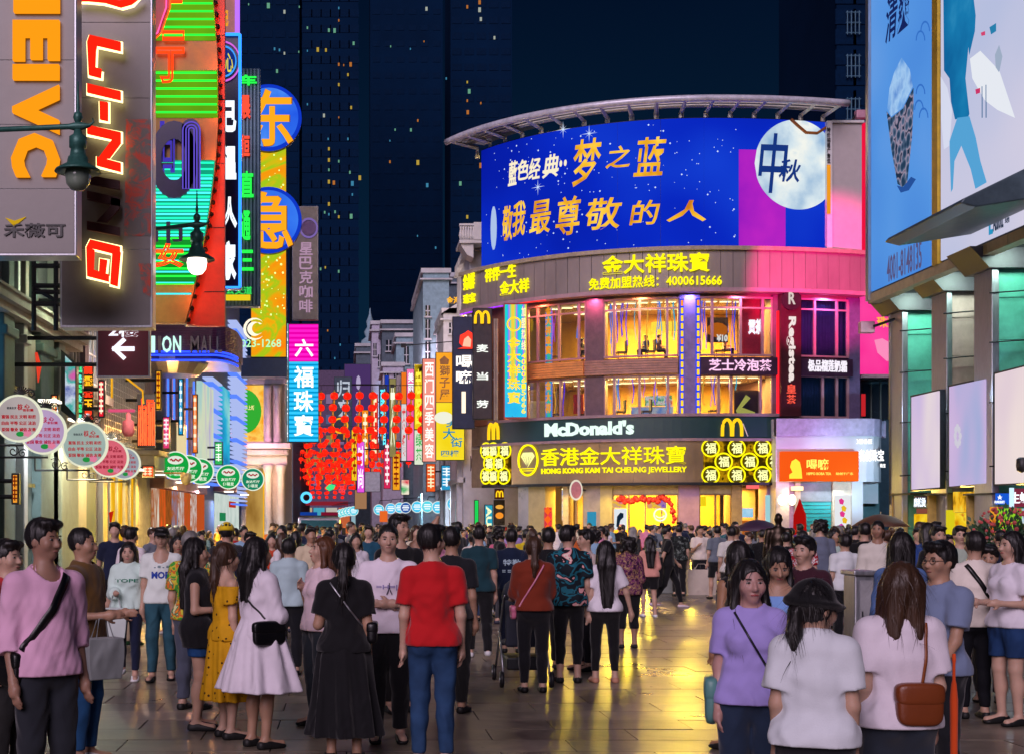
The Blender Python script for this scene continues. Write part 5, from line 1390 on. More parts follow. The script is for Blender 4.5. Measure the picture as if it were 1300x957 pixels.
# ------------------------------------------------------------------ white rounded fascia and shops right of it
WD=71.0
wf=thing('white_corner_shop','white rounded shop front beside the bronze fascia with shutters below','shop',(PX(1062,WD),WD+2,0))
def wcurve(px,off=0):
 t=max(0,(px-1100)/40);return WD-off+3.5*(1-math.sqrt(max(0,1-min(1,t)**2)))
wpx=[985,1010,1040,1070,1100,1110,1120,1128,1134,1138,1140]
M_WF=mat('white_panel',(.62,.62,.66),.4,noise=.08,scale=.8)
put('fascia',MB().prism([(PX(p,WD),wcurve(p))for p in wpx]+[(PX(1140,WD),WD+6),(PX(985,WD),WD+3)],PZ(611,WD),PZ(531,WD)),M_WF,wf)
put('fascia_band',MB().prism([(PX(p,WD),wcurve(p,.12))for p in wpx]+[(PX(1140,WD),WD+1.6),(PX(985,WD),WD+.3)],PZ(553,WD),PZ(531,WD)),mat('lilac_panel',(.5,.44,.62),.4),wf)
def wbox(pa,pb,y0,y1,f=0,t=.3):return MB().box(PX(pa,WD),PX(pb,WD),WD-f,WD-f+t,max(0,PZ(y1,WD)),PZ(y0,WD))
put('pillar',wbox(985,1002,611,720,0,2),mat('white_tile',(.5,.46,.44),.4),wf)
put('pillar',wbox(1002,1011,611,720,-.3,2),M_PUR,wf)
put('wall',wbox(1011,1018,611,720,-.2,2),mat('cream_wall',(.6,.5,.36),.5),wf)
put('wall',wbox(1018,1058,611,636,-.2,.4),mat('grey_wall',(.2,.21,.23),.6),wf)
put('wall',wbox(1058,1082,611,720,-.1,.4),mat('cream_wall',(.6,.5,.36),.5),wf)
put('wall',wbox(1082,1096,611,720,-.05,.4),M_WF,wf)
put('wall',wbox(1096,1140,611,720,-2.5,.4),mat('teal_wall',(.06,.15,.17),.5),wf)
put('white_panel',wbox(1112,1132,606,638,-1.8,.1),M_WF,wf)
for k in range(14):
 put('shutter_slat',wbox(1018.5,1057.5,636+k*5.2,640.6+k*5.2,-.25-.02*(k%2),.1),mat('teal_shutter',(.03,.36,.36),.4,noise=.1),wf)
for px in(991,1004):put('wall_lamp',MB().ball((PX(px,WD),WD-.2,PZ(634,WD)),(.2,.12,.28),12,8),glow('#ffe8c8',3.2),wf,True)
put('ceiling_light',wbox(1005,1019,617,622,.1,.2),glow('#ffd8a0',2.0),wf)
lamp('wall_lamp_light','POINT',(PX(998,WD),WD-.6,PZ(634,WD)),60,'#ffd8b0',.2,parent=wf)
lamp('added_soffit_lamp','AREA',(PX(1045,WD),WD-.9,PZ(612,WD)),110,'#dff4ff',2.0,(R_(-20),0,0),parent=wf)  # lamp added to fill in light below the white fascia
lamp('fascia_lamp','SPOT',(PX(1105,WD),WD-4.5,PZ(606,WD)),900,'#b8e4ff',.2,(R_(98),0,R_(4)),spot=75,parent=wf)
lamp('fascia_lamp','SPOT',(PX(1010,WD),WD-4.0,PZ(600,WD)),500,'#d8a0ff',.2,(R_(105),0,0),spot=70,parent=wf)
os_=thing('orange_sign','orange shop sign with yellow figure emblem and characters on the white fascia','sign',(PX(1038,WD),WD-.4,PZ(611,WD)))
put('board',wbox(989,1086,573,610.5,.45,.4),glow_ramp('orange_board_glow',[(0.2,'#f04810'),(0.6,'#ff6a1c'),(0.9,'#ff8030')],.95,scale=.15),os_)
strokes(os_,'emblem',[[(1002,607),(1002,602),(1006,599),(1003,592),(1005,585),(1010,582),(1015,586),(1017,595),(1018,607)]],WD-.45,glow('#ffe040',1.1,True),.06,.0)
letters(os_,'喝嘛',(1024,582,1052,596),WD-.45,glow('#fff068',1.1,True),bold=.02)
letters(os_,'HIPPO BOBA TEA',(1024,599,1055,602.5),WD-.45,glow('#ffe860',1.0,True),bold=.02)
letters(os_,'始创于广东',(1061,599,1083,602.5),WD-.45,glow('#ffe860',1.0,True),bold=.02)
cs=thing('white_lettering','white glowing characters in rows on the curved end of the white fascia','sign',(PX(1108,WD),WD-.3,PZ(600,WD)))
letters(cs,'名创珠宝',(1090,570,1122,585),WD-.06,glow('#ffffff',1.5,True),bold=.035)
letters(cs,'XINHE',(1087,557,1107,563),WD-.06,glow('#ffffff',1.3,True),bold=.04)
letters(cs,'珠宝',(1117,588,1124,593),WD-.06,glow('#ffffff',1.3,True),bold=.04)
dl=thing('white_poster','tall white poster with magenta and yellow fruit shapes beside the teal shutter','poster',(PX(1070,WD),WD-.1,0.4))
put('board',wbox(1060.5,1080,628,690,.0,.1),glow('#eef0f4',.85),dl)
for k,(a,b,c)in enumerate(((1068,636,'#e83890'),(1071,645,'#f0c020'),(1069,652,'#e83890'),(1072,660,'#f0c020'),(1068,668,'#d838b0'))):
 strokes(dl,'fruit_print',[[(a-3,b-2),(a,b-4),(a+3.5,b-1),(a+2,b+4),(a-2,b+3)]],WD,glow(c,.85,True),.03+.004*k,.0)
rd=MB();rd.lathe([(.32,0),(.34,1.0),(.30,2.2),(.12,2.7),(.02,3.0)],(PX(1010.5,WD),WD-.6,.0),14)
tag(put('red_inflatable',rd,glow('#c81410',.6),None,True),'tall narrow red bottle shaped figure before the purple pillar','advertising figure')
# pink wall and side screens behind
PD=76.0
pw=thing('pink_led_wall','tall hot pink lit wall with gold characters behind the green piers','billboard',(PX(1180,PD),PD,PZ(480,PD)))
PINKM=glow_ramp('hot_pink_led',[(0.3,'#e8107c'),(0.5,'#f52890'),(0.7,'#ff50a8')],.95,scale=.2,detail=3)
put('back',MB().box(PX(1090,PD),PX(1262,PD),PD+.05,PD+1.2,PZ(482,PD),PZ(330,PD)),M_DARK,pw)
for i in range(5):
 a,b=1091+i*34,1091+(i+1)*34
 put('pink_panel',MB().box(PX(a+.2,PD),PX(b-.2,PD),PD,PD+.05,PZ(476,PD),PZ(368 if i else 156,PD)),PINKM,pw)
put('crimson_edge',MB().box(PX(1093,PD),PX(1101,PD),PD-.05,PD,PZ(376,PD),PZ(157,PD)),glow('#f01040',.9,True),pw)
put('sill',MB().box(PX(1090,PD),PX(1262,PD),PD-.4,PD+.05,PZ(480,PD),PZ(476,PD)),M_PINKP,pw)
letters(pw,'珠宝',(1113,402,1139,416),PD,glow('#ffb838',1.0,True),bold=.03)
letters(pw,'水晶',(1236,402,1250,416),PD,glow('#ffb838',1.0,True),bold=.03)
strokes(pw,'jewel_print',[[(1110,432),(1120,430),(1138,440),(1138,462),(1125,458),(1114,448)]],PD,glow('#ff90c0',.9,True),.03,.0)
gs=thing('grey_side_panel','plain grey pink upright panel with a thin strip of characters beside the moon billboard','billboard',(PX(1072,72.5),72.6,PZ(320,72.5)))
put('panel',MB().box(PX(1055,72.6),PX(1094,72.6),72.6,73.2,PZ(320,72.6),PZ(157,72.6)),mat('grey_pink_panel',(.55,.50,.50),.5,noise=.06),gs)
put('frame',MB().box(PX(1048.5,72.6),PX(1055,72.6),72.4,73.2,PZ(320,72.6),PZ(155,72.6)),M_WHITE,gs)
put('top_frame',MB().box(PX(1055,72.6),PX(1096,72.6),72.45,73.2,PZ(157,72.6),PZ(154,72.6)),M_WHITE,gs)
letters(gs,'特价招租广告位',(1049.7,162,1054,208),72.38,mat('black_lettering',(0.01,0.01,0.01),.4,noise=0),vertical=True,bold=.01)
put('amber_strip',MB().box(PX(1049.7,72.4),PX(1054,72.4),72.34,72.4,PZ(272,72.4),PZ(210,72.4)),glow('#f09a20',.9,True),gs)
fl=thing('floodlight','small pink tinted floodlight on the roof edge beside the tall screen','floodlight',PT(1093,150,72.9))
put('head',MB().box(PX(1086,72.9),PX(1099,72.9),72.7,73.1,PZ(151,72.9),PZ(141,72.9)),mat('pink_housing',(.6,.3,.4),.4),fl,bevel=.03)
put('arm',MB().tube([PT(1080,155,72.9),PT(1087,146,72.9)],.05,5),M_DARK,fl)
fm=thing('floodlight','magenta floodlight on a bracket high on the first green pier','floodlight',(18.2,49.6,8.6))  # lamp and housing added to tint the zinc fascia magenta
put('head',MB().box(17.9,18.4,49.5,49.8,8.4,8.8),mat('pink_housing',(.6,.3,.4),.4),fm,bevel=.03)
put('arm',MB().tube([(18.3,49.4,8.6),(18.9,49.0,8.8)],.05,5),M_DARK,fm)
fl_=lamp('added_magenta_flood','SPOT',(18.1,50.2,8.7),60000,'#ff1e90',.15,spot=21,parent=fm)
fl_.rotation_euler=(Vector((24.2,72.6,14.3))-Vector((18.1,50.2,8.7))).to_track_quat('-Z','Y').to_euler()
# recessed dark building under the pink wall
rcs=thing('recessed_building','dark blue recessed shop building with window bays under the pink wall','building',(PX(1120,77),77,0))
put('wall',MB().box(PX(1091,77),PX(1270,77),77,84,0,PZ(482,77)),mat('navy_wall',(.03,.07,.10),.5),rcs)
for a,b in((1095,1104),(1106,1116),(1118,1127),(1129,1138)):
 put('window',MB().box(PX(a,77),PX(b,77),76.92,77,PZ(532,77),PZ(488,77)),M_DGLASS,rcs)
 put('mullion',MB().box(PX(b+.2,77),PX(b+1.6,77),76.85,77,PZ(532,77),PZ(486,77)),M_GREENST,rcs)
put('lit_window',MB().box(PX(1093,77),PX(1098,77),76.9,76.95,PZ(528,77),PZ(500,77)),glow('#d82830',.7,True),rcs)
# vertical red/orange neon at the steel post
vn=thing('vertical_neon_sign','thin vertical strip of red neon characters beside the first steel post','sign',PT(1138,560,68))
letters(vn,'黄金回收',(1135.5,480,1140,560),68,glow('#ff3a2a',1.3,True),vertical=True,bold=.02)
# ================================================================== right hand screens on piers
RX=18.04
def RDp(px,X=RX):return X*FPX/(px-CX)
rs_=thing('billboard_structure','huge billboard gantry on green and brown stone piers with a tan soffit edge','building',(RX+3,43,0))
ZS=9.62
M_TAN=mat('tan_edge',(.45,.38,.22),.5,noise=.2);M_SOF=mat('soffit_grey',(.06,.065,.07),.6)
d0,d1=RDp(1105),31.0
put('soffit',MB().box(RX+.05,RX+9,d1,d0,ZS-.05,ZS+.3),M_SOF,rs_)
n=14
for i in range(n):
 a,b=d1+(d0-d1)*i/n,d1+(d0-d1)*(i+1)/n
 put('edge_panel',MB().box(RX-.05,RX+.3,a+.01,b-.01,ZS-.28,ZS+.02),M_TAN,rs_)
put('end_edge',MB().box(RX-.02,RX+9,d0,d0+.15,ZS-.28,24),M_SOF,rs_)
put('corner_post',MB().box(RX-.12,RX+.1,d0-.12,d0+.14,ZS-.2,24),M_STEEL,rs_)
put('drain_elbow',MB().tube([PT(1110,378,49.2),PT(1118,384,49.4),PT(1127,384,49.4),PT(1132,400,49.4),PT(1133,640,49.4)],.11,8),M_STEEL,rs_,True)
for(pa,pb,D,m_,px0)in((1151,1188,48.5,mat('green_pier_stone',(.09,.40,.29),.45,noise=.3,scale=1.5),1143),(1207,1240,44.5,mat('brown_pier_stone',(.44,.29,.26),.45,noise=.3,scale=1.5),1199),(1266,1322,40.5,mat('green_pier_stone',(.09,.40,.29),.45),1256)):
 x0,x1=PX(pa,D),PX(pb,D)
 zb=[0,1.6,3.2,4.6,5.8,7.0,8.2,9.0]
 for a,b in zip(zb[:-1],zb[1:]):
  put('stone_panel',MB().box(x0,x1,D,D+1.2,a+.008,b-.008),m_,rs_)
 put('steel_post',MB().box(PX(px0,D),x0-.01,D-.15,D+1.0,0,9.0),M_STEEL,rs_,bevel=.02)
 put('capital',MB().face_y([(x0-.35,9.0),(x1+.35,9.0),(x1+.9,9.6),(x0-.9,9.6)],D-.3,D+1.3),mat('dark_capital',(.05,.04,.05),.5),rs_)
 for z in(3.4,5.2,6.9,8.3):put('clamp_wire',MB().tube([(x0-.3,D-.17,z),(x1+.3,D-.17,z+.12)],.02,4),M_DARK,rs_)
for(x,D)in((19.3,47.2),(19.0,43.2),(18.8,39.2)):  # soffit boxes, soffit lamps and post lamps added to brighten the piers
 put('soffit_fitting',MB().box(x-.3,x+.3,D-.15,D+.15,ZS-.12,ZS-.06),glow('#d8fff0',2.0),rs_)  # glowing box added under the soffit
 lamp('added_soffit_lamp','AREA',(x,D,ZS-.15),95,'#d8fff0',.6,(R_(20),0,0),parent=rs_)
 lamp('added_post_lamp','POINT',(x-.9,D-.6,5.6),60,'#c8e0ff',.1,parent=rs_)
# big billboards on the street face
M_BLUEB=glow_ramp('blue_vinyl',[(0.25,'#2a6fd8'),(0.5,'#5a9cec'),(0.75,'#8cb8f4')],.82,scale=.10,detail=2)
M_LAVB=glow_ramp('lavender_vinyl',[(0.25,'#a8bce4'),(0.5,'#d0cfe8'),(0.75,'#e8dcea')],.85,scale=.10,detail=2)
def rbill(name,label,pa,pb,m_,z0,z1,n):
 t=thing(name,label,'billboard',(RX,RDp((pa+pb)/2),z0))
 a,b=RDp(pa),RDp(pb)
 put('case',MB().box(RX+.02,RX+.5,b,a,z0,z1),M_DARK,t)
 for i in range(n):
  y0,y1=b+(a-b)*i/n,b+(a-b)*(i+1)/n
  put('vinyl_panel',MB().box(RX-.03,RX+.02,y0+.006,y1-.006,z0+.08,z1),m_,t)
 return t
def rpoly(parent,name,pts,m_,lift=.006):
 mb=MB();n=len(pts)
 vs=[]
 for off in(lift,0):
  for px,py in pts:
   D=RDp(px);vs.append((RX-.03-off,D,PZ(py,D)))
 mb.add(vs,[tuple(range(n)),tuple(range(2*n-1,n-1,-1))]+[((i+1)%n,i,n+i,n+(i+1)%n)for i in range(n)])
 return put(name,mb,m_,parent)
def rletters(parent,s,px,m_,**kw):
 v,f=text_uv(s,(0,0,1,1),**kw)
 D0,D1=RDp(px[0]),RDp(px[2])
 zt,zb=PZ(px[1],(D0+D1)/2),PZ(px[3],(D0+D1)/2)
 vs=[(RX-.045-.01*(float(c)+.5),D0+(D1-D0)*float(a),zb+(zt-zb)*float(b))for a,b,c in v]
 me=bpy.data.meshes.new('lettering');me.from_pydata(vs,[],f);me.update()
 return link('lettering',me,parent,m_)
r1=rbill('blue_drink_billboard','tall blue billboard showing a large iced drink glass',1107,1186,M_BLUEB,ZS+.02,24,2)
lp=lambda*a:list(a)
rpoly(r1,'glass_print',lp((1127,142),(1133,150),(1148,138),(1161,112),(1161,135),(1159,175),(1153,232),(1147,238),(1141,234),(1133,190)),glow_ramp('iced_tea_print',[(0.3,'#26405c'),(0.5,'#5a6e8c'),(0.62,'#a898b0'),(0.75,'#20344e')],.8,'voronoi',3.2),.010)
rpoly(r1,'ice_print',lp((1128,138),(1131,112),(1137,92),(1146,74),(1156,88),(1160,110),(1147,137),(1133,148)),glow_ramp('ice_print',[(0.3,'#4a90e0'),(0.5,'#a8d0f8'),(0.7,'#3a78d0')],.85,scale=1.1),.014)
rpoly(r1,'shadow_print',lp((1140,236),(1148,238),(1158,225),(1164,228),(1155,242),(1145,245)),glow('#2c5cae',.7,True),.008)
for k,(a,b)in enumerate(((1170,52),(1176,40),(1168,140),(1174,150),(1170,120))):
 D=RDp(a);rpoly(r1,'arc_print',[(a+r*math.cos(t),b-2.2*r*math.sin(t))for r,ts in((6,range(0,9)),(5,range(8,-1,-1)))for t in[i*math.pi/8 for i in ts]],glow('#3a7ad8',.75,True),.009)
rletters(r1,'清爽',(1126,-14,1158,44),glow('#1c2c70',.6,True),bold=.01,shear=.2)
rletters(r1,'4001-8148135',(1128,316,1172,350),glow('#6a6494',.6,True),bold=.01)
put('yellow_edge',MB().box(RX-.1,RX+.1,RDp(1194),RDp(1187),ZS+.02,24),mat('yellow_steel',(.62,.40,.03),.45,.2),rs_)
r2=rbill('pale_figure_billboard','pale lavender billboard showing a figure in blue clothes walking',1195.5,1420,M_LAVB,ZS+.02,24,3)
rpoly(r2,'coat_print',lp((1199,-30),(1234,-30),(1240,20),(1239,40),(1232,70),(1231,58),(1227,100),(1232,145),(1230,150),(1214,152),(1209,130),(1207,100),(1200,90)),glow_ramp('blue_coat',[(0.3,'#0d5f9c'),(0.6,'#1a80b8'),(0.8,'#3a9ccc')],.82,scale=.5),.008)
rpoly(r2,'leg_print',lp((1217,150),(1232,148),(1240,175),(1246,205),(1254,232),(1240,240),(1234,215),(1222,185),(1213,205),(1211,240),(1209,244),(1207,180)),glow('#58a8dc',.85,True),.010)
rpoly(r2,'back_leg_print',lp((1195.8,98),(1204,112),(1210,140),(1207,185),(1200,190),(1196.2,150)),glow('#d8dcf0',.9,True),.010)
rpoly(r2,'cape_print',lp((1233,75),(1246,65),(1270,90),(1290,150),(1268,140),(1252,128),(1236,100)),glow('#e8ecf4',.9,True),.008)
for pts,c in((lp((1247,42),(1252,40),(1252,45),(1248,46)),'#e04878'),(lp((1258,35),(1266,30),(1266,40),(1260,44)),'#2a88b8'),(lp((1240,114),(1246,112),(1246,118),(1241,120)),'#d83870'),(lp((1248,110),(1249,110),(1249,150),(1248,150)),'#6a88b0'),(lp((1253,108),(1254,108),(1254,150),(1253,150)),'#6a88b0'),(lp((1265,70),(1270,58),(1274,72),(1270,92),(1266,86)),'#a8b8d0')):
 rpoly(r2,'detail_print',pts,glow(c,.8,True),.012)
rpoly(r2,'logo_print',lp((1257,272),(1262,270),(1262,276),(1259,277),(1259,292),(1262,291),(1262,297),(1257,299)),glow('#2a9ccc',.8,True),.010)
rletters(r2,'Abbott',(1263,270,1276,292),glow('#30405c',.6,True),bold=.01)
rletters(r2,'雅培',(1278,268,1284,284),glow('#30405c',.6,True),vertical=True)
# wing canopy sticking out into the street
cw=MB()
Dw=35.5
x_tip,x_end=PX(1219,Dw),PX(1345,Dw)
zt,ze_=PZ(258,Dw),PZ(198,Dw)
cw.face_y([(x_tip,zt),(x_tip+.1,zt+.12),(x_end,ze_+.1),(x_end,ze_-.95),(x_tip+.4,zt-.1)],Dw,Dw+5.0)
tag(put('wing_canopy',cw,mat('dark_steel_canopy',(.05,.08,.10),.4,.3),None,bevel=.03),'dark wedge shaped steel canopy edge jutting before the pale billboard','canopy')
# lower LED screens between the piers
M_SCR=[glow_ramp('pale_screen_%d'%i,[(0.25,a),(0.5,b),(0.75,c)],1.02,scale=.35,stretch=(1,1,.5),detail=2)for i,(a,b,c)in enumerate((('#88a0d0','#c8b4d4','#e0d4d0'),('#58a0c8','#bca8d0','#d8b8d8'),('#c898b4','#d4c0cc','#e4d4d0')))]
def wedge(pa,pb,ya0,ya1,yb0,yb1,X,m_,parent,name,t=.12):
 Da,Db=RDp(pa,X),RDp(pb,X)
 vs=[]
 for o in(0,t):
  for px,D,y in((pa,Da,ya1),(pb,Db,yb1),(pb,Db,yb0),(pa,Da,ya0)):vs.append((X+o,D,PZ(y,D)))
 mb=MB().add(vs,[(0,1,2,3),(7,6,5,4),(1,0,4,5),(2,1,5,6),(3,2,6,7),(0,3,7,4)])
 return put(name,mb,m_,parent)
for i,(pa,pb,ya0,ya1,yb0,yb1,lab)in enumerate(((1157,1191.5,504,621,496,618,'first pale lilac LED screen low between green pier and steel post'),(1205,1251,491,617,481,613,'middle pale lilac LED screen with a faint flower below the brown pier'),(1263,1330,475,614,458,611,'large pale rose LED screen at the frame edge below the green pier'))):
 t=thing('led_screen',lab,'screen',(18.3,RDp(pa,18.3),2.7),group='pale LED screens between the piers')
 wedge(pa-1.2,pb+.8,ya0-2,ya1+2,yb0-2,yb1+2,18.32,M_DARK,t,'case',.2)
 wedge(pa,pb,ya0,ya1,yb0,yb1,18.28,M_SCR[i],t,'face',.04)
 if i==1:
  D=RDp(1217,18.24)
  for k in range(8):
   a=k*.785;cx_,cy_=1216+3.0*math.cos(a),553+11*math.sin(a)
   q=[(cx_+2.2*math.cos(j),cy_+5*math.sin(j))for j in[jj*1.047 for jj in range(6)]]
   mbq=MB();mbq.add([(18.26-.002*k,RDp(p,18.26),PZ(y,RDp(p,18.26)))for p,y in q],[(0,1,2,3,4,5)])
   put('flower_print',mbq,glow('#e8e4f4',.7,True),t)
# stalls below the screens
def stall(label,px,D,col,cat='stall'):
 t=thing('market_stall',label,cat,(PX((px[0]+px[1])/2,D),D+1,0),group='stalls under the screens')
 x0,x1=PX(px[0],D),PX(px[1],D)
 put('counter',MB().box(x0,x1,D,D+.8,0,1.0),mat('stall_counter',(.3,.2,.08),.5),t)
 put('back_wall',MB().box(x0,x1,D+1.6,D+1.7,0,PZ(624,D)),mat('stall_back',(.5,.35,.1),.6),t)
 put('roof',MB().box(x0-.1,x1+.1,D-.1,D+1.7,PZ(627,D),PZ(625,D)),M_DARK,t)
 return t
st1=stall('market stall with white and cyan lettered signs over yellow price boards at the first pier',(1157,1196),47.5,0)
st2=stall('market stall with yellow food pictures and big white lettering in the middle',(1206,1252),43.5,0)
st3=stall('market stall with blue star sign and green poster near the frame edge',(1260,1335),40.0,0)
def sbrd(parent,px,D,m_,name='board'):return put(name,MB().box(PX(px[0],D),PX(px[2],D),D-.3,D-.22,PZ(px[3],D),PZ(px[1],D)),m_,parent)
M_YPB=glow_ramp('yellow_price_board',[(0.3,'#d88a08'),(0.45,'#f8c41c'),(0.6,'#ffe038'),(0.7,'#c84818')],.85,scale=2.6)
sbrd(st1,(1157,629,1180,644),47.5,mat('navy_board',(.012,.022,.07),.4));letters(st1,'麻辣烫',(1160,631,1175,643),47.15,glow('#e8f4ff',1.3,True),bold=.03)
sbrd(st1,(1181,625,1185,646),47.5,glow('#d8f0ff',1.0),'light_post');sbrd(st1,(1185.5,626,1194,644),47.5,glow_ramp('blue_yellow_board',[(0.3,'#2860c8'),(0.5,'#f0f4e0'),(0.7,'#f0d020')],.9,scale=1.8))
sbrd(st1,(1157,652,1176,690),47.5,M_YPB,'price_board');sbrd(st1,(1160,645,1175,651.5),47.5,glow('#a05848',.6));sbrd(st1,(1181,646,1193,690),47.5,glow_ramp('food_tray',[(0.3,'#7a3a08'),(0.5,'#f0a020'),(0.7,'#ffe060')],.85,scale=3))
sbrd(st2,(1206,624,1232,650),43.5,glow_ramp('fries_picture',[(0.3,'#3a2a10'),(0.45,'#f0b020'),(0.6,'#f8d848'),(0.72,'#c84a10')],.9,'noise',2.0,stretch=(3,3,.8)));sbrd(st2,(1233,629,1251,647),43.5,mat('dark_board',(.03,.03,.04),.4));letters(st2,'烤鱿鱼',(1233.5,630,1250.5,646),43.15,glow('#f4f8ff',1.35,True),bold=.03)
sbrd(st2,(1241,616,1250,627),43.0,glow('#f8c818',1.0),'yellow_tag')
sbrd(st2,(1208,650.5,1226,695),43.5,M_YPB,'price_board');sbrd(st2,(1227,649,1251,695),43.5,M_YPB,'price_board');sbrd(st2,(1197,647,1207,695),43.6,glow('#e8d820',.8),'price_board')
sbrd(st3,(1259,626,1277,640),40,glow('#1858d0',.95),'blue_board');letters(st3,'★',(1266,627.5,1272,633.5),39.65,glow('#f4f8ff',1.2,True));letters(st3,'海鲜烧烤',(1262,635,1275,638.5),39.65,glow('#e8f0ff',1.1,True))
sbrd(st3,(1279,620,1335,643),40,glow('#8c3048',.7));letters(st3,'生蚝扇贝',(1283,624,1328,639),39.65,glow('#f4f4ff',1.3,True),bold=.03);sbrd(st3,(1276.6,619,1281,645),39.9,glow('#c8e8ff',1.1),'light_post')
sbrd(st3,(1262,645,1291,672),40,glow_ramp('green_poster',[(0.35,'#70c818'),(0.6,'#a0e030'),(0.7,'#f07898')],.85,scale=1.2),'green_poster');letters(st3,'小吃',(1268,658,1288,668),39.65,glow('#f06048',.9,True),bold=.03)
sbrd(st3,(1252,643,1261,680),40.2,glow_ramp('orange_menu',[(0.3,'#b84810'),(0.6,'#f0a030')],.8,scale=3),'menu_board');sbrd(st3,(1292,645,1330,668),40,glow_ramp('blue_menu',[(0.3,'#3878c0'),(0.6,'#e0f0f8')],.8,scale=2.2),'menu_board')
for px,D in((1170,46.8),(1230,42.8),(1285,39.3)):
 lamp('stall_lamp','AREA',(PX(px,D),D,PZ(628,D)),160,'#ffd060',1.0,(R_(-35),0,0),parent=st1 if px<1200 else st2 if px<1260 else st3)
cm=thing('security_camera','dark turret camera hanging before the rose LED screen','camera',PT(1297,600,38))
put('mount',MB().tube([PT(1297,580,38),PT(1297,588,38)],.05,6),M_DARK,cm)
put('dome',MB().lathe([(.07,.25),(.13,.2),(.14,.02),(.12,-.1),(.02,-.16)],PT(1297,592,38),14),M_BLACK,cm,True)
# ================================================================== far street, right side
M_FAR=mat('far_pale_stone',(.55,.56,.60),.8,noise=.25,scale=.8);M_FARD=mat('far_dark_stone',(.10,.14,.18),.8,noise=.3)
M_TEALW=mat('far_teal_wall',(.26,.40,.48),.8,noise=.25);M_LILW=mat('far_lilac_wall',(.5,.47,.60),.8,noise=.2)
def fbox(px0,py0,px1,py1,D,t=3.0):return MB().box(PX(px0,D),PX(px1,D),D,D+t,max(0,PZ(py1,D)),PZ(py0,D))
def far_house(label,px,D,m_,depth=14,top=None,wins=(),lit=False):
 t=thing('street_house',label,'building',(PX((px[0]+px[2])/2,D),D+depth/2,0),group='old houses along the far street')
 put('wall',fbox(px[0],px[1],px[2],690,D,depth),m_,t)
 put('parapet',MB().box(PX(px[0],D)-.15,PX(px[2],D)+.15,D-.2,D+depth,PZ(px[1],D),PZ(px[1],D)+.35),M_FAR,t)
 put('cornice',MB().box(PX(px[0],D)-.25,PX(px[2],D)+.25,D-.3,D+depth-.1,PZ(px[1]+9,D),PZ(px[1]+7,D)),M_FAR,t)
 for(a,b,c,d)in wins:
  w_=put('window',fbox(a,b,c,d,D-.05,.1),glow('#c8d8e8',.35,True)if lit else M_DGLASS,t)
  put('frame',MB().box(PX((a+c)/2,D)-.04,PX((a+c)/2,D)+.04,D-.1,D,PZ(d,D),PZ(b,D)).box(PX(a,D),PX(c,D),D-.09,D-.005,PZ((b+d)/2,D)-.04,PZ((b+d)/2,D)+.04),M_FAR,w_)
  put('sill',MB().box(PX(a,D)-.1,PX(c,D)+.1,D-.25,D,PZ(d,D)-.12,PZ(d,D)),M_FAR,w_)
 return t
h=far_house('white house with a balustraded roof balcony behind the zinc fascia',(596,310,640,0),88,M_FAR,10)
put('balcony',MB().box(PX(582,87),PX(626,87),86.2,89,PZ(312,87),PZ(308,87)),M_WHITE,h)
put('console',MB().face_y([(PX(583,87),PZ(312,87)),(PX(600,87),PZ(312,87)),(PX(600,87),PZ(330,87)),(PX(592,87),PZ(326,87))],86.4,88),M_WHITE,h)
for k in range(13):put('baluster',MB().lathe([(.07,0),(.13,.3),(.06,.7),(.09,.85)],(PX(584+k*3.2,87),86.35,PZ(308,87)),8),M_WHITE,h,True)
put('rail',MB().box(PX(582,87),PX(626,87),86.2,86.55,PZ(290,87),PZ(287.5,87)),M_WHITE,h)
put('post',MB().box(PX(600,87),PX(613,87),86.15,87.2,PZ(308,87),PZ(286,87)),M_WHITE,h)
far_house('teal grey tower house with tall narrow windows behind the navy sign',(537,347,570,0),108,M_TEALW,16,wins=((540,388,546,402),(540,406,546,430),(540,434,546,460)))
far_house('dark green gabled house glimpsed behind the orange character sign',(548,352,600,0),118,M_FARD,14)
t=far_house('pale house with small triangular gable above the orange character sign',(563,398,604,0),100,M_FAR,8,wins=((570,410,577,424),(582,410,589,424)))
put('gable',MB().face_y([(PX(561,100),PZ(398,100)),(PX(606,100),PZ(398,100)),(PX(583,100),PZ(384,100))],99.8,101),M_FAR,t)
far_house('long house with a dark flat attic storey beyond the lanterns',(485,411,537,0),140,M_FARD,12,wins=((490,432,497,446),(503,432,510,446),(517,432,524,446)))
far_house('blue grey house below the dark attic, beyond the lanterns',(503,428,548,0),128,M_TEALW,8,wins=((513,440,519,462),(525,440,531,462)))
far_house('lilac white house with stepped top left of the dark attic',(472,412,486,0),146,M_LILW,8,wins=((474,436,478,452),(480,450,484,466)))
far_house('narrow pale house with a curved pediment near the lilac sign',(486,465,512,0),124,M_LILW,6,wins=((488,474,493,486),(500,474,505,486)))
t=far_house('slate house carrying a small rooftop finial at the street bend',(452,440,474,0),165,M_FARD,10)
put('finial',MB().lathe([(1.2,0),(1.0,.8),(.5,1.2),(.7,1.8),(.35,2.4),(.45,3.0),(.15,3.8),(.05,4.6)],(PX(470,165),166,PZ(440,165)),10),M_TEALW,t,True)
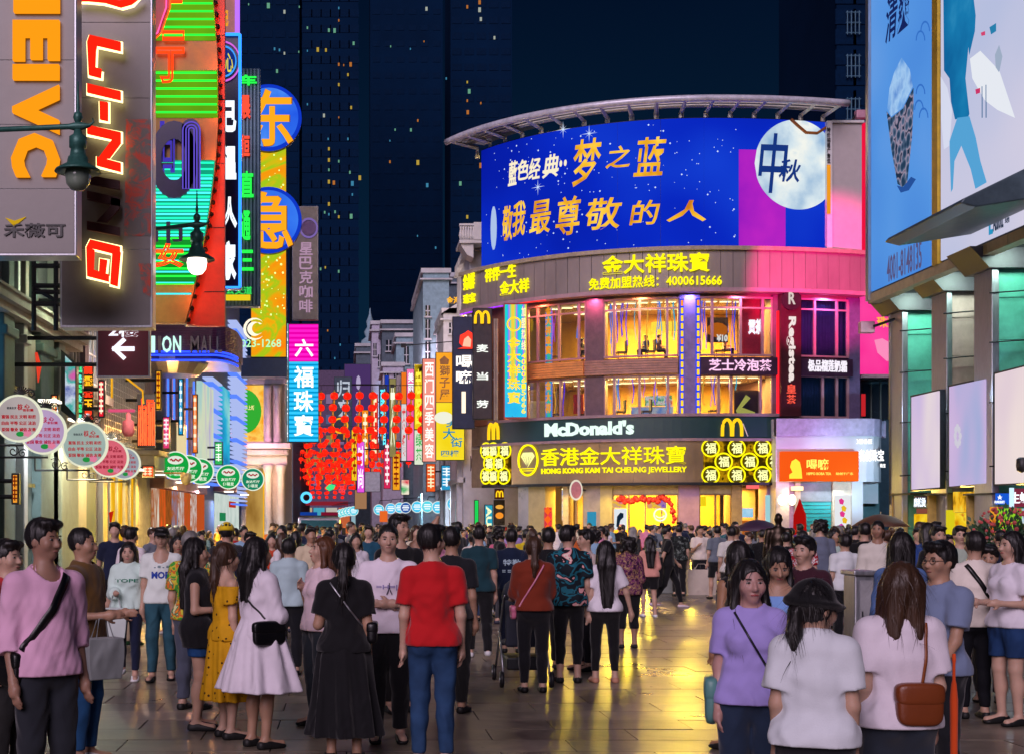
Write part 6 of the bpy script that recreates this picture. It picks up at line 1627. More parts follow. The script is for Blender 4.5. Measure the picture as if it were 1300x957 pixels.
# lower pale stone frontage under the signs, with pilasters, arches and lit windows
fr_=thing('arcade_building','pale old arcade frontage with pilasters and arched windows below the vertical signs','building',(8.5,110,0))
def rw(mb,d0,d1,z0,z1,o=0.0,t=.4):return mb.box(6.9-o,6.9-o+t,d0,d1,z0,z1)
put('wall',MB().box(6.9,12,84,165,0,9.0),M_FAR,fr_)
for k in range(16):
 d=85+k*5
 put('pilaster',rw(MB(),d,d+.9,0,8.6,.3,.4),M_FAR,fr_,bevel=.04)
 w_=put('window',rw(MB(),d+1.6,d+4.2,5.0,7.6,.04,.1),glow('#a8c4d8',.4)if k%3==0 else M_DGLASS,fr_)
 put('mullion',rw(MB(),d+2.85,d+2.95,5.0,7.6,.1,.1),M_FAR,w_)
 put('arch',MB().prism([(6.9-.12,d+1.5),(6.9,d+1.5),(6.9,d+4.3),(6.9-.12,d+4.3)],7.6,7.95),M_FAR,fr_)
 put('shopfront',rw(MB(),d+1.2,d+4.7,.1,3.2,.06,.1),glow_ramp('far_shop_%d'%(k%5),[(0.3,('#d8e8f0','#f0d8a8','#90c8c8','#e8a8b8','#c8d0e0')[k%5]),(0.6,'#405058'),(0.75,('#68b8d8','#f0a040','#e8f0e0','#f06080','#f0f0f0')[k%5])],.65,scale=.6,stretch=(1,1,.5)),fr_)
put('cornice',MB().box(6.3,7.0,84,165,8.6,9.0),M_FAR,fr_)
put('string_course',MB().box(6.55,7.0,84,165,4.2,4.5),M_FAR,fr_)
for i,(x,d,z,c)in enumerate(((3.6,90,13,'#ffe0d0'),(3.4,106,12,'#ffd8e8'),(3.0,124,12,'#d8ccff'),(2.4,140,12,'#b8e8ff'))):  # floodlights added to brighten the old house fronts
 f_=thing('floodlight','small floodlight, %s above the far street, aimed at the old houses'%['first','second','third','fourth'][i],'floodlight',(x,d,z),'floodlights over the far street')  # added floodlight with housing and arm
 put('head',MB().box(x-.15,x+.15,d-.1,d+.1,z-.12,z+.12),M_DARK,f_);put('arm',MB().tube([(x+.1,d,z),(7.2,d,z+.3)],.03,4),M_DARK,f_)
 l_=lamp('added_far_flood','SPOT',(x+.2,d+.1,z),2600,c,.2,spot=110,parent=f_);l_.rotation_euler=Vector((.8,.75,.06)).to_track_quat('-Z','Y').to_euler()
lamp('added_arcade_fill','AREA',(5.6,92,4.1),420,'#d8ecff',1.5,parent=fr_);lamp('added_arcade_fill','AREA',(5.4,110,4.1),480,'#c8f0ff',1.5,parent=fr_)  # lamps without fixtures, added to brighten the arcade side
# corrugated corner under the arches sign
cc=thing('ribbed_wall_panel','beige ribbed metal wall panel with small dark lettering under the dark arches sign','panel',(PX(610,80),80,3))
for k in range(14):put('slat',fbox(599,566+k*3.6,622,568.8+k*3.6,80,.3),mat('beige_slat',(.38,.32,.28),.6),cc)
put('upper_board',fbox(602,545,628,563,80,.3),mat('grey_white_board',(.4,.38,.36),.6),cc)
letters(cc,'MOTEN',(597,578,618,598),79.95,mat('dark_letters',(.03,.02,.03),.4),bold=.03)
letters(cc,'MOTEN',(597.8,577.5,618.6,597.5),79.98,glow('#e0b8d0',.7,True),bold=.04,name='letter_edge')
# small lit things at the arcade mouth
bs=panel('burger_screen','upright screen showing a burger beside the grey marble pier',(627,634,641,666),79.2,mat('screen_black',(.02,.02,.02),.3),.2,M_DARK,bracket=False)
put('burger_print',MB().disc_y(PX(634,79.2),PZ(654,79.2),.22,79.13,79.19,16,.18),glow('#f0902a',1.0,True),bs)
put('bun_print',MB().disc_y(PX(634,79.2),PZ(643,79.2),.22,79.13,79.19,16,.12),glow('#e0a040',1.0,True),bs)
rsn=panel('small_red_sign','small dark red square sign with golden arches over the burger screen',(628,620,640,633),79.0,mat('maroon_sign',(.14,.02,.02),.4),.2,M_DARK,bracket=False)
arches(rsn,(630,623,638.5,630.5),lambda a,b:tuple(PT(a,b,78.92)),M_ARCH,.04)
gd=panel('green_light_panel','narrow bright green lit door panel beside the arcade',(602,634,608,690),83,glow('#20d858',.9),.2,M_DARK,bracket=False)
ub=panel('cyan_banner','vertical cyan banner with white and yellow letters beside the green panel',(615,640,626,690),81,glow('#28a8c8',.8),.2,M_DARK,bracket=False)
letters(ub,'AUN',(617,642,624,680),80.97,glow('#f0f8c0',1.0,True),rot=90,bold=.04)
fbn=panel('red_food_stall','low red lit stall board below the burger screen',(624,668,644,680),79.1,glow('#c8281c',.7),.3,M_DARK,bracket=False)
# vertical signs along the far street
def vsign(label,px,D,m_,s,col,k=1.2,lpx=None,bold=.03,name='vertical_sign'):
 t=panel(name,label,px,D,m_,.35,M_DARK,bracket=False)
 if s:
  w=px[2]-px[0];lx=lpx or(px[0]+w*.18,px[1]+4,px[2]-w*.18,px[3]-4)
  letters(t,s,lx,D-.02,glow(col,k,True)if isinstance(col,str)else col,vertical=True,bold=bold)
 put('bracket',MB().tube([PT(px[2]-1,px[1]+10,D+.2),(7.0,D+.2,PZ(px[1]+10,D))],.06,5),M_DARK,t)
 return t
BRN=mat('brown_outline_letter',(.24,.12,.03),.5)
v1=vsign('orange vertical lightbox with a house symbol and dark characters beside the navy sign',(553,447,576,560),84,glow_ramp('orange_lightbox',[(0.3,'#f09010'),(0.7,'#ffb030')],.95,scale=.3),'獅子屋',BRN,lpx=(558,463,571,508))
put('house_symbol',MB().face_y([(PX(559,84),PZ(463,84)),(PX(569,84),PZ(463,84)),(PX(570,84),PZ(457,84)),(PX(564,84),PZ(452,84)),(PX(558,84),PZ(457,84))],83.93,83.98),BRN,v1)
v2=vsign('yellow lightbox with cyan characters at the lower end of the orange sign',(553,510,590,584),83.4,glow_ramp('yellow_lightbox',[(0.3,'#f0d010'),(0.7,'#ffe838')],.95,scale=.4),'','')
letters(v2,'美',(566,528,582,542),83.35,glow('#1c8cb0',.9,True),bold=.02);letters(v2,'大',(562,543,578,557),83.35,glow('#1c8cb0',.9,True),bold=.03);letters(v2,'街',(572,555,587,567),83.35,glow('#1c8cb0',.9,True),bold=.02);letters(v2,'四楼',(560,571,583,579),83.35,glow('#1c7ca0',.9,True),bold=.03)
put('white_oval',MB().disc_y(PX(563,83.4),PZ(530,83.4),.55,83.3,83.38,20,.35),glow('#f4f4e0',.9,True),v2)
vsign('pink vertical lightbox with white characters among the far signs',(536,455,554,586),87,glow_ramp('pink_lightbox',[(0.3,'#f08878'),(0.7,'#ffa898')],.9,scale=.3),'西门四季美容','#fff8f0',1.1)
vsign('yellow and black vertical sign behind the pink lightbox',(525.5,462,536.5,545),92,glow_ramp('yellow_black',[(0.42,'#18140c'),(0.5,'#f0c818')],.9,'noise',.35),'宏图','#f8e040')
vsign('white sign with green leaf mark under the yellow and black sign',(525.5,545,538,590),91,glow('#e8f0d8',.85),'绿茶','#30a048')
vsign('plain bright pink vertical sign between the orange strip and the yellow sign',(516,468,526.5,585),96,glow_ramp('rose_sign',[(0.3,'#f050a0'),(0.6,'#ff80b8')],.9,scale=.3),'美丽','#e0f8f8',lpx=(518,472,525,500))
vsign('narrow orange vertical sign left of the bright pink one',(509,472,516.5,520),101,glow('#f07820',.9),'','')
vsign('pale white lower part sign below the narrow orange sign',(509,512,516.5,585),100,glow('#e8e4e8',.8),'茶餐','#c84040')
vsign('grey unlit vertical sign left of the orange strip',(502.5,476,510,560),105,mat('grey_sign',(.25,.22,.25),.5),'','')
vsign('olive beige vertical sign above the lanterns',(494,480,503,580),108,glow('#a89a60',.6),'茶','#f0f0d0')
vsign('dark sign with cyan lit characters among the lanterns',(481,488,492,570),112,mat('navy_board',(.012,.022,.07),.4),'酷衣馆','#60e8ff',1.3)
vsign('blue edged narrow sign behind the olive sign',(488,476,494,560),116,glow('#2040c0',.7),'','')
vsign('magenta lit vertical sign low behind the lantern strings',(453,560,463,625),118,glow_ramp('magenta_sign',[(0.3,'#d028c8'),(0.6,'#f060e8')],.9,scale=.5),'时尚','#fff0ff')
pu=vsign('tall purple sign with faint white dots beyond the lantern strings',(437,462,471,600),150,glow('#6a4a90',.42),'','')
letters(pu,'·天河·',(452,475,458,560),149.95,glow('#c8b8e0',.7,True),vertical=True,bold=.03)
gui=vsign('outlined white character sign left of the tall purple sign',(424,478,447,560),145,mat('dark_teal_sign',(.03,.06,.09),.5),'归来','#c8d0e0',.8,lpx=(428,481,444,530))
put('yellow_ring',MB().ring_y(PX(432,110),PZ(540,110),.5,.62,109.9,110,24,1.0),glow('#f0a818',1.1,True),gui)
gp=panel('grey_blank_panel','blank pale grey square panel hanging at the end of the lantern strings',(463,598,483,624),116,mat('blank_panel',(.45,.45,.5),.6),.3,M_DARK,bracket=False)
op=panel('tan_panel','tan blank board left of the grey panel above the crowd',(450,621,466,646),120,glow('#c8946a',.55),.3,M_DARK,bracket=False)
gg=panel('colour_screen','small green and red picture screen on the arcade wall',(509,608,520,628),104,glow_ramp('tiny_screen',[(0.3,'#e03048'),(0.5,'#f0e8d0'),(0.65,'#30b060')],.9,scale=1.0),.2,M_DARK,bracket=False)
yn=thing('rooftop_neon','short row of yellow neon characters on a roof behind the navy sign','sign',PT(575,390,98))
letters(yn,'金海湾',(567,377,592,386),98,glow('#ffb818',1.2,True),bold=.02)
# yellow figure/sign at the left end of the beam and round cyan signs
for i,(cx,cyy,r,col)in enumerate(((481,646.5,7,'#48c8e8'),(496,645,7,'#50c0f0'),(507.5,644,7,'#50c8f0'),(515,644,7.2,'#2858a8'),(529.5,643,7.5,'#48c8f0'),(542.5,642.5,7.7,'#58d8e8'),(556,643.5,8,'#48c8f0'),(576,639,9,'#48c0e8'),(593,628,9.4,'#3a8890'),(602,627.5,9.5,'#f0d878'),(616,625.5,9.7,'#c8e0d8'),(650,626,9.7,'#6a6470'),(449,648,6.2,'#58d0e8'),(444.5,648.5,6,'#58d0e8'),(440.5,649,5.8,'#60d8e0'),(436.5,650,5.6,'#60d8e0'),(432.5,651,5.4,'#60d8e0'))):
 D=.46*FPX/r;c=PT(cx,cyy,D);R=.46
 place=['leftmost of the row along the arcade','second along the arcade row','third along the arcade row','deep blue one in the arcade row','fifth along the arcade row','sixth along the arcade row','seventh along the arcade row','standing apart at the end of the arcade row','dull teal one beside the yellow disc','yellow one with a smaller neighbour on each side','pale one with blue and red print beside the yellow disc','dark grey one by the marble pier','nearest of the far group beside the van','second of the far group beside the van','third of the far group beside the van','fourth of the far group beside the van','farthest of the group beside the van'][i]
 t=thing('round_lightbox','small round lit sign, '+place,'sign',(c.x,D,c.z-R),group='small round lit signs along the far street')
 put('rim',MB().ring_y(c.x,c.z,R*.88,R,D-.06,D+.08,24),glow('#e8f4f0',.85,True),t)
 put('face',MB().disc_y(c.x,c.z,R*.89,D-.03,D+.06,24),glow(col,.95),t)
 put('print',MB().box(c.x-R*.6,c.x+R*.6,D-.05,D-.03,c.z-R*.1,c.z+R*.12).box(c.x-R*.5,c.x+R*.5,D-.05,D-.03,c.z+R*.25,c.z+R*.42).box(c.x-R*.45,c.x+R*.45,D-.05,D-.03,c.z-R*.45,c.z-R*.28),glow('#f4fcff' if i not in(9,11)else '#c87830',1.0,True),t)
 put('bracket',MB().tube([(c.x,D+.02,c.z+R),(c.x+.1,D+.02,c.z+R+.3),(c.x+1.0 if cx>460 else c.x-1.0,D+.02,c.z+R+.35)],.03,5),M_DARK,t)
for i,(px,D,f,ch,cc,lab)in enumerate((((470,500,480,585),122,'#e83020','火锅','#fff0c0','red vertical lightbox left of the dark sign with cyan characters'),((459,520,468,590),128,'#f08818','烧鹅','#fff8d0','orange vertical lightbox among the lanterns beside the magenta sign'),((446,545,454,610),134,'#f0c020','当铺','#8a1808','yellow vertical lightbox low among the far lanterns'),((487,560,496,620),112,'#d82858','眼镜','#fff0f4','crimson vertical lightbox above the round cyan signs'),((498,575,508,622),108,'#f0a020','面馆','#7a1408','amber lightbox under the olive sign'),((541,588,553,624),98,'#e85820','饼家','#fff0c0','orange box under the pink lightbox on the arcade'),((560,590,574,622),92,'#2898c8','银行','#f4fcff','blue box on the arcade wall under the yellow lightbox'),((583,586,594,620),87,'#d83030','奶茶','#fff4e0','red box on the arcade wall beside the ribbed panel'))):
 marks(vsign(lab,px,D,glow(f,.95,mott=.2),'',cc),px,D-.02,cc)
# far left row behind the stone building and the closing end of the street
far_left=far_house('tall dim house beyond the stone building on the left of the lanterns',(330,470,372,0),130,M_FARD,60)
e1=thing('end_building','dim purple building closing the street behind the lantern strings','building',(0,262,0))
put('wall',fbox(360,470,482,690,260,10),mat('dim_purple_wall',(.12,.08,.16),.8,noise=.3),e1)
for i in range(7):
 for j in range(5):
  if(i*3+j*5)%4:put('window',fbox(366+i*16,500+j*26,374+i*16,512+j*26,259.8,.2),glow(('#c8a0d8','#8090c8','#e0c080')[(i+j)%3],.35,True),e1)
for i,c in enumerate(('#b8e8f8','#f0d0a0','#58c8e8','#e8e0d0','#f07848','#b0d8e8','#68d0c0')):
 put('shopfront',fbox(366+i*16,644,380+i*16,690,258,.3),glow(c,.55),e1)
bm=thing('red_beam','long dark red banner beam across the street below the far lanterns','banner',PT(403,640,170))
put('beam',fbox(367,636,442,641,170,.4),glow('#a02838',.6),bm)
sg=thing('neon_sign','green leaf shaped neon sign under the far lanterns','sign',PT(420,620,150))
strokes(sg,'leaf',[[(413,619),(418,614),(426,615),(424,620),(418,623)]],150,glow('#40d880',1.1,True),.1,0)
sg=thing('neon_sign','small red characters glowing under the far lanterns','sign',PT(434,625,150))
letters(sg,'品',(430,616,438,625),150,glow('#ff4048',1.2,True),bold=.03)
sg=thing('neon_sign','pale blue ring shaped neon sign under the far lanterns','sign',PT(389,638,150))
put('ring',MB().ring_y(PX(389,150),PZ(631,150),.35,.62,149.8,150,20),glow('#58c8ff',1.3,True),sg)
sg=thing('neon_sign','small red and yellow round sign among the crowd by the arcade','sign',PT(487,660,110))
put('face',fbox(482,648,492,662,110,.2),glow('#e86828',.9),sg)
# ================================================================== lanterns
rl=random.Random(21)
M_LAN=glow_ramp('red_lantern_paper',[(0.3,'#f01408'),(0.55,'#ff2414'),(0.75,'#ff5a28')],1.15,scale=6)
M_TAS=glow('#f0901c',.7,True);M_CAP=mat('lantern_cap',(.45,.30,.05),.4,.5)
LR=.26
prof=[(.10,.21),(.20,.17),(.25,.08),(.26,0),(.25,-.08),(.20,-.17),(.10,-.21)]
lan_body=MB()
n_=14
vs,fs=[],[]
for(r,h_)in prof:
 for i in range(n_):
  a=2*math.pi*i/n_;rr=r*(1.0 if i%2 else.95);vs.append((rr*math.cos(a),rr*math.sin(a),h_))
for k in range(len(prof)-1):
 for i in range(n_):
  j=(i+1)%n_;fs.append((k*n_+i,k*n_+j,(k+1)*n_+j,(k+1)*n_+i))
lan_body.add(vs,fs+[tuple(range(n_-1,-1,-1)),tuple((len(prof)-1)*n_+i for i in range(n_))])
me_lan=lan_body.mesh('lantern');me_lan.materials.append(M_LAN)
me_cap=MB().lathe([(.11,.0),(.11,.05),(.03,.07),(.012,.16)],(0,0,.21),10).lathe([(.1,-.26),(.11,-.21)],(0,0,0),10).mesh('cap');me_cap.materials.append(M_CAP)
me_tas=MB().lathe([(.03,-.25),(.05,-.3),(.045,-.58),(.02,-.6)],(0,0,0),8).mesh('tassel');me_tas.materials.append(M_TAS)
def lantern(loc,label,parts,group):
 o=bpy.data.objects.new('red_lantern',me_lan);COL.objects.link(o)
 o.location=loc;o.rotation_euler=(0,0,rl.uniform(0,3))
 tag(o,label,'lantern',group)
 if parts:
  for nm,me in(('cap',me_cap),('tassel',me_tas)):
   c=bpy.data.objects.new(nm,me);COL.objects.link(c);c.parent=o
 return o
ROWN=['top','second','third','lowest'];COLN=['first','second','third','fourth','fifth','sixth','seventh','eighth','ninth','tenth','eleventh']
cords=MB()
for r in range(4):
 for c in range(11):
  px=408+16.3*c-r*1.2+rl.uniform(-.6,.6);py=(502.5,517.4,532,545.5)[r]+rl.uniform(-.5,.5)
  lantern(PT(px,py,88),'red lantern, %s from the cyan sign in the %s row of the nearest string'%(COLN[c],ROWN[r]),True,'lanterns of the nearest string')
for c in range(11):cords.tube([PT(408+16.3*c,490,88),PT(404.5+16.3*c,556,88)],.012,4)
cords.tube([PT(385,489,88),PT(590,489,88)],.02,4)
tag(put('lantern_cord',cords,M_DARK),'thin dark wires carrying the nearest string of red lanterns','cord')
nl=0
for si,(D,x0,x1,nc)in enumerate(((122,390,506,8),(136,384,508,8),(150,378,480,8),(166,372,462,8),(186,370,448,8),(210,369,440,8),(240,369,434,8))):
 cw_=MB()
 for r in range(4):
  for c in range(nc):
   px=x0+(x1-x0)*(c+.5*(si%2))/(nc-1)+rl.uniform(-1,1)
   z=(9.3,8.45,7.6,6.8)[r]+rl.uniform(-.08,.08)-si*.1
   o=lantern((PX(px,D),D,z),'small red lantern, %s along the %s row of the %s string behind the nearest'%(COLN[c],ROWN[r],['first','second','third','fourth','fifth','sixth','farthest'][si]),si<3,'lanterns of the %s string beyond'%['first','second','third','fourth','fifth','sixth','farthest'][si])
   o.scale=(1.0,1.0,1.05)if si<2 else(1.15,)*3;nl+=1
  cw_.tube([(PX(x0-8,D),D,(10.1,9.3,8.6,7.95)[r]-si*.12),(PX(x1+8,D),D,(10.1,9.3,8.6,7.95)[r]-si*.12)],.015,4)
 tag(put('lantern_cord',cw_,M_DARK),'thin wires of the %s lantern string beyond the nearest one'%['first','second','third','fourth','fifth','sixth','farthest'][si],'cord')
ex=MB();rx=random.Random(5)
for D,x0,x1,nc in((116,396,520,9),(130,384,508,9),(152,374,486,9),(186,370,452,8),(226,369,438,7)):
 for r in range(4):
  for c in range(nc):
   ex.lathe([(.08,.18),(.2,.1),(.23,0),(.2,-.1),(.08,-.18),(.02,-.2),(.02,-.42)],(PX(x0+(x1-x0)*c/(nc-1)+rx.uniform(-2,2),D),D,9.25-r*.86+rx.uniform(-.15,.15)),8)
exo=put('far_lantern_mass',ex,M_LAN,None,True);exo['kind']='stuff';exo['label']='dense mass of small red lanterns filling the far street';exo['category']='lanterns'
# ================================================================== dark towers with a few lit windows
TWM=mat('night_tower',(.0023,.0165,.054),.9,noise=.25,scale=.05,spec=0.05)
WC={'g':'#8fe0b8','y':'#ffd858','o':'#ff9c48','w':'#e8f0e0','b':'#58b8e8'}
def tower(label,px,D,top,wins,grid=(6,30)):
 t=thing('tower_block',label,'building',(PX((px[0]+px[1])/2,D),D+10,0),group='dark tower blocks behind the street')
 put('wall',MB().box(PX(px[0],D),PX(px[1],D),D,D+20,0,PZ(top,D)),TWM,t)
 gx=MB()
 for i in range(grid[0]):
  x=PX(px[0]+(px[1]-px[0])*(i+.5)/grid[0],D)
  for j in range(grid[1]):
   z=20+j*(PZ(top,D)-24)/grid[1]
   gx.box(x-1.1,x+1.1,D-.12,D,z,z+1.6)
 put('dark_window',gx,mat('night_window',(.0022,.0158,.052),.8,spec=0.05),t)['kind']='stuff'
 for(a,b,c,s)in wins:
  put('lit_window',MB().box(PX(a-s*.62,D),PX(a+s*.62,D),D-.3,D,PZ(b+s*1.05,D),PZ(b-s*1.05,D)),glow(WC[c],.42,True),t)
cr=lambda L:[(300+a/3.19,b/3.19,c,s)for a,b,c,s in L]
tower('dark tower block behind the round badge signs with scattered lit windows',(300,380),330,-160,cr([(50,20,'g',1),(130,25,'g',3),(195,50,'w',2),(255,30,'g',1),(165,290,'g',2),(195,218,'w',1.5),(155,200,'b',1.5),(175,205,'b',1.5),(253,212,'g',1)]),(5,34))
tower('dark tower block in the gap above the lanterns with a column of lit windows',(384,455),300,-140,cr([(288,115,'g',1.4),(375,125,'g',2),(398,126,'g',2.5),(415,35,'b',1.2),(415,85,'o',1.2),(475,178,'g',2),(330,203,'y',2.4),(363,205,'y',1.8),(288,208,'b',1),(415,263,'o',1.6),(435,266,'o',1),(463,263,'o',2.4),(452,305,'y',1.6),(415,345,'y',1.6),(288,425,'b',1.2),(465,438,'y',1.8),(355,470,'w',2),(415,478,'o',1),(375,605,'y',1.8),(375,650,'y',2),(375,690,'g',1.5),(375,738,'y',2.2),(395,742,'o',2.4),(415,655,'g',1.4),(452,565,'b',1.4),(372,565,'b',1.2),(460,700,'g',1.6),(470,745,'b',2.8),(470,790,'b',1.4),(375,828,'y',2),(400,860,'g',1.6),(375,870,'b',1.4),(415,880,'y',1.6),(465,878,'g',2.8),(500,722,'y',2.6),(358,862,'g',1.5)])+[(413,340,'y',1.3),(430,345,'g',1.6),(407,342,'g',1.5),(416,420,'o',1.2),(432,438,'b',1.2),(425,455,'b',1.2)],(6,34))
tower('farther dark tower block with few lights between the two window columns',(470,562),420,-120,cr([(770,38,'w',2.2),(760,170,'o',1),(625,190,'g',1),(643,527,'g',1.2),(707,528,'g',1.8),(735,490,'o',1.4),(622,657,'o',1.5),(735,660,'y',2.8),(773,752,'b',2.4),(705,200,'b',1),(622,572,'b',1)])+[(530,300,'b',1),(553,315,'b',1.4),(577,313,'y',1.2)],(6,34))
tower('dark tower block left of the curved billboard with orange lit windows',(572,650),340,-130,cr([(850,320,'b',1.2),(935,30,'o',1.8),(985,12,'o',2.4),(985,42,'w',2.6),(990,80,'w',2.2),(1045,155,'w',1.8),(935,335,'y',1.4),(943,372,'g',2.6),(935,410,'o',1.4),(937,457,'o',2.4),(990,420,'o',1.2),(907,745,'g',2.4),(990,672,'o',3),(935,880,'y',2),(1015,833,'o',1.4)]),(5,34))
t5=tower('very dark tower block beside the tall blue drink billboard',(1062,1130),150,-120,[],(3,20))
rt_=thing('balcony_frames','faint window cages on the dark tower beside the drink billboard','window cage',PT(1084,140,149.5))
for y in(30,85,140):
 cg=MB()
 for k in range(4):cg.tube([PT(1076+k*5,y-16,149.5),PT(1076+k*5,y+14,149.5)],.06,4)
 for k in range(3):cg.tube([PT(1074,y-14+k*13,149.5),PT(1093,y-14+k*13,149.5)],.06,4)
 put('cage',cg,mat('cage_blue',(.10,.22,.32),.6),rt_)
# ================================================================== street objects
# police van
VD=58.0
vx=PX(404,VD)
van=thing('police_van','white police van with blue and red light bar among the distant crowd','van',(vx,VD+2.5,0))
M_VAN=mat('van_white',(.5,.55,.58),.3,coat=.5,noise=.06)
bp=[(0,.35),(0,.95),(.25,1.1),(.9,1.2),(1.5,1.95),(1.9,2.05),(4.9,2.05),(5.0,1.9),(5.0,.35)]
vb=MB();nn=len(bp);W2=.88
vb.add([(vx-W2,VD+y,z)for y,z in bp]+[(vx+W2,VD+y,z)for y,z in bp],[tuple(range(nn)),tuple(range(2*nn-1,nn-1,-1))]+[((i+1)%nn,i,nn+i,nn+(i+1)%nn)for i in range(nn)])
put('body',vb,M_VAN,van,bevel=.06)
ws=MB().add([(vx-.8,VD+.93,1.27),(vx+.8,VD+.93,1.27),(vx+.74,VD+1.44,1.92),(vx-.74,VD+1.44,1.92),(vx-.8,VD+.99,1.25),(vx+.8,VD+.99,1.25),(vx+.74,VD+1.5,1.9),(vx-.74,VD+1.5,1.9)],[(0,1,2,3),(7,6,5,4),(0,4,5,1),(1,5,6,2),(2,6,7,3),(3,7,4,0)])
put('windscreen',ws,mat('teal_windscreen',(.03,.12,.14),.08,spec=.9),van)
for s in(-1,1):
 put('headlight',MB().ball((vx+s*.66,VD+.05,.85),(.16,.08,.1),10,6),mat('headlight_glass',(.6,.65,.65),.1),van,True)
 put('mirror',MB().box(vx+s*.95,vx+s*1.12,VD+1.2,VD+1.3,1.3,1.6),M_BLACK,van,bevel=.02)
 put('side_window',MB().box(vx+s*.875,vx+s*.89,VD+1.9,VD+4.6,1.25,1.8),M_DGLASS,van)
 for yy in(1.0,4.1):
  wh=put('wheel',MB().lathe([(.33,-.1),(.34,0),(.33,.1)],(vx+s*.8,VD+yy,.34),18,'x'),M_BLACK,van,True)
  put('rim',MB().lathe([(.2,-.11),(.2,.11)],(vx+s*.81,VD+yy,.34),12,'x'),M_STEEL,wh)
put('bumper',MB().box(vx-.9,vx+.9,VD-.08,VD+.1,.35,.6),M_BLACK,van,bevel=.03)
lbm=put('light_bar',MB().box(vx-.8,vx+.8,VD+1.75,VD+2.05,2.06,2.12),M_BLACK,van)
put('blue_lens',MB().box(vx-.8,vx-.08,VD+1.73,VD+2.07,2.12,2.26),glow('#1848b0',.6),lbm);put('red_lens',MB().box(vx+.08,vx+.8,VD+1.73,VD+2.07,2.12,2.26),glow('#901838',.6),lbm)
# steel cabinet
kb=thing('steel_cabinet','low brushed steel cabinet with overhanging lid among the standing people','cabinet',(PX(1097,17.5),17.8,0))
put('body',MB().box(PX(1085,17.5),PX(1112,17.5),17.5,17.9,.08,1.14),M_STEEL,kb,bevel=.02);put('lid',MB().box(PX(1082.5,17.5),PX(1114.5,17.5),17.45,17.95,1.14,1.2),M_STEEL,kb,bevel=.015)
put('plinth',MB().box(PX(1087,17.5),PX(1110,17.5),17.54,17.85,0,.08),M_DARK,kb);put('door',MB().box(PX(1092,17.5),PX(1109,17.5),17.485,17.5,.15,1.08),mat('white_door_panel',(.5,.5,.52),.3,.5),kb);put('handle',MB().box(PX(1093.5,17.5),PX(1094.5,17.5),17.46,17.485,.5,.7),M_DARK,kb)
# stone planter
pl_=thing('stone_planter','grey stone planter block behind the girl in peach blouse','planter',(PX(845,36),36,0))
put('box',MB().box(PX(832,36),PX(872,36),36,37,0,1.05),M_GREYST,pl_,bevel=.03);put('coping',MB().box(PX(830,36),PX(874,36),35.9,37.1,1.05,1.15),M_STONE,pl_,bevel=.02)
# leafy bush with flowers
bu=thing('flowering_bush','dark green leafy bush with red and yellow flowers at the frame edge','bush',(PX(1290,24),24.3,0))
put('pot',MB().lathe([(.45,0),(.6,.7),(.66,.75),(.6,.78),(.55,.7)],(PX(1290,24),24.3,0),18),M_GREYST,bu,True)
lf=MB();rb2=random.Random(9)
def leafquad(mb,c,d,s):
 d=d.normalized();sd_=d.cross(Vector((rb2.uniform(-1,1),rb2.uniform(-1,1),rb2.uniform(-1,1)))).normalized()
 mb.add([c,c+d*s*.5+sd_*s*.28,c+d*s,c+d*s*.5-sd_*s*.28],[(0,1,2,3)])
for k in range(1500):
 v=Vector((rb2.gauss(0,1),rb2.gauss(0,1),rb2.gauss(0,1))).normalized()
 c=Vector((PX(1290,24),24.3,1.35))+Vector((v.x*.75,v.y*.55,v.z*.62))*rb2.uniform(.5,1.0)*(1+.18*math.sin(v.x*7+v.z*9))
 leafquad(lf,c,v+Vector((0,0,.5)),rb2.uniform(.06,.12))
put('foliage',lf,mat('bush_leaf',(.035,.10,.04),.5,noise=.5,scale=5),bu)
flw=MB()
for k in range(70):
 v=Vector((rb2.uniform(-1,.6),rb2.uniform(-1,.2),rb2.uniform(0,1))).normalized()
 flw.ball(Vector((PX(1283,24),24.2,1.45))+Vector((v.x*.62,v.y*.5,v.z*.6)),rb2.uniform(.02,.04),6,4)
put('flowers',flw,mat('flower_red',(.7,.10,.10),.6,noise=.7,scale=9),bu)
st_=MB()
for k in range(7):st_.tube([(PX(1290,24)+rb2.uniform(-.1,.1),24.3,.6),(PX(1290,24)+rb2.uniform(-.5,.5),24.3+rb2.uniform(-.3,.3),1.5)],.02,5)
put('stem',st_,mat('bush_stem',(.08,.05,.03),.8),bu)
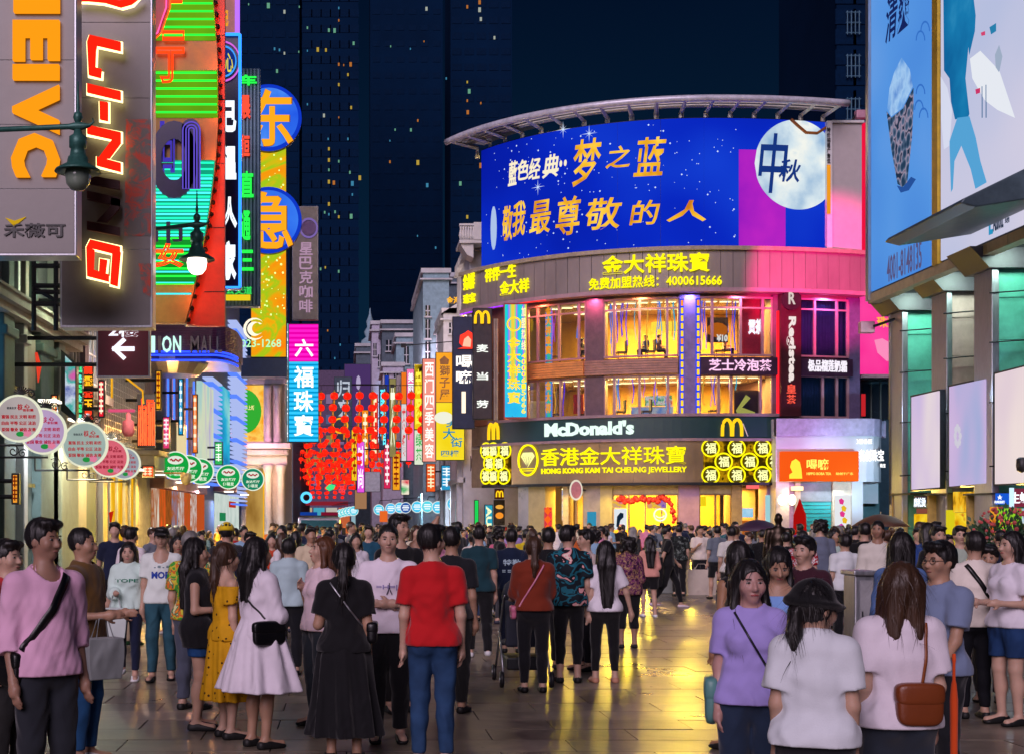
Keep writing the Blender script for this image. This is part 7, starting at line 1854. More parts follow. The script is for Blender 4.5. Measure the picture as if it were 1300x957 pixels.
# umbrellas
def umbrella(label,px,py,D,r,col):
 c=PT(px,py,D)
 t=thing('umbrella',label,'umbrella',(c.x,D,c.z-1.1),group='open umbrellas in the crowd')
 n=8
 cv=MB();vs=[(c.x,D,c.z)]
 rings=4
 for k in range(1,rings+1):
  for i in range(n*2):
   a=math.pi*i/n;sag=1.0 if i%2==0 else.93
   rr=r*k/rings*(sag if k==rings else 1-(1-sag)*k/rings);vs.append((c.x+rr*math.cos(a),D+rr*math.sin(a),c.z-.42*r*(k/rings)**1.8))
 m2=n*2;fs=[(0,1+i,1+(i+1)%m2)for i in range(m2)]
 for k in range(rings-1):fs+=[(1+k*m2+i,1+(k+1)*m2+i,1+(k+1)*m2+(i+1)%m2,1+k*m2+(i+1)%m2)for i in range(m2)]
 cv.add(vs,fs)
 o=put('canopy',cv,mat('umbrella_%s'%px,col,.6),t,True);sm=o.modifiers.new('thick','SOLIDIFY');sm.thickness=.006
 put('shaft',MB().tube([(c.x,D,c.z+.06),(c.x,D,c.z-1.0)],.012,6),M_STEEL,t)
 put('handle',MB().tube([(c.x,D,c.z-.95),(c.x,D,c.z-1.1),(c.x+.04,D,c.z-1.15),(c.x+.08,D,c.z-1.1)],.02,6),M_BLACK,t)
 for i in range(n):
  a=2*math.pi*i/n
  put('rib',MB().tube([(c.x,D,c.z-.01)]+[(c.x+r*q*math.cos(a),D+r*q*math.sin(a),c.z-.01-.42*r*q**1.8)for q in(.33,.66,1)],.006,4),M_DARK,t)
umbrella('dark plum umbrella open above heads before the last lit shop bay',962,659,33,.62,(.05,.02,.05))
umbrella('black and orange umbrella open by the teal wall near the white fascia',1118,652,36,.75,(.08,.03,.015))
# ================================================================== people
# Figures are grown as one smooth implicit surface round a posed skeleton, then meshed (surface nets).
M_SKIN=by_object('skin',.46,bump=.12,bscale=110,spec=.4,var=.14)
_sb=M_SKIN.node_tree.nodes['Principled BSDF'];_sb.inputs['Subsurface Weight'].default_value=.12;_sb.inputs['Subsurface Scale'].default_value=.012
M_CLOTH=by_object('cloth',.85,bump=.35,bscale=160,sheen=.2,var=.07,fold=.5)
M_DENIM=by_object('denim',.85,bump=.5,bscale=230,var=.35,fold=.4)
M_HAIR=by_object('hair',.42,bump=.9,bscale=150,spec=.5,var=.3,strand=(1,1,.06))
M_SHOE=by_object('shoe',.5,bump=.1)
M_LEATHER=by_object('leather',.35,bump=.2,bscale=90,spec=.5)
M_BRONZEP=mat('statue_bronze',(.05,.035,.025),.35,.8,noise=.3,scale=8)
M_FLORAL=by_object('floral_cloth',.8,'noise',[(0,'#0c1a24'),(.46,'#1c6a7c'),(.53,'#0e1620'),(.60,'#e8a8a8'),(.66,'#f0e0d0'),(.70,'#123848')],6.5)
M_PURPAT=by_object('purple_pattern_cloth',.8,'noise',[(0,'#3a1838'),(.42,'#7a3868'),(.5,'#a8845c'),(.56,'#5a2450'),(.64,'#c0a070')],22)
M_DOTS=by_object('dotted_cloth',.8,'voronoi',[(0,'#3a2008'),(.17,'#d8a010')],17)
M_CAMO=by_object('camo_cloth',.8,'noise',[(0,'#14181a'),(.48,'#3a4440'),(.54,'#0c1012'),(.6,'#6a7470')],14)
M_HAWAII=by_object('bright_pattern_cloth',.8,'noise',[(0,'#48a838'),(.42,'#d8d040'),(.5,'#e87828'),(.56,'#3a8858'),(.63,'#e8e0a0')],14)
M_STRIPE=by_object('striped_cloth',.8,'noise',[(0,'#b02030'),(.45,'#e8e8e8'),(.5,'#b02030'),(.55,'#e8e8e8'),(.6,'#b02030')],9)
def V3(*a):return np.array(a,dtype=np.float64)
def rotm(yaw=0,pitch=0,roll=0):
 cy_,sy_=math.cos(yaw),math.sin(yaw);cp_,sp_=math.cos(pitch),math.sin(pitch);cr_,sr_=math.cos(roll),math.sin(roll)
 Rz=np.array([[cy_,-sy_,0],[sy_,cy_,0],[0,0,1]]);Rx=np.array([[1,0,0],[0,cp_,-sp_],[0,sp_,cp_]]);Ry=np.array([[cr_,0,sr_],[0,1,0],[-sr_,0,cr_]])
 return Rz@Rx@Ry
def cone(a,b,ra,rb,flat=1.0,k=.03):return('c',V3(*a),V3(*b),ra,rb,flat,k)
def ell(c,r,R=None,k=.02,sub=False):return('e',V3(*c),V3(*r),R,k,sub)
class Grid:
 def __init__(self,lo,hi,h):
  self.h=h;self.lo=np.array(lo,float)
  n=np.maximum(4,np.ceil((np.array(hi)-self.lo)/h).astype(int)+1)
  self.ax=[self.lo[i]+h*np.arange(n[i])for i in range(3)]
  self.d=np.full(n,.25,np.float32)
 def like(self):
  g=Grid.__new__(Grid);g.h,g.lo,g.ax=self.h,self.lo,self.ax;g.d=np.full(self.d.shape,.25,np.float32);return g
 def sl(self,lo,hi):
  s=[]
  for i in range(3):
   a=int(max(0,math.floor((lo[i]-self.lo[i])/self.h)));b=int(min(len(self.ax[i]),math.ceil((hi[i]-self.lo[i])/self.h)+1))
   if b<=a:return None
   s.append(slice(a,b))
  return tuple(s)
 def pts(self,s):
  return[self.ax[0][s[0]][:,None,None].astype(np.float32),self.ax[1][s[1]][None,:,None].astype(np.float32),self.ax[2][s[2]][None,None,:].astype(np.float32)]
 def add(self,prim,infl=0.0,k=None):
  pad=infl+.07
  if prim[0]=='c':
   _,a,b,ra,rb,fl,kk=prim
   r=max(ra,rb)+pad
   s=self.sl(np.minimum(a,b)-r,np.maximum(a,b)+r)
   if s is None:return
   x,y,z=self.pts(s)
   ab=b-a;L2=float(ab@ab)+1e-9
   t=np.clip(((x-a[0])*ab[0]+(y-a[1])*ab[1]+(z-a[2])*ab[2])/L2,0,1)
   dx,dy,dz=x-(a[0]+t*ab[0]),y-(a[1]+t*ab[1]),z-(a[2]+t*ab[2])
   if fl!=1.0:d=(np.sqrt(dx*dx+(dy/fl)**2+dz*dz)-(ra+(rb-ra)*t))*min(1,fl)-infl
   else:d=np.sqrt(dx*dx+dy*dy+dz*dz)-(ra+(rb-ra)*t)-infl
   sub=False
  else:
   _,c,r,R,kk,sub=prim
   rm=r.max()+pad
   s=self.sl(c-rm,c+rm)
   if s is None:return
   x,y,z=self.pts(s)
   x,y,z=x-c[0],y-c[1],z-c[2]
   if R is not None:
    x,y,z=R[0,0]*x+R[1,0]*y+R[2,0]*z,R[0,1]*x+R[1,1]*y+R[2,1]*z,R[0,2]*x+R[1,2]*y+R[2,2]*z
   r2=r+infl
   k0=np.sqrt((x/r2[0])**2+(y/r2[1])**2+(z/r2[2])**2)
   k1=np.sqrt((x/r2[0]**2)**2+(y/r2[1]**2)**2+(z/r2[2]**2)**2)+1e-6
   d=k0*(k0-1)/k1
  kk=kk if k is None else k
  cur=self.d[s]
  if sub:
   h=np.maximum(kk-np.abs(cur+d),0)/kk
   self.d[s]=np.maximum(cur,-d)+h*h*kk*.25
  else:
   h=np.maximum(kk-np.abs(cur-d),0)/kk
   self.d[s]=np.minimum(cur,d)-h*h*kk*.25
 def cut(self,p,n):
  """keep the side where (x - p) . n < 0"""
  x,y,z=self.pts((slice(None),)*3)
  self.d=np.maximum(self.d,((x-p[0])*n[0]+(y-p[1])*n[1]+(z-p[2])*n[2]).astype(np.float32))
 def union(self,o,k=.02):
  h=np.maximum(k-np.abs(self.d-o.d),0)/k
  self.d=np.minimum(self.d,o.d)-h*h*k*.25
 def ripple(self,amp,f,seed,ztop=None):
  x,y,z=self.pts((slice(None),)*3)
  rg=np.random.RandomState(seed);w=0
  for i in range(4):
   q=rg.uniform(-1,1,3)*f*(1+i*.5);q[2]*=.7
   w=w+np.sin(q[0]*x+q[1]*y+q[2]*z+rg.uniform(0,6))/(1+i*.4)
  if ztop is not None:w=w*np.clip((ztop+.05-z)/.10,0,1)
  self.d=self.d+(amp*.5*w).astype(np.float32)
 def mesh(self):
  d=self.d;neg=d<0
  nx,ny,nz=d.shape
  c=neg[:-1,:-1,:-1].astype(np.int8)
  for i,j,k in((1,0,0),(0,1,0),(0,0,1),(1,1,0),(1,0,1),(0,1,1),(1,1,1)):
   c=c+neg[i:nx-1+i,j:ny-1+j,k:nz-1+k]
  act=(c>0)&(c<8)
  I=np.argwhere(act)
  if len(I)==0:return np.zeros((0,3)),[]
  idx=np.full(act.shape,-1,np.int32);idx[act]=np.arange(len(I))
  corn=np.array([(0,0,0),(1,0,0),(0,1,0),(1,1,0),(0,0,1),(1,0,1),(0,1,1),(1,1,1)])
  val=np.stack([d[I[:,0]+q[0],I[:,1]+q[1],I[:,2]+q[2]]for q in corn],1)
  acc=np.zeros((len(I),3));cnt=np.zeros(len(I))
  for a,b in((0,1),(2,3),(4,5),(6,7),(0,2),(1,3),(4,6),(5,7),(0,4),(1,5),(2,6),(3,7)):
   va,vb=val[:,a],val[:,b];m=(va<0)!=(vb<0)
   t=np.where(m,va/np.where(m,va-vb,1),0)
   acc+=m[:,None]*(corn[a]+t[:,None]*(corn[b]-corn[a]));cnt+=m
  verts=self.lo+self.h*(I+acc/np.maximum(cnt,1)[:,None])
  F=[]
  for ax in range(3):
   a0=[slice(None)]*3;a1=[slice(None)]*3;a0[ax]=slice(0,-1);a1[ax]=slice(1,None)
   s0,s1=neg[tuple(a0)],neg[tuple(a1)]
   E_=np.argwhere(s0!=s1)
   o1,o2=(ax+1)%3,(ax+2)%3
   ok=(E_[:,o1]>0)&(E_[:,o2]>0)&(E_[:,o1]<d.shape[o1]-1)&(E_[:,o2]<d.shape[o2]-1)
   E_=E_[ok]
   fl=s0[E_[:,0],E_[:,1],E_[:,2]]
   q=[]
   for da,db in((0,0),(-1,0),(-1,-1),(0,-1)):
    P_=E_.copy();P_[:,o1]+=da;P_[:,o2]+=db
    q.append(idx[P_[:,0],P_[:,1],P_[:,2]])
   Q=np.stack(q,1)
   Q[~fl]=Q[~fl][:,::-1]
   F.append(Q)
  return verts,np.concatenate(F)
def np_mesh(name,v,f,m):
 me=bpy.data.meshes.new(name)
 if len(v)==0:return me
 f=f[(f>=0).all(1)]
 me.vertices.add(len(v));me.vertices.foreach_set('co',v.astype('f').ravel())
 me.loops.add(len(f)*4);me.loops.foreach_set('vertex_index',f.astype('i').ravel())
 me.polygons.add(len(f));me.polygons.foreach_set('loop_start',np.arange(0,len(f)*4,4,dtype='i'))
 me.polygons.foreach_set('use_smooth',np.ones(len(f),bool))
 me.update(calc_edges=True);me.validate()
 me.materials.append(m)
 return me
ARMS={'down':((.12,.02,-1),(.06,-.12,-1)),'relaxed':((.14,.05,-1),(.02,-.32,-1)),'back':((.18,.45,-1),(.1,.25,-1)),'fwd':((.16,-.4,-1),(.05,-.75,-.8)),'bent':((.2,.0,-1),(-.3,-1,.05)),'cross':((.25,-.22,-1),(-1,-.38,.05)),'phone':((.2,-.15,-1),(-.35,-.8,.6)),'up':((.75,-.1,.62),(-.75,.0,.72)),'chest':((.22,-.1,-1),(-.55,-.55,.75)),'push':((.12,-.35,-1),(.0,-1,-.25)),'hip':((.5,.2,-1),(-.6,-.4,-.6)),'out':((.45,-.05,-1),(.28,-.25,-1)),}
def unit(v):v=np.array(v,float);return v/np.linalg.norm(v)
def figure(c,h):
 """c: dict of pose and clothing. Returns {part: (verts, faces)} in the figure's own frame (feet at z = 0, facing -y)."""
 H=c.get('H',1.68);b=c.get('b',1.0);fem=c.get('fem',False)
 S=H/1.70
 sw=(.142 if fem else.164)*S*b;hw=(.088 if fem else.082)*S
 lean=c.get('lean',0.0)
 chest=V3(0,.0+lean*.5,1.24*S);neck=V3(0,.018+lean,1.43*S);pel=V3(0,.0,.93*S)
 hd=V3(0,-.012+lean,H-.112)
 yaw,pitch=c.get('yaw',0),c.get('pitch',0)
 HR=rotm(yaw,pitch,c.get('roll',0));piv=V3(0,.005+lean,H-.205)
 def hp(x,y,z):return piv+HR@V3(x,y+.005,z+.205-0)  # head point, z measured from the top of the head
 torso=[cone((0,.008+lean*.9,1.315*S),(0,.01+lean*.5,1.22*S),.108*S*b,.128*S*b,.76),cone((0,.01+lean*.5,1.22*S),(0,.0,1.04*S),.130*S*b,(.104 if fem else.118)*S*b,.78,.06),cone((0,0,1.04*S),pel-V3(0,0,.02),(.106 if fem else.118)*S*b,(.146 if fem else.132)*S*b,.80,.06),cone((-sw*.92,.015+lean,1.345*S),(0,.018+lean,1.385*S),.050*S,.050*S,1,.05),cone((sw*.92,.015+lean,1.345*S),(0,.018+lean,1.385*S),.050*S,.050*S,1,.05),cone((0,.022+lean,1.36*S),neck+V3(0,0,.0),.078*S,.052*S,1,.05)]
 if fem:
  for s in(-1,1):torso.append(ell((s*.065*S,-.075*S+lean*.5,1.235*S),(.062*S,.055*S,.06*S),k=.04))
 arms=[];hands=[];wr=[];el=[]
 for s,nm in((1,c.get('L','relaxed')),(-1,c.get('R','relaxed'))):
  u,f=ARMS[nm];u=unit(u)*V3(s,1,1);f=unit(f)*V3(s,1,1)
  sh=V3(s*sw,.018+lean,1.348*S);e=sh+u*.285*S;w=e+f*.235*S
  arms.append([cone(sh,e,.049*S*b,.037*S*b,1,.03),cone(e,w,.037*S*b,.025*S,1,.02)]);el.append((sh,e,w,u,f));wr.append(w)
  side=unit(np.cross(f,V3(1,.15,.05)if abs(f[0])<.8 else V3(0,1,.1)));nrm=unit(np.cross(side,f))
  pm=w+f*.05*S
  hp_=[cone(w,pm+f*.02,.026*S,.032*S,1,.015),cone(pm-side*.02*S,pm+side*.02*S,.02*S,.02*S,1,.02)]
  if h<.016:
   curl=c.get('curl',.5)
   for q,ln in((-1.5,.072),(-.5,.082),(.5,.079),(1.5,.062)):
    base=pm+f*.03*S+side*q*.0165*S
    m1=base+unit(f+nrm*curl*.35)*ln*.5*S;m2=m1+unit(f+nrm*curl*1.3)*ln*.5*S
    hp_+=[cone(base,m1,.0098*S,.009*S,1,.006),cone(m1,m2,.009*S,.0075*S,1,.006)]
   tb=w+f*.03*S-side*.022*S
   tm=tb+unit(f*.7-side*.75+nrm*.3)*.04*S;hp_+=[cone(tb,tm,.0125*S,.0105*S,1,.01),cone(tm,tm+unit(f-side*.2+nrm*.4)*.032*S,.0105*S,.009*S,1,.006)]
  else:
   hp_.append(cone(pm,pm+unit(f+nrm*.3)*.085*S,.028*S,.018*S,1,.02))
  hands.append(hp_)
 legs=[];feet=[]
 st=c.get('step',0.0)
 ank=[]
 for s in(1,-1):
  hj=V3(s*hw,.0,.90*S);sp=c.get('stance',1.0)
  fy=-st*s*.5
  a_=V3(s*hw*1.0*sp+s*.012,fy+.015,.075*S)
  kn=(hj+a_)/2+V3(s*.004,-.028-abs(st)*.06,.01)
  if fy>.12:a_=a_+V3(0,.02,.05)
  if c.get('sit'):kn=hj+V3(s*.02,-.40*S,-.02);a_=kn+V3(0,.03,-.42*S)
  legs.append([cone(hj,kn,.088*S*(1.06 if fem else b),.056*S*b,1,.03),cone(kn,a_,.055*S*b,.036*S,1,.02),ell((hj[0]*.9,.05*S,.89*S),(.085*S,.08*S,.09*S),k=.05),ell(tuple(kn*.62+a_*.38+V3(0,.018,0)),(.05*S*b,.052*S*b,.095*S),k=.03)])
  ank.append(a_)
  toe=a_+V3(s*.02,-.15*S,-.04*S);heel=a_+V3(0,.04*S,-.04*S)
  feet.append([cone(a_,heel+V3(0,0,.01),.034*S,.03*S,1,.02),cone(heel,toe,.03*S,.032*S,.9,.02),cone(a_-V3(0,.02,.02),toe+V3(0,.05,.0),.034*S,.03*S,1,.02)])
 head=[ell(hp(0,.012,-.098),(.075,.093,.098),HR,.02),ell(hp(0,-.018,-.155),(.058,.068,.066),HR,.035),cone(hp(0,-.06,-.20),hp(0,-.058,-.205),.026,.024,1,.03),cone(hp(0,.02,-.17),tuple(neck-V3(0,.0,.01)),.050*(1 if not fem else.9),.058*(1 if not fem else.86),1,.03)]
 if h<.022:
  head+=[ell(hp(s*.03,-.094,-.112),(.020,.016,.013),HR,.02,True)for s in(-1,1)]
  head+=[cone(hp(0,-.088,-.112),hp(0,-.108,-.148),.009,.0135,1,.012),cone(hp(-.012,-.096,-.152),hp(.012,-.096,-.152),.009,.009,1,.008),ell(hp(0,-.086,-.180),(.024,.012,.0085),HR,.008)]+[ell(hp(s*.076,.012,-.128),(.011,.02,.03),HR,.008)for s in(-1,1)]+[ell(hp(s*.042,-.062,-.14),(.024,.024,.028),HR,.03)for s in(-1,1)]
 out={}
 def grid(prims,pad,hh=h):
  lo=np.full(3,9.);hi=np.full(3,-9.)
  for p in prims:
   if p[0]=='c':r=max(p[3],p[4]);lo=np.minimum(lo,np.minimum(p[1],p[2])-r);hi=np.maximum(hi,np.maximum(p[1],p[2])+r)
   elif not p[5]:lo=np.minimum(lo,p[1]-p[2].max());hi=np.maximum(hi,p[1]+p[2].max())
  return Grid(lo-pad,hi+pad,hh)
# ---- body: one continuous surface
 allp=torso+arms[0]+arms[1]+hands[0]+hands[1]+legs[0]+legs[1]+feet[0]+feet[1]+head
 g=grid(allp,.03)
 for p in torso+legs[0]+legs[1]+feet[0]+feet[1]:g.add(p)
 for q in(0,1):
  for p in arms[q]+hands[q]:g.add(p)
 for p in head:g.add(p)
 out['body']=g.mesh()
# ---- top
 top=c.get('top','tee')
 seed=c.get('seed',1)
 if top:
  infl=c.get('loose',.011)
  hem=c.get('hem',.86)*S
  gt=grid(torso+arms[0]+arms[1]+[cone(pel,pel-V3(0,0,.1),.2,.2)],.06)
  for p in torso:gt.add(p,infl)
  if hem<1.0*S:
   gt.add(cone((0,0,1.06*S),(0,.004,hem),.122*S*b,(.152 if fem else.143)*S*b,.82,.05),infl+.004)
   for q in(0,1):gt.add(legs[q][2],infl+.016);gt.add(legs[q][0],{'trousers':.020,'jeans':.014,'slim':.007,'shorts':.024}.get(c.get('bottom','trousers'),.0)+.010,.06)
  sl={'tee':.72,'tank':0.0,'long':2,'half':1.35,'off':.55}[top if top in('tee','tank','long','half','off')else 'tee']
  if c.get('sleeve')is not None:sl=c['sleeve']
  for q in(0,1):
   sh,e,w,u,f=el[q]
   ga=gt.like()
   if sl<=0:continue
   if sl<1:
    en=sh+u*.285*S*sl;ga.add(cone(sh,en+u*.05,.056*S*b,.050*S*b+.006),infl+.004);ga.cut(en,u)
   else:
    en=e+f*.235*S*min(.96,sl-1.0 if sl<2 else.93);ga.add(cone(sh,e,.056*S*b,.046*S*b),infl);ga.add(cone(e,en+f*.05,.046*S*b,.040*S*b),infl);ga.cut(en,f)
   gt.union(ga,.03)
  gt.ripple(.008,24,seed,1.30*S)
  if h<.014:gt.ripple(.0045,52,seed+9,1.30*S)
  gt.cut((0,0,hem),(0,0,-1))
  ncut=c.get('neckline',.0)
  gs=gt.like()
  gs.add(cone(neck+V3(0,-.014-ncut*.6,-.012-ncut),neck+V3(0,-.02,.2),.062*S+ncut*.4,.10*S))
  hh_=np.maximum(.02-np.abs(gt.d+gs.d),0)/.02;gt.d=np.maximum(gt.d,-gs.d)+hh_*hh_*.005
  if top=='off':gt.cut((0,0,1.335*S),(0,0,1))
  out['top']=gt.mesh()
  if c.get('collar'):
   gc=Grid(neck-V3(.14,.14,.08),neck+V3(.14,.14,.08),min(h,.011))
   gc.add(cone(neck+V3(0,0,-.035),neck+V3(0,.0,.02),.082*S,.074*S));gi=Grid(neck-V3(.14,.14,.08),neck+V3(.14,.14,.08),min(h,.011));gi.add(cone(neck+V3(0,-.02,-.05),neck+V3(0,-.01,.09),.064*S,.070*S));gc.d=np.maximum(gc.d,-gi.d);gc.cut(neck+V3(0,0,.03),(0,.35,1))
   out['collar']=gc.mesh()
# ---- bottom
 bot=c.get('bottom','trousers')
 if bot in('trousers','shorts','jeans','slim'):
  infl={'trousers':.020,'jeans':.014,'slim':.007,'shorts':.024}[bot]
  zc={'shorts':c.get('cutz',.62)*S}.get(bot,c.get('cutz',.105)*S)
  gb=grid(legs[0]+legs[1]+torso[2:3],.05)
  gb.add(cone((0,0,1.0*S),pel-V3(0,0,.03),(.118 if fem else.13)*S*b,(.150 if fem else.140)*S*b,.80),.008)
  for p in legs[0]+legs[1]:gb.add(p,infl if p[0]=='c' else infl*.6)
  gb.ripple(.007 if bot!='slim' else.005,30,seed+3)
  gb.cut((0,0,zc),(0,0,-1));gb.cut((0,0,1.02*S),(0,0,1))
  out['bottom']=gb.mesh()
 elif bot in('skirt','dress'):
  z1=1.02*S if bot=='skirt' else 1.12*S;z0=c.get('cutz',.5)*S;fl=c.get('flare',.12)
  gb=Grid((-.55,-.5,z0-.03),(.55,.5,z1+.03),max(h,.011))
  x,y,z=gb.pts((slice(None),)*3)
  t=np.clip((z1-z)/(z1-z0),0,1);rr=(.135*S*b+(.045+0*t)*np.minimum(1,t*3)+fl*t**1.2)
  th=np.arctan2(y,x)
  rr=rr+(.022*t*np.sin(th*9+1.7*np.sin(th*2))+.010*t*np.sin(th*17+z*6))*(1+fl*2)
  gb.d=((np.sqrt(x*x+(y/.82)**2)-rr)*.8).astype(np.float32)
  gb.cut((0,0,z0),(0,0,-1));gb.cut((0,0,z1),(0,0,1))
  out['bottom']=gb.mesh()
# ---- shoes
 for q in(0,1):
  gf=grid(feet[q],.04)
  a_=ank[q]
  for p in feet[q][1:]:gf.add(p,.010)
  gf.add(cone(a_+V3(0,.035*S,-.055*S),a_+V3(0,-.15*S,-.055*S),.034,.036,1,.02),.0)
  gf.cut(a_+V3(0,0,.0 if c.get('shoe',1)else-.03),(0,-.25,1));gf.cut((0,0,float(a_[2])-.075*S),(0,0,-1))
  out['shoe%d'%q]=gf.mesh()
# ---- hair
 hair=c.get('hair','short')
 if hair!='none':
  hh=min(h,.012)if h<.025 else h
  L=c.get('hairlen',.45)
  lo=V3(-.2,-.2,H-.30-(L if hair in('long','pony')else.1));hi=V3(.2,.32,H+.06)
  gh=Grid(lo,hi,hh)
  gh.add(ell(hp(0,.016,-.096),(.084,.102,.107),HR,.01));gh.add(ell(hp(0,.035,-.08),(.086,.092,.098),HR,.02))
  gf=Grid(lo,hi,hh)
  rag=lambda g_:g_.ripple(.007,150,seed+5)
  if hair in('short','crop','grey'):
   up=.0 if hair!='crop' else.006
   gf.add(ell(hp(0,-.085,-.158),(.092,.085,.098),HR));gf.add(ell(hp(0,.0,-.225),(.11,.12,.075),HR,.01))
   for s in(-1,1):gf.add(ell(hp(s*.08,-.005,-.155),(.03,.032,.04),HR,.01))
   rag(gf);gh.d=np.maximum(gh.d,-gf.d)+(.004 if hair=='crop' else 0)
   if hair=='short':
    gh.add(ell(hp(.02,-.055,-.025),(.062,.045,.028),HR,.02));gh.add(ell(hp(-.03,-.04,-.018),(.05,.05,.028),HR,.02))
  else:
   yw=rotm(yaw);d0=lambda x,y,z:piv+yw@V3(x,y,z+.205)
   gf.add(ell(hp(0,-.10,-.145),(.066,.085,.098),HR));rag(gf)
   gh.d=np.maximum(gh.d,-gf.d)
   if hair=='bob':
    for s in(-1,1):
     gh.add(cone(d0(s*.072,.015,-.11),d0(s*.088,.012,-.20-L*.3),.034,.030,1,.03));gh.add(cone(d0(s*.045,.07,-.11),d0(s*.05,.075,-.21-L*.3),.055,.045,1,.03))
   elif hair=='long':
    bk=.075+lean
    for s in(-1,1):
     gh.add(cone(d0(s*.05,.06,-.11),d0(s*.052,bk+.035,-.26),.058,.052,1,.03));gh.add(cone(d0(s*.052,bk+.035,-.26),d0(s*.042,bk+.055,-.205-L),.052,.020,1,.03))
     gh.add(cone(d0(s*.074,.01,-.10),d0(s*.086,.01,-.25),.024,.026,1,.02))
     if c.get('front'):gh.add(cone(d0(s*.082,.01,-.25),d0(s*.095,-.07,-.25-L*.6),.027,.018,1,.02))
    gh.add(cone(d0(0,.07,-.12),d0(0,bk+.05,-.205-L*.98),.06,.026,1,.03))
   elif hair=='pony':
    gh.add(ell(d0(0,.112,-.12),(.028,.028,.028),None,.02));gh.add(cone(d0(0,.12,-.13),d0(0,.125+lean,-.16-L*.4),.034,.038,1,.02));gh.add(cone(d0(0,.125+lean,-.16-L*.4),d0(0.01,.115+lean,-.16-L),.038,.012,1,.02))
   elif hair=='bun':gh.add(ell(d0(0,.10,-.04),(.045,.045,.045),None,.02))
   elif hair=='curly':
    for k in range(24):
     a=k*2.4;zz=-.02-.19*(k/24);rr=.085+.02*math.sin(k*3.1)
     px_,py_=rr*math.cos(a),.025+rr*math.sin(a)
     if py_<-.05 and zz<-.06:continue
     gh.add(ell(d0(px_,py_,zz),(.035,.035,.035),None,.015))
  x,y,z=gh.pts((slice(None),)*3)
  th=np.arctan2(y-.02,x)
  amp=.0035 if hair in('short','crop','curly')else.004
  gh.d=gh.d+(amp*.7*np.sin(th*13+3*np.sin(z*7)+seed)+amp*.6*np.sin(th*31+z*9)).astype(np.float32)
  out['hair']=gh.mesh()
 hat=c.get('hat')
 if hat:
  gh=Grid(V3(-.2,-.28,H-.25),V3(.2,.25,H+.1),min(h,.012))
  if hat=='bucket':
   gh.add(ell(hp(0,.016,-.085),(.098,.115,.118),HR));gh.cut(hp(0,0,-.10),tuple(HR@V3(0,.12,-1)));gh.add(ell(hp(0,.01,-.094),(.132,.15,.028),HR,.03));gh.ripple(.008,22,seed)
  elif hat=='cap':
   gh.add(ell(hp(0,.014,-.088),(.090,.108,.106),HR));gh.cut(hp(0,0,-.085),tuple(HR@V3(0,.1,-1)));gh.add(ell(hp(0,-.125,-.078),(.072,.075,.012),HR,.01))
  elif hat=='helmet':
   gh.add(ell(hp(0,.014,-.07),(.11,.14,.115),HR));gh.cut(hp(0,0,-.09),tuple(HR@V3(0,.1,-1)))
   for k in(-1,0,1):
    gs=gh.like();gs.add(cone(hp(k*.05,-.10,.0),hp(k*.05,.12,.0),.018,.018));gh.d=np.maximum(gh.d,-gs.d)
  out['hat']=gh.mesh()
 info=dict(hp=hp,HR=HR,wr=wr,S=S,H=H,chest=chest,neck=neck,sw=sw,el=el)
 return out,info
PARTN={'top':'shirt','collar':'collar','bottom':'trousers','shoe0':'shoe','shoe1':'shoe','hair':'hair','hat':'hat'}
BOTN={'trousers':'trousers','jeans':'jeans','slim':'trousers','shorts':'shorts','skirt':'skirt','dress':'skirt'}
def col4(c):return tuple(lin(c))+(1.0,)
HAIRC={'black':(.010,.008,.008),'brown':(.055,.025,.012),'grey':(.22,.21,.20),'auburn':(.10,.035,.012)}
SKINS=[(.52,.32,.225),(.58,.37,.27),(.45,.26,.17),(.55,.34,.25)]
def part_mat(part,c):
 if part=='body':return M_SKIN
 if part=='hair':return M_HAIR
 if part.startswith('shoe'):return M_SHOE
 if part=='bottom':return c.get('botmat')or(M_DENIM if c.get('bottom')in('jeans',)or c.get('denim')else M_CLOTH)
 if part in('top','collar'):return c.get('topmat')or M_CLOTH
 return M_CLOTH
def person_meshes(c,h):
 out,info=figure(c,h)
 ms={}
 for p,(v,f)in out.items():
  if len(v):ms[p]=np_mesh(p,v,f,part_mat(p,c))
 return ms,info
def strands(me,n,seed,L):
 """loose strands and flyaways combed down over a hair mesh"""
 rg=random.Random(seed);nv=len(me.vertices)
 if nv<10:return None
 mb=MB()
 for _ in range(n):
  v=me.vertices[rg.randrange(nv)];p=Vector(v.co);nr=Vector(v.normal)
  w=Vector((rg.uniform(-1,1),rg.uniform(-1,1),0))*.5
  d=(Vector((0,0,-1))+w);d=d-nr*d.dot(nr)
  if d.length<.05:continue
  d.normalize();d=(d+nr*rg.uniform(.03,.38)).normalized()
  sd_=d.cross(nr).normalized()*rg.uniform(.0012,.0024);ln=L*rg.uniform(.5,1.2);vs=[]
  p=p-nr*.002
  for k in range(5):
   f=1-k/4.6
   vs+=[p+sd_*f,p-sd_*f];p=p+d*ln/4;d=(d+Vector((0,0,-.16))+Vector((rg.uniform(-.12,.12),rg.uniform(-.12,.12),0))).normalized()
  mb.add(vs,[(2*k,2*k+1,2*k+3,2*k+2)for k in range(4)])
 return mb.mesh('loose_strands')
npeople=0
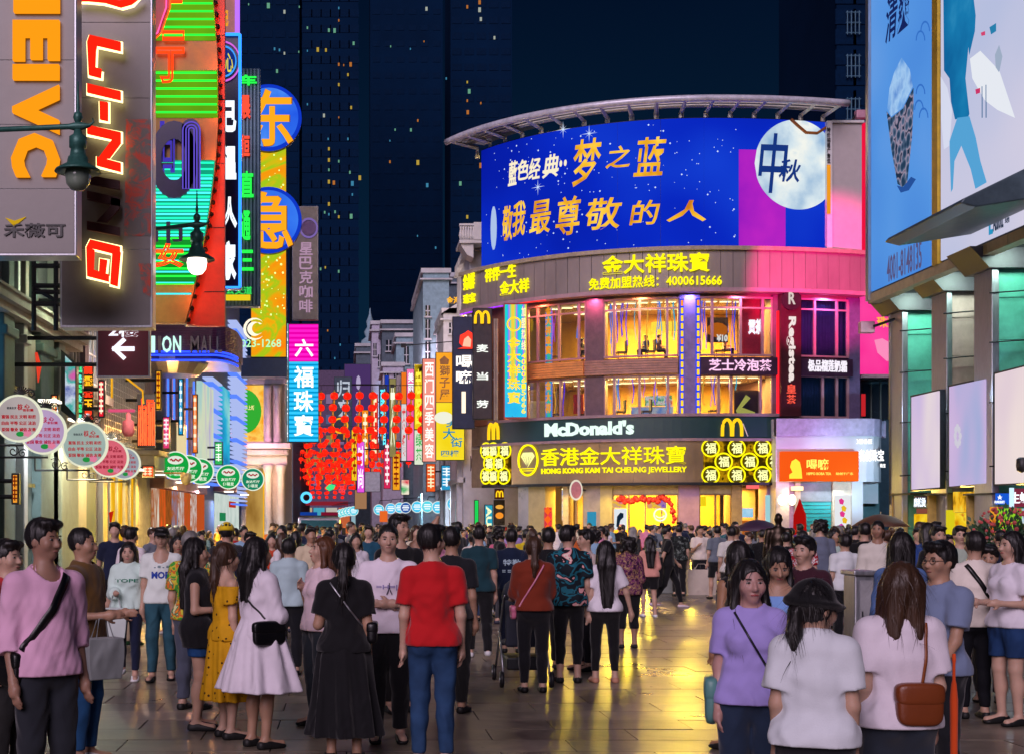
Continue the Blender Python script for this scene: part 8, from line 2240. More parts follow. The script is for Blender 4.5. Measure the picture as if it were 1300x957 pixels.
def person(ms,info,c,x,y,rot,label,group='people in the street crowd',zoff=0.0):
 global npeople
 o=bpy.data.objects.new('person',ms['body']);COL.objects.link(o)
 o.location=(x,y,zoff);o.rotation_euler=(0,0,rot)
 o.color=col4(c.get('skin',SKINS[npeople%4]))
 tag(o,label,'person',group);o['figure_scale']=c.get('H',1.68)/1.70
 npeople+=1
 for p,me in ms.items():
  if p=='body':continue
  nm=PARTN[p]if p!='bottom' else BOTN[c.get('bottom','trousers')]
  if p=='top' and c.get('bottom')=='dress':nm='bodice'
  ch=bpy.data.objects.new(nm,me);COL.objects.link(ch);ch.parent=o
  ch.color=col4({'top':c.get('tc','#ffffff'),'collar':c.get('cc',c.get('tc','#ffffff')),'bottom':c.get('bc','#101218'),'hair':HAIRC[c.get('hc','black')],'hat':c.get('hatc','#08080a')}.get(p,c.get('sc','#202020')))
 if c.get('face'):
  hp,HR=info['hp'],info['HR']
  def bit(name,pts,r,m):
   mb=MB()
   for q in pts:mb.ball((0,0,0),r,10,6);
   n=len(mb.v)//len(pts)
   vs=[]
   for i,q in enumerate(pts):
    P0=hp(*q)
    for v in mb.v[i*n:(i+1)*n]:
     w=P0+HR@np.array(v);vs.append(tuple(w))
   mb.v=vs
   ch=bpy.data.objects.new(name,mb.mesh(name,True));COL.objects.link(ch);ch.parent=o;ch.data.materials.append(m);return ch
  for s in(-1,1):
   e_=bit('eye',[(s*.031,-.0815,-.113)],(.0145,.006,.0062),mat('eye_white',(.30,.27,.25),.2,noise=0))
   bit('iris',[(s*.031,-.0860,-.113)],(.0065,.003,.0062),mat('iris_dark',(.012,.008,.006),.15,noise=0)).parent=e_
   bit('eyebrow',[(s*.024,-.0905,-.093),(s*.033,-.0895,-.0915),(s*.041,-.086,-.093)],(.0085,.005,.0032),mat('eyebrow_dark',(.015,.011,.010),.6,noise=0))
  bit('lips',[(0,-.0915,-.1795),(-.009,-.089,-.180),(.009,-.089,-.180)],(.013,.0075,.0062),mat('lip_red' if c.get('fem')else 'lip_brown',(.34,.06,.06)if c.get('fem')else(.27,.105,.085),.4,noise=0))
 return o
def chest_print(o,ms,s,rect,col,front=True,bold=.02):
 """printed lettering laid on a shirt by casting it onto the cloth"""
 me=ms['top']
 bvh=BVHTree.FromPolygons([v.co[:]for v in me.vertices],[p.vertices[:]for p in me.polygons])
 v,f=text_uv(s,rect,bold=bold)
 sg_=-1 if front else 1
 vs=[]
 for a,b,c_ in v:
  x=float(a)*(1 if front else-1)
  hit=bvh.ray_cast(Vector((x,sg_*1.0,float(b))),Vector((0,-sg_,0)))
  y=hit[0].y if hit[0]is not None else sg_*.1
  vs.append((x,y+sg_*(.003+(float(c_)+.5)*.002),float(b)))
 m2=bpy.data.meshes.new('print');m2.from_pydata(vs,[],f);m2.update();m2.materials.append(M_CLOTH)
 ch=bpy.data.objects.new('print',m2);COL.objects.link(ch);ch.parent=o;ch.color=col4(col)
 return ch
def strap_band(o,ms,p0,p1,w,col,name,label,cat,bag=None,side='front',m=None):
 """a bag strap hugging the shirt over shoulder p0 to hip p1, with its bag: a thing of its own"""
 me=ms['top'];S=o.get('figure_scale',1.0)
 p0=(p0[0]*S*.95,1.405*S);p1=(p1[0]*S,p1[1]*S)
 bvh=BVHTree.FromPolygons([v.co[:]for v in me.vertices],[p.vertices[:]for p in me.polygons])
 def run(sg_):
  pts=[]
  for i in range(19):
   t=i/18;x=p0[0]+(p1[0]-p0[0])*t;z=p0[1]+(p1[1]-p0[1])*t
   hit=bvh.ray_cast(Vector((x,sg_*1.0,z)),Vector((0,-sg_,0)))
   y=hit[0].y if hit[0]is not None else(pts[-1].y-0 if pts else sg_*.05)
   pts.append(Vector((x,y+sg_*.006,z)))
  return pts
 mw=Matrix.Translation(o.location)@Matrix.Rotation(o.rotation_euler.z,4,'Z')
 t=bpy.data.objects.new(name,None);COL.objects.link(t);t.location=o.location;t.rotation_euler=o.rotation_euler;tag(t,label,cat,'bags carried by people');_off[t.name]=Vector((0,0,0))
 mb=MB()
 for sg_ in((-1,1)if side=='both' else((-1,)if side=='front' else(1,))):
  P_=run(sg_);vs,fs=[],[]
  d=Vector((p1[0]-p0[0],0,p1[1]-p0[1])).normalized();nrm=Vector((-d.z,0,d.x))*w/2
  for p in P_:
   vs+=[p+nrm,p-nrm,p-nrm+Vector((0,sg_*.005,0)),p+nrm+Vector((0,sg_*.005,0))]
  for i in range(len(P_)-1):
   a,b_=4*i,4*(i+1)
   for j in range(4):fs.append((a+j,a+(j+1)%4,b_+(j+1)%4,b_+j))
  mb.add(vs,fs)
 so=put('strap',mb,m or M_LEATHER,t,True);so.color=col4(col)
 if bag:
  (bx,by,bz),(sx,sy,sz),bc=bag
  def puff(k,z0,z1,g):
   mb2=MB();mb2.ball((0,0,0),1.0,20,14)
   sg=lambda q,e:math.copysign(abs(q)**e,q)
   mb2.v=[(bx+sg(x,.45)*(sx/2+g),by+sg(y,.45)*(sy/2+g),(z0+z1)/2+sg(z,.5)*(z1-z0)/2)for x,y,z in mb2.v]
   return mb2
  bo=put('bag_body',puff(1,bz-sz/2,bz+sz/2,0),M_LEATHER,t,True);bo.color=col4(bc)
  fo=put('flap',puff(1,bz-sz*.02,bz+sz/2+.006,.006),M_LEATHER,t,True);fo.color=col4(bc)
 return t
# ------------------------------------------------------------------ the people one can tell apart
def at_px(px,D):return PX(px,D),D
placed=[]
def add(px,D,face,label,c,**kw):
 h=.010 if D<8.5 else.0125 if D<13 else.016 if D<21 else.019
 c=dict(c);c.update(kw);c['seed']=len(placed)+1
 if D<20 and 'face' not in c and abs(((face+math.degrees(c.get('yaw',0))+180)%360)-180)<110:c['face']=1
 ms,info=person_meshes(c,h)
 x,y=at_px(px,D)
 o=person(ms,info,c,x,y,R_(face),label)
 if D<21 and 'hair' in ms and c.get('hair')!='none':
  sm_=strands(ms['hair'],420 if D<13 else 220,len(placed),.035 if c.get('hair','short')in('short','crop')else.13)
  hobj=next(q for q in o.children if q.name.split('.')[0]=='hair')
  if sm_:
   sm_.materials.append(M_HAIR);so=bpy.data.objects.new('loose_strands',sm_);COL.objects.link(so);so.parent=hobj;so.color=hobj.color;so['kind']='stuff'
 placed.append((x,y));return o,ms,info
def world(o,p):
 a=o.rotation_euler.z;return Vector((o.location.x+p[0]*math.cos(a)-p[1]*math.sin(a),o.location.y+p[0]*math.sin(a)+p[1]*math.cos(a),o.location.z+p[2]))
def carry(label,P,size,col,m=None,name='shopping_bag',cat='bag',handle=.16,rot=0.0):
 """a bag hanging from a hand at world point P"""
 t=thing(name,label,cat,(P.x,P.y,P.z-handle-size[2]),'bags carried by people')
 w,d,hgt=size
 b_=MB();z1,z0=P.z-handle,P.z-handle-hgt
 ca,sa=math.cos(rot),math.sin(rot)
 def q(x,y,z):return(P.x+x*ca-y*sa,P.y+x*sa+y*ca,z)
 n=5
 ring=lambda k:[q(-w/2*k,-d/2*k,0),q(w/2*k,-d/2*k,0),q(w/2*k,d/2*k,0),q(-w/2*k,d/2*k,0)]
 vs=[]
 for i in range(n):
  tt=i/(n-1);k=.86+.16*math.sin(tt*2.4)
  vs+=[(a,b,z0+(z1-z0)*tt)for a,b,_ in ring(k)]
 fs=[(3,2,1,0)]+[(4*i+j,4*i+(j+1)%4,4*(i+1)+(j+1)%4,4*(i+1)+j)for i in range(n-1)for j in range(4)]+[(4*n-4,4*n-3,4*n-2,4*n-1)]
 b_.add(vs,fs)
 o=put('bag_body',b_,m or M_CLOTH,t,bevel=.006);o.color=col4(col)
 hb=MB()
 for s in(-1,1):hb.tube([q(-w*.25,s*d*.3,z1-.01),q(-w*.12,s*d*.1,P.z-.02),q(w*.12,s*d*.1,P.z-.02),q(w*.25,s*d*.3,z1-.01)],.006,5)
 ho=put('handle',hb,M_LEATHER,t);ho.color=col4(col)
 return t
# --- left foreground
o,ms,info=add(58,8.2,38,'man in pink button shirt with black shoulder strap, nearest on the left',dict(H=1.80,top='half',collar=1,tc='#e6b4d2',bc='#20242c',hair='short',yaw=.35,loose=.02,neckline=.03,skin=(.34,.19,.13),L='relaxed',R='relaxed'))
strap_band(o,ms,(.10,1.44),(-.17,1.0),.05,'#08080a','sling_bag','black sling bag strapped across the man in pink shirt','bag',((-.2,.05,.95),(.06,.24,.2),'#0a0a0c'))
add(12,9.8,60,'person with dark hair and red collar half hidden behind the man in pink',dict(H=1.66,tc='#c02830',top='tee',hair='short',bc='#202020'))
o,ms,info=add(108,10.6,75,'smiling man in loose brown T-shirt and ripped blue jeans, side on',dict(H=1.74,tc='#6a4c22',bottom='jeans',bc='#2a5a8c',loose=.028,hem=.80,L='bent',R='bent',hair='crop',sc='#e0e0e0'))
P=world(o,info['wr'][1]);carry('grey cloth bag carried by the man in brown T-shirt',P,(.28,.16,.30),'#8a9090',rot=.6,name='cloth_bag')
o,ms,info=add(163,16.2,0,'smiling young woman in pale mint sweatshirt with green print and dark jeans',dict(H=1.56,fem=True,top='long',tc='#d4efe4',bottom='slim',bc='#101a36',hair='long',hairlen=.35,front=True,L='down',R='bent',sc='#f0f0f0',step=.25,loose=.03,hem=.88,cutz=.13))
chest_print(o,ms,'TOPE',(-.13,1.115,.13,1.155),'#1e7a5c')
P=world(o,info['wr'][1]);carry('pale grey tote bag held by the woman in mint sweatshirt',P,(.26,.1,.34),'#c8d4d0',name='tote_bag')
o,ms,info=add(205,16.1,0,'young man in black baseball cap, white printed T-shirt and teal jeans',dict(H=1.73,tc='#e4efe8',bottom='jeans',bc='#2c5664',hat='cap',hatc='#0a0a0e',hair='short',R='down',L='bent',step=-.2,sc='#141414',neckline=.05))
chest_print(o,ms,'MOR',(-.10,1.16,.12,1.24),'#2848a8',bold=.04);chest_print(o,ms,'- = - =',(-.07,1.28,.1,1.305),'#406878')
add(168,20.5,150,'man in white shirt and beige trousers walking behind the mint sweatshirt',dict(H=1.72,tc='#e8e0e4',bc='#9a8a70',top='tee',step=.4,sc='#2a5030',hair='short'))
add(226,18.8,10,'woman in white top with long dark hair beside the man in cap',dict(H=1.62,fem=True,hair='long',tc='#e4dfe2',bc='#20283a',L='bent'))
add(244,13.6,160,'grey haired man in bright yellow green patterned shirt seen from behind',dict(H=1.70,hair='crop',hc='grey',topmat=M_HAWAII,tc='#ffffff',bc='#4a5060'))
add(252,12.3,92,'woman in black sleeveless top and denim shorts with very long black hair',dict(H=1.645,fem=True,top='tank',tc='#0c0c12',hem=.74,loose=.02,bottom='shorts',bc='#1e4a80',denim=1,cutz=.66,hair='long',hairlen=.38,L='bent',R='bent'))
o,ms,info=add(290,11.8,115,'woman in yellow dotted off shoulder dress with brown hair in ponytail',dict(H=1.61,fem=True,top='off',sleeve=.6,topmat=M_DOTS,botmat=M_DOTS,tc='#e0a818',bottom='dress',bc='#e0a818',cutz=.34,flare=.10,hair='pony',hc='brown',hairlen=.34,L='down',R='down',loose=.016,yaw=.1))
P=world(o,info['wr'][1]+V3(0,0,-.12));t=carry('small pink and dark paper bag held by the woman in yellow dress',P,(.22,.1,.17),'#e86a80',handle=.1)
o,ms,info=add(330,11.3,128,'woman in white belted shirt dress with long black hair and folded arms',dict(H=1.66,fem=True,top='half',tc='#ece4ee',bottom='dress',bc='#e8e0ea',cutz=.47,flare=.20,hair='long',hairlen=.28,L='cross',R='cross',loose=.024,collar=1,yaw=-.1))
strap_band(o,ms,(.12,1.40),(-.17,1.06),.016,'#0a0a0c','handbag','black quilted shoulder bag on the woman in white dress','handbag',((-.215,.06,.92),(.06,.30,.19),'#0c0c10'),'back')
add(288,20,180,'person wearing a yellow cycle helmet behind the woman in yellow dress',dict(H=1.76,hat='helmet',hatc='#e8c818',tc='#2a2a30',hair='short'))
add(367,16.7,180,'man in pale blue shirt and dark trousers seen from behind',dict(H=1.60,top='long',sleeve=1.3,tc='#b4cfd4',bc='#0e1018',hair='short',collar=1,loose=.02,R='down',L='down',sc='#101010'))
o,ms,info=add(405,12.5,-62,'woman with reddish brown hair looking up to the left, hand at her chest',dict(H=1.66,fem=True,tc='#e6cfd8',bc='#283038',hair='long',hc='auburn',hairlen=.32,L='relaxed',R='chest',pitch=-.18,yaw=-.1,front=True))
o,ms,info=add(437,10.7,178,'woman in long black dress seen from behind with a silver chain strap',dict(H=1.62,fem=True,top='tee',tc='#0b0b10',bottom='dress',bc='#0b0b10',cutz=.20,flare=.10,hair='pony',hairlen=.30,L='bent',R='relaxed',b=1.05))
strap_band(o,ms,(.115,1.37),(-.15,1.06),.013,'#c8ccd4','chain_bag','black bag on a silver chain across the back of the black dress','handbag',((-.21,-.02,.96),(.08,.22,.16),'#101014'),'back',M_STEEL)
o,ms,info=add(493,11.6,0,'stern man in white T-shirt with folded arms facing the camera',dict(H=1.765,tc='#f0e6f2',bc='#0c0d12',hair='crop',L='cross',R='cross',b=1.04))
chest_print(o,ms,'=H=|=',(-.10,1.24,.12,1.285),'#9a90c0');chest_print(o,ms,'人',(-.02,1.2,.03,1.30),'#4a4058')
add(508,13.4,20,'tall man in black top standing behind the man with folded arms',dict(H=1.86,tc='#0c0d12',top='long',bc='#101010',hair='short',yaw=.4))
o,ms,info=add(549,10.4,178,'young man in plain red T-shirt and blue jeans seen from behind',dict(H=1.765,tc='#c4141c',bottom='jeans',bc='#28476e',hair='short',yaw=-.75,L='relaxed',R='relaxed',b=.98))
add(574,13.4,160,'man raising an arm to his head, in black, red and white top',dict(H=1.74,tc='#14161c',bc='#101010',R='relaxed',L='up',hair='short'))
add(608,18.8,180,'man in dark teal T-shirt and black trousers walking away',dict(H=1.745,tc='#123a44',bc='#0b0c10',hair='short',step=.35,sc='#d8d8d8',L='down',R='down'))
o,ms,info=add(649,19.6,178,'guard in navy uniform with pale lettering on the back',dict(H=1.70,top='half',tc='#10203c',bc='#0e1830',hair='short'))
chest_print(o,ms,'特勤',(-.12,1.2,.12,1.29),'#b8d4e0',front=False);chest_print(o,ms,'= = = =',(-.13,1.11,.13,1.145),'#b8d4e0',front=False)
o,ms,info=add(677,15.0,180,'woman in rust brown top with low ponytail pushing a stroller',dict(H=1.63,fem=True,top='half',tc='#7a2a12',bottom='slim',bc='#0c0d14',hair='pony',hairlen=.33,hc='brown',L='push',R='push',hem=.90,b=1.1,loose=.02,sc='#141414',cutz=.1))
strap_band(o,ms,(-.11,1.38),(.17,.95),.016,'#e08aa8','pink_bag','pink crossbody bag on the woman pushing the stroller','handbag',((.21,-.02,.84),(.06,.18,.14),'#d87898'),'back')
STX,STY=o.location.x,o.location.y
add(696,17.4,175,'man in black T-shirt just ahead of the woman in rust top',dict(H=1.72,tc='#0e0f14',bc='#101014',hair='short'))
add(722,15.9,176,'person in floral shirt of teal and pink with black cropped trousers',dict(H=1.75,topmat=M_FLORAL,tc='#ffffff',bottom='slim',bc='#0b0c12',hair='short',yaw=-.8,cutz=.20,loose=.024,hem=.84,L='relaxed',R='relaxed',sc='#1a1a1a'))
add(742,17.2,-70,'man with dark hair leaning in to talk beside the floral shirt',dict(H=1.70,tc='#c8b8b0',bc='#181820',hair='short'))
o,ms,info=add(768,15.9,180,'young woman in white T-shirt and black leggings with waist long black hair',dict(H=1.575,fem=True,tc='#ece8f0',bottom='slim',bc='#08080c',hair='long',hairlen=.52,L='down',R='out',cutz=.14,sc='#c08a70',stance=1.2))
add(797,20.3,182,'woman with short curly hair in purple patterned blouse',dict(H=1.58,fem=True,topmat=M_PURPAT,tc='#ffffff',bc='#0d0d12',hair='curly',top='half',L='bent',R='bent',hem=.82,loose=.026,cutz=.3))
add(824,27.0,182,'girl in peach blouse and black shorts with long hair, walking away',dict(H=1.52,fem=True,top='half',tc='#e0a090',bottom='shorts',bc='#0c0c10',cutz=.60,hair='long',hairlen=.36,L='bent',R='bent',sc='#f0f0f0',step=.2))
o,ms,info=add(848,30.0,88,'man in black walking right with a jacket over his arm',dict(H=1.72,tc='#0d0e12',bottom='slim',bc='#0c0d12',hair='short',step=.62,L='fwd',R='back',sc='#e8d8dc'))
P=world(o,info['wr'][1]);carry('black jacket bundle hanging from the walking man in black',P+Vector((-.1,0,.25)),(.26,.14,.62),'#0a0a0e',handle=.05,name='jacket_bundle',cat='jacket')
add(862,34.8,175,'man in camouflage T-shirt standing near the stone planter',dict(H=1.74,topmat=M_CAMO,tc='#ffffff',bc='#0d0e12',hair='short'))
o,ms,info=add(889,35.6,8,'man in white T-shirt holding a phone and a white shopping bag',dict(H=1.72,tc='#ece0d4',bc='#14161e',hair='short',L='down',R='phone'))
P=world(o,info['wr'][0]);t=carry('white shopping bag with dark print held by the man with the phone',P+Vector((-.22,-.15,-.05)),(.72,.2,.80),'#dccfc0',name='shopping_bag')
add(910,33.4,186,'man in grey T-shirt and black shorts seen from behind',dict(H=1.72,tc='#6a7480',bottom='shorts',bc='#101218',hair='short',step=.3,cutz=.5))
# --- right foreground
o,ms,info=add(953,7.8,-14,'young woman in lilac T-shirt with long black hair looking at the camera',dict(H=1.57,fem=True,tc='#a89ae0',bc='#203048',hair='long',hairlen=.34,front=True,skin=(.50,.28,.24),yaw=.22,L='relaxed',R='relaxed',loose=.016))
strap_band(o,ms,(-.10,1.33),(.15,.98),.012,'#1a1a24','shoulder_bag','pale teal bag on a thin dark strap at the lilac woman','handbag',((-.21,.08,.80),(.07,.24,.26),'#5a8a86'))
add(934,11.2,205,'woman in black top with long black hair behind the lilac woman',dict(H=1.63,fem=True,tc='#0c0c10',bc='#141820',hair='long',hairlen=.42,top='tank',skin=(.38,.20,.11)))
add(988,10.3,-10,'woman in blue off shoulder top looking down between two others',dict(H=1.60,fem=True,top='off',sleeve=.6,tc='#7ea8e8',bc='#e0e0ec',hair='long',hairlen=.36,front=True,pitch=.45,L='phone',R='relaxed'))
add(1020,12.0,-38,'young man in maroon shirt gazing to the left',dict(H=1.665,tc='#3a1424',bc='#101014',hair='short',yaw=-.15))
add(1034,6.6,160,'woman in black bucket hat and white T-shirt with low ponytail, seen from behind',dict(H=1.50,fem=True,tc='#dfe6ec',bc='#202028',hair='pony',hairlen=.16,hat='bucket',hatc='#08080c',yaw=-.75,pitch=.15,loose=.018,b=1.05))
o,ms,info=add(1140,6.9,180,'woman with brown bobbed hair and white top, closest on the right',dict(H=1.58,fem=True,tc='#e8e0ea',bc='#28303c',hair='bob',hc='brown',hairlen=.42,loose=.018,b=1.08))
strap_band(o,ms,(-.11,1.36),(-.06,1.02),.014,'#8a4a20','brown_strap_bag','brown strapped bag on the back of the woman with bobbed hair','handbag',((-.04,.16,.92),(.22,.07,.2),'#7a3a18'),'back')
op_=MB().lathe([(.003,0),(.007,.06),(.017,.12),(.020,.5),(.013,.58),(.008,.6),(.008,.68),(.011,.7),(.009,.73)],(PX(1211,7.1),7.1,.40),10)
og=put('folded_umbrella',op_,M_CLOTH,None,True);og.color=col4('#e8541c');tag(og,'bright orange folded umbrella hanging beside the woman with bobbed hair','umbrella')
o,ms,info=add(1190,8.9,-62,'man in glasses and grey blue T-shirt facing left',dict(H=1.66,tc='#7a8aaa',bc='#16181e',hair='short',L='fwd',R='relaxed',loose=.018))
hpf=info['hp']
gm=MB()
for s in(-1,1):
 gm.tube([tuple(world(o,hpf(s*.033+.021*math.cos(a),-.1+.006*abs(math.cos(a)),-.116+.016*math.sin(a))))for a in[i*math.pi/6 for i in range(12)]],.0022,5,True)
 gm.tube([tuple(world(o,hpf(s*.054,-.094,-.112))),tuple(world(o,hpf(s*.078,.0,-.115)))],.002,5)
gm.tube([tuple(world(o,hpf(-.012,-.1,-.112))),tuple(world(o,hpf(.012,-.1,-.112)))],.002,5)
tag(put('eyeglasses',gm,M_BLACK),'thin dark eyeglasses worn by the man in grey blue T-shirt','glasses')
add(1142,11.6,178,'woman with long dark bob in blue denim shirt behind the brown haired woman',dict(H=1.70,fem=True,top='long',tc='#5a7ab0',topmat=M_DENIM,bc='#202838',hair='bob',hairlen=.42))
o,ms,info=add(1236,13.0,176,'man in cream three quarter sleeve top with black sling strap, seen from behind',dict(H=1.70,top='half',tc='#ece4d8',bottom='jeans',bc='#0c0e16',hair='short',L='down',R='relaxed',b=.96,hem=.84,sleeve=1.55))
strap_band(o,ms,(.10,1.38),(-.16,1.02),.04,'#08080a','sling_bag','black sling bag over the cream top seen from behind','bag',((-.2,-.04,.96),(.07,.2,.2),'#0a0a0c'),'back')
add(1281,12.6,-72,'woman in white T-shirt and denim shorts with long wavy hair at the frame edge',dict(H=1.70,fem=True,tc='#e8e4ee',bottom='shorts',bc='#1c3a66',denim=1,cutz=.60,hair='long',hairlen=.32,L='bent',R='bent',b=1.05))
add(1256,14.2,-30,'child with dark hair peeking between the cream top and the denim shorts',dict(H=1.56,tc='#4a4450',bc='#202020',hair='short',pitch=.2))
add(1114,19.2,-12,'older man in white shirt standing beside the steel cabinet',dict(H=1.81,top='long',collar=1,tc='#dcd8cc',bc='#20242c',hair='crop',skin=(.36,.2,.13),yaw=-.3))
add(1192,17.6,2,'man in black T-shirt facing the camera among the right crowd',dict(H=1.745,tc='#0d0e12',bc='#14161c',hair='short'))
add(1219,18.8,-6,'man in pale patterned shirt behind the man in black T-shirt',dict(H=1.74,tc='#a8b8a8',collar=1,bc='#202020',hair='short'))
add(1176,19.5,182,'woman with blue hooded top seen from behind before the yellow boards',dict(H=1.78,fem=True,tc='#2a4a8c',top='long',bc='#202020',hair='long'))
add(1097,21.5,180,'man in black T-shirt and black cap seen from behind by the steel cabinet',dict(H=1.78,tc='#0c0c10',bc='#101014',hat='cap',hair='short'))
add(1072,20.4,182,'boy in white T-shirt seen from behind before the steel cabinet',dict(H=1.62,tc='#dfe6e8',bc='#101218',hair='short'))
add(1041,23.5,184,'man in grey sweater seen from behind before the teal shutter',dict(H=1.84,top='long',tc='#6a7488',bc='#1c2c48',hair='curly'))
add(1060,24.5,10,'woman in pale mint T-shirt looking at the camera before the teal shutter',dict(H=1.68,fem=True,tc='#b8d4c8',bc='#28303c',hair='bob'))
add(1018,22.5,175,'man in red and white patterned top among the crowd near the orange sign',dict(H=1.66,topmat=M_STRIPE,tc='#ffffff',bc='#181820',hair='short'))
add(928,26.5,178,'man in white T-shirt with dark print on the back near the plum umbrella',dict(H=1.72,tc='#dcdcd4',topmat=None,bc='#14161c',hair='short'))
add(318,19.5,10,'young man in navy sweater with gold letters in the crowd on the left',dict(H=1.66,tc='#101a34',top='long',bc='#181c24',hair='short'))
add(395,21.5,14,'man in cream shirt with a dark strap near the police van',dict(H=1.72,tc='#d8c8a8',collar=1,bc='#20242c',hair='short'))
add(345,24,5,'woman with long hair in orange red top left of the blue shirt man',dict(H=1.60,fem=True,tc='#c84828',bc='#202030',hair='long'))
add(452,22,8,'woman with long hair in white blouse behind the black dress',dict(H=1.62,fem=True,tc='#e0dce4',bc='#20242c',hair='long',front=True))
add(468,25,-10,'man in teal shirt in the crowd left of the man with folded arms',dict(H=1.74,tc='#1c5068',bc='#181c24',hair='short'))
add(600,26,190,'woman in white blouse carrying a bag behind the red T-shirt',dict(H=1.62,fem=True,tc='#e4dcd4',bc='#2a3c5c',hair='pony'))
add(636,27,182,'person in pink T-shirt in the crowd behind the guard',dict(H=1.66,tc='#d86a8c',bc='#202430',hair='short'))
add(668,28,180,'person in yellow T-shirt in the crowd before the burger screen',dict(H=1.66,tc='#d8c020',bc='#202430',hair='short'))
# stroller in front of the woman in rust top
sg_=thing('stroller','dark folding stroller with grey frame pushed by the woman in rust top','stroller',(STX,STY+.75,0))
sx=STX-.02;sy=STY+.35
for s in(-1,1):
 put('frame_side',MB().tube([(sx+s*.24,sy,1.0),(sx+s*.24,sy+.1,.98),(sx+s*.25,sy+.55,.45),(sx+s*.25,sy+.85,.14)],.013,6).tube([(sx+s*.25,sy+.05,.14),(sx+s*.25,sy+.45,.58)],.012,6),M_STEEL,sg_,True)
 for yy in(.05,.85):
  w_=put('wheel',MB().lathe([(.085,-.02),(.09,0),(.085,.02)],(sx+s*.27,sy+yy,.09),16,'x'),M_BLACK,sg_,True);put('hub',MB().lathe([(.035,-.024),(.035,.024)],(sx+s*.27,sy+yy,.09),10,'x'),M_STEEL,w_)
put('handlebar',MB().tube([(sx-.24,sy,1.0),(sx+.24,sy,1.0)],.016,8),M_BLACK,sg_,True)
put('seat',MB().box(sx-.2,sx+.2,sy+.35,sy+.75,.42,.48).box(sx-.2,sx+.2,sy+.28,sy+.36,.42,.95),mat('stroller_cloth',(.02,.025,.04),.8),sg_,bevel=.03)
put('hood',MB().lathe([(.02,.24),(.12,.22),(.2,.15),(.24,.0)],(sx,sy+.42,.95),14),mat('stroller_cloth',(.02,.025,.04),.8),sg_,True)
put('basket',MB().box(sx-.2,sx+.2,sy+.15,sy+.7,.18,.32),M_DARK,sg_,bevel=.02)
# bronze statue standing over the crowd
c_=dict(H=1.72,top='long',bottom='trousers',hair='none',L='relaxed',R='relaxed',b=1.1)
ms,info=person_meshes(c_,.018)
bz=thing('bronze_statue','dark bronze statue of a bald standing figure rising over the crowd','statue',(PX(988,27),27,0))
for k,me in ms.items():
 m2=me.copy();m2.materials.clear();m2.materials.append(M_BRONZEP)
 ch=bpy.data.objects.new({'body':'figure','top':'coat','bottom':'trousers'}.get(k,'shoe'),m2);COL.objects.link(ch);ch.parent=bz;ch.location=(0,0,.26);ch.rotation_euler=(0,0,3.0)
put('plinth',MB().box(PX(988,27)-.45,PX(988,27)+.45,26.6,27.4,0,.26),M_GREYST,bz,bevel=.02)
placed.append((PX(988,27),27))
# guests sitting at the cafe windows
for i,(px,up,col,rot,lab)in enumerate(((728,1,'#14161c',70,'seated guest in black by the upper window left of the plum pier'),(818,1,'#3a4a78',-60,'seated guest in blue by the upper window under the pendant lamps'),(838,1,'#6a5a58',100,'seated guest in brown facing the blue one at the upper window'),(930,1,'#c8b8b0',80,'seated guest in cream beside the food poster'),(738,0,'#2a2a30',-80,'seated guest in charcoal by the lower window left of the plum pier'))):
 c_=dict(H=1.66,sit=1,cutz=.50,tc=col,bc='#14161c',hair='short',L='bent',R='bent',seed=200+i)
 ms,info=person_meshes(c_,.024)
 x,y=FC(U(px),-1.25)
 person(ms,info,c_,x,y,R_(rot),lab,'guests in the cafe',(ZW0 if up else ZL0)-.03-.37)
# ------------------------------------------------------------------ the rest of the crowd: fourteen figures, each placed many times with its own colours
rc=random.Random(77)
protos=[]
for i,(fem,hair,top,bot,L_,R__,st,yw)in enumerate(((0,'short','tee','trousers','relaxed','down',.3,0),(1,'long','tee','slim','bent','relaxed',.2,.2),(0,'crop','tee','jeans','down','phone',.0,-.3),(1,'pony','tee','shorts','relaxed','relaxed',.35,0),(0,'short','long','trousers','fwd','back',.5,.1),(1,'bob','half','skirt','bent','down',.1,-.2),(0,'short','half','jeans','bent','bent',.0,.5),(1,'long','long','slim','relaxed','phone',.15,-.5),(1,'bun','tee','dress','down','relaxed',.1,.3),(0,'short','tee','shorts','relaxed','back',.4,-.2),(1,'curly','half','trousers','bent','bent',.1,0),(0,'crop','long','trousers','relaxed','chest',.0,.2),(1,'long','tank','jeans','phone','relaxed',.2,-.2),(0,'short','tee','jeans','hip','relaxed',.1,-.4))):
 c_=dict(H=1.64 if fem else 1.72,fem=bool(fem),hair=hair,top=top,bottom=bot,L=L_,R=R__,step=st,yaw=yw,cutz={'shorts':.6,'skirt':.58,'dress':.5}.get(bot,.105),seed=50+i,b=rc.uniform(.92,1.05))
 protos.append((c_,)+person_meshes(c_,.021))
TOPS=[('white','#e6e2e6'),('black','#0d0e12'),('navy','#121c38'),('grey','#6e7480'),('pale blue','#8fb4d0'),('pink','#d888a8'),('red','#b01c20'),('dark green','#1a4a34'),('lilac','#a890c8'),('beige','#c8b490'),('teal','#1c6070'),('yellow','#d8b830'),('orange','#d87030'),('charcoal','#2a2c32'),('cream','#e0d6bc'),('purple','#5a3a80')]
TW_=[12,18,12,7,5,4,4,5,3,4,5,2,2,12,4,4]
BOTS=['#101218','#16213c','#2a4a78','#20242a','#3a3a40','#8a7c68','#0c0d10']
GARM={'tee':'T-shirt','half':'blouse','long':'jumper','tank':'vest'}
used=set()
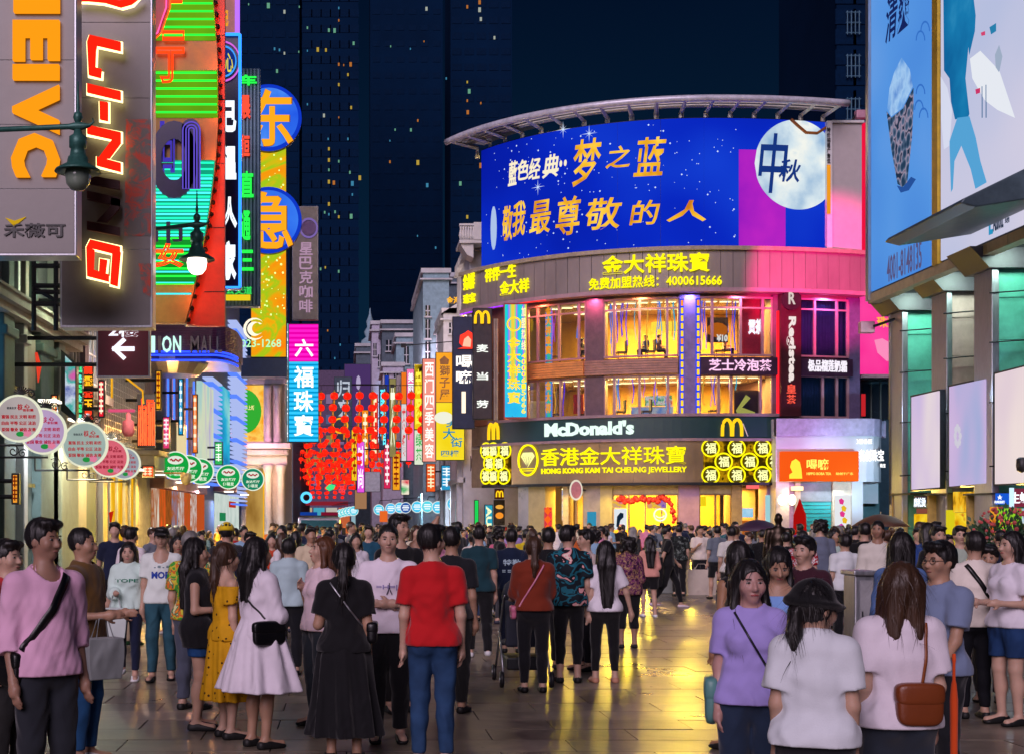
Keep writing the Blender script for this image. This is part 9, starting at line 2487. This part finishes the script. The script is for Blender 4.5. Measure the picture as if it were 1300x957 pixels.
def zone(px,D):
 near='near ' if D<34 else('far ' if D>52 else '')
 for a,nm in((215,'the yellow doors'),(305,'the louvre building'),(366,'the stone columns'),(440,'the police van'),(500,'the red lanterns'),(575,'the arcade'),(645,'the burger screen'),(742,'the marble pier'),(862,'the jewellery window'),(945,'the purple pier'),(990,'the last lit bay'),(1062,'the teal shutter'),(1140,'the white fascia'),(1205,'the first green pier'),(1262,'the brown pier')):
  if px<a:return near,nm
 return near,'the flowering bush'
def crowd(pxa,pxb,Da,Db,n,gap=.62):
 done=tries=0
 while done<n and tries<n*60:
  tries+=1
  D=math.exp(rc.uniform(math.log(Da),math.log(Db)))if rc.random()<.6 else rc.uniform(Da,Db)
  px=rc.uniform(pxa,pxb);x,y=PX(px,D),D
  if any((x-a)**2+(y-b)**2<gap*gap for a,b in placed):continue
  if x<LX(min(D,78))+1.0 or(abs(x-vx)<1.3 and VD-.6<y<VD+5.6)or(D>66 and px>600):continue
  if 30<D<38 and 828<px<876:continue
  k=rc.randrange(len(protos));c0,ms,info=protos[k]
  back=rc.random();rot=rc.gauss(180,30)if back<.58 else(rc.gauss(0,35)if back<.86 else rc.choice((90,-90))+rc.gauss(0,20))
  for _ in range(12):
   tn,tc=rc.choices(TOPS,TW_)[0]
   near,zn=zone(px,D)
   look='with back turned' if 110<rot%360<250 else('facing this way' if rot%360<60 or rot%360>300 else 'side on')
   hr={'short':'short hair','crop':'cropped hair','long':'long hair','pony':'a ponytail','bob':'bobbed hair','bun':'a hair bun','curly':'curly hair'}[c0['hair']]
   lab='%sperson in %s %s, %s, %s, before %s'%(near,tn,GARM[c0['top']]if c0['bottom']!='dress' else 'dress',hr,look.replace('with ',''),zn)
   if lab not in used:break
  used.add(lab)
  c1=dict(c0);c1['tc']=tc;c1['bc']=tc if c0['bottom']=='dress' else rc.choice(BOTS);c1['hc']=rc.choices(['black','brown','grey'],[10,3,1])[0];c1['sc']=rc.choice(('#101010','#e0e0e0','#603020','#303040'))
  o=person(ms,info,c1,x,y,R_(rot),lab)
  s=rc.uniform(.92,1.06);o.scale=(s*rc.uniform(.96,1.06),s,s)
  placed.append((x,y));done+=1
  if D<46 and rc.random()<.22:
   bc_,bn=rc.choice((('#d8d0c4','white paper'),('#b03028','red paper'),('#101014','black'),('#7a5a38','brown paper'),('#2a5a8a','blue'),('#d88aa8','pink'),('#5a7a5a','green cloth')))
   bl='%s bag carried by the %s'%(bn,lab[:lab.rindex(',')].replace(', back turned','').replace(', facing this way','').replace(', side on',''))
   bl=' '.join(bl.split()[:16]).rstrip(',')
   if bl not in used:
    used.add(bl);q_=info['wr'][rc.randrange(2)]
    if q_[2]<.95:carry(bl,world(o,q_*s+V3(0,0,-.08)),(rc.uniform(.24,.34),.12,rc.uniform(.26,.38)),bc_,rot=R_(rot)+rc.uniform(-.5,.5),handle=.14)
crowd(212,366,22,58,30)
crowd(366,470,23,56,22)
crowd(380,640,62,110,38,.75)
crowd(440,640,24,60,34)
crowd(640,780,25,64,32)
crowd(780,985,36.5,66,44)
crowd(915,985,27,36,6)
crowd(985,1140,24,60,34)
crowd(1140,1310,21,36,15)
crowd(100,212,21,27,3)
bpy.data.scenes.remove(_tsc)
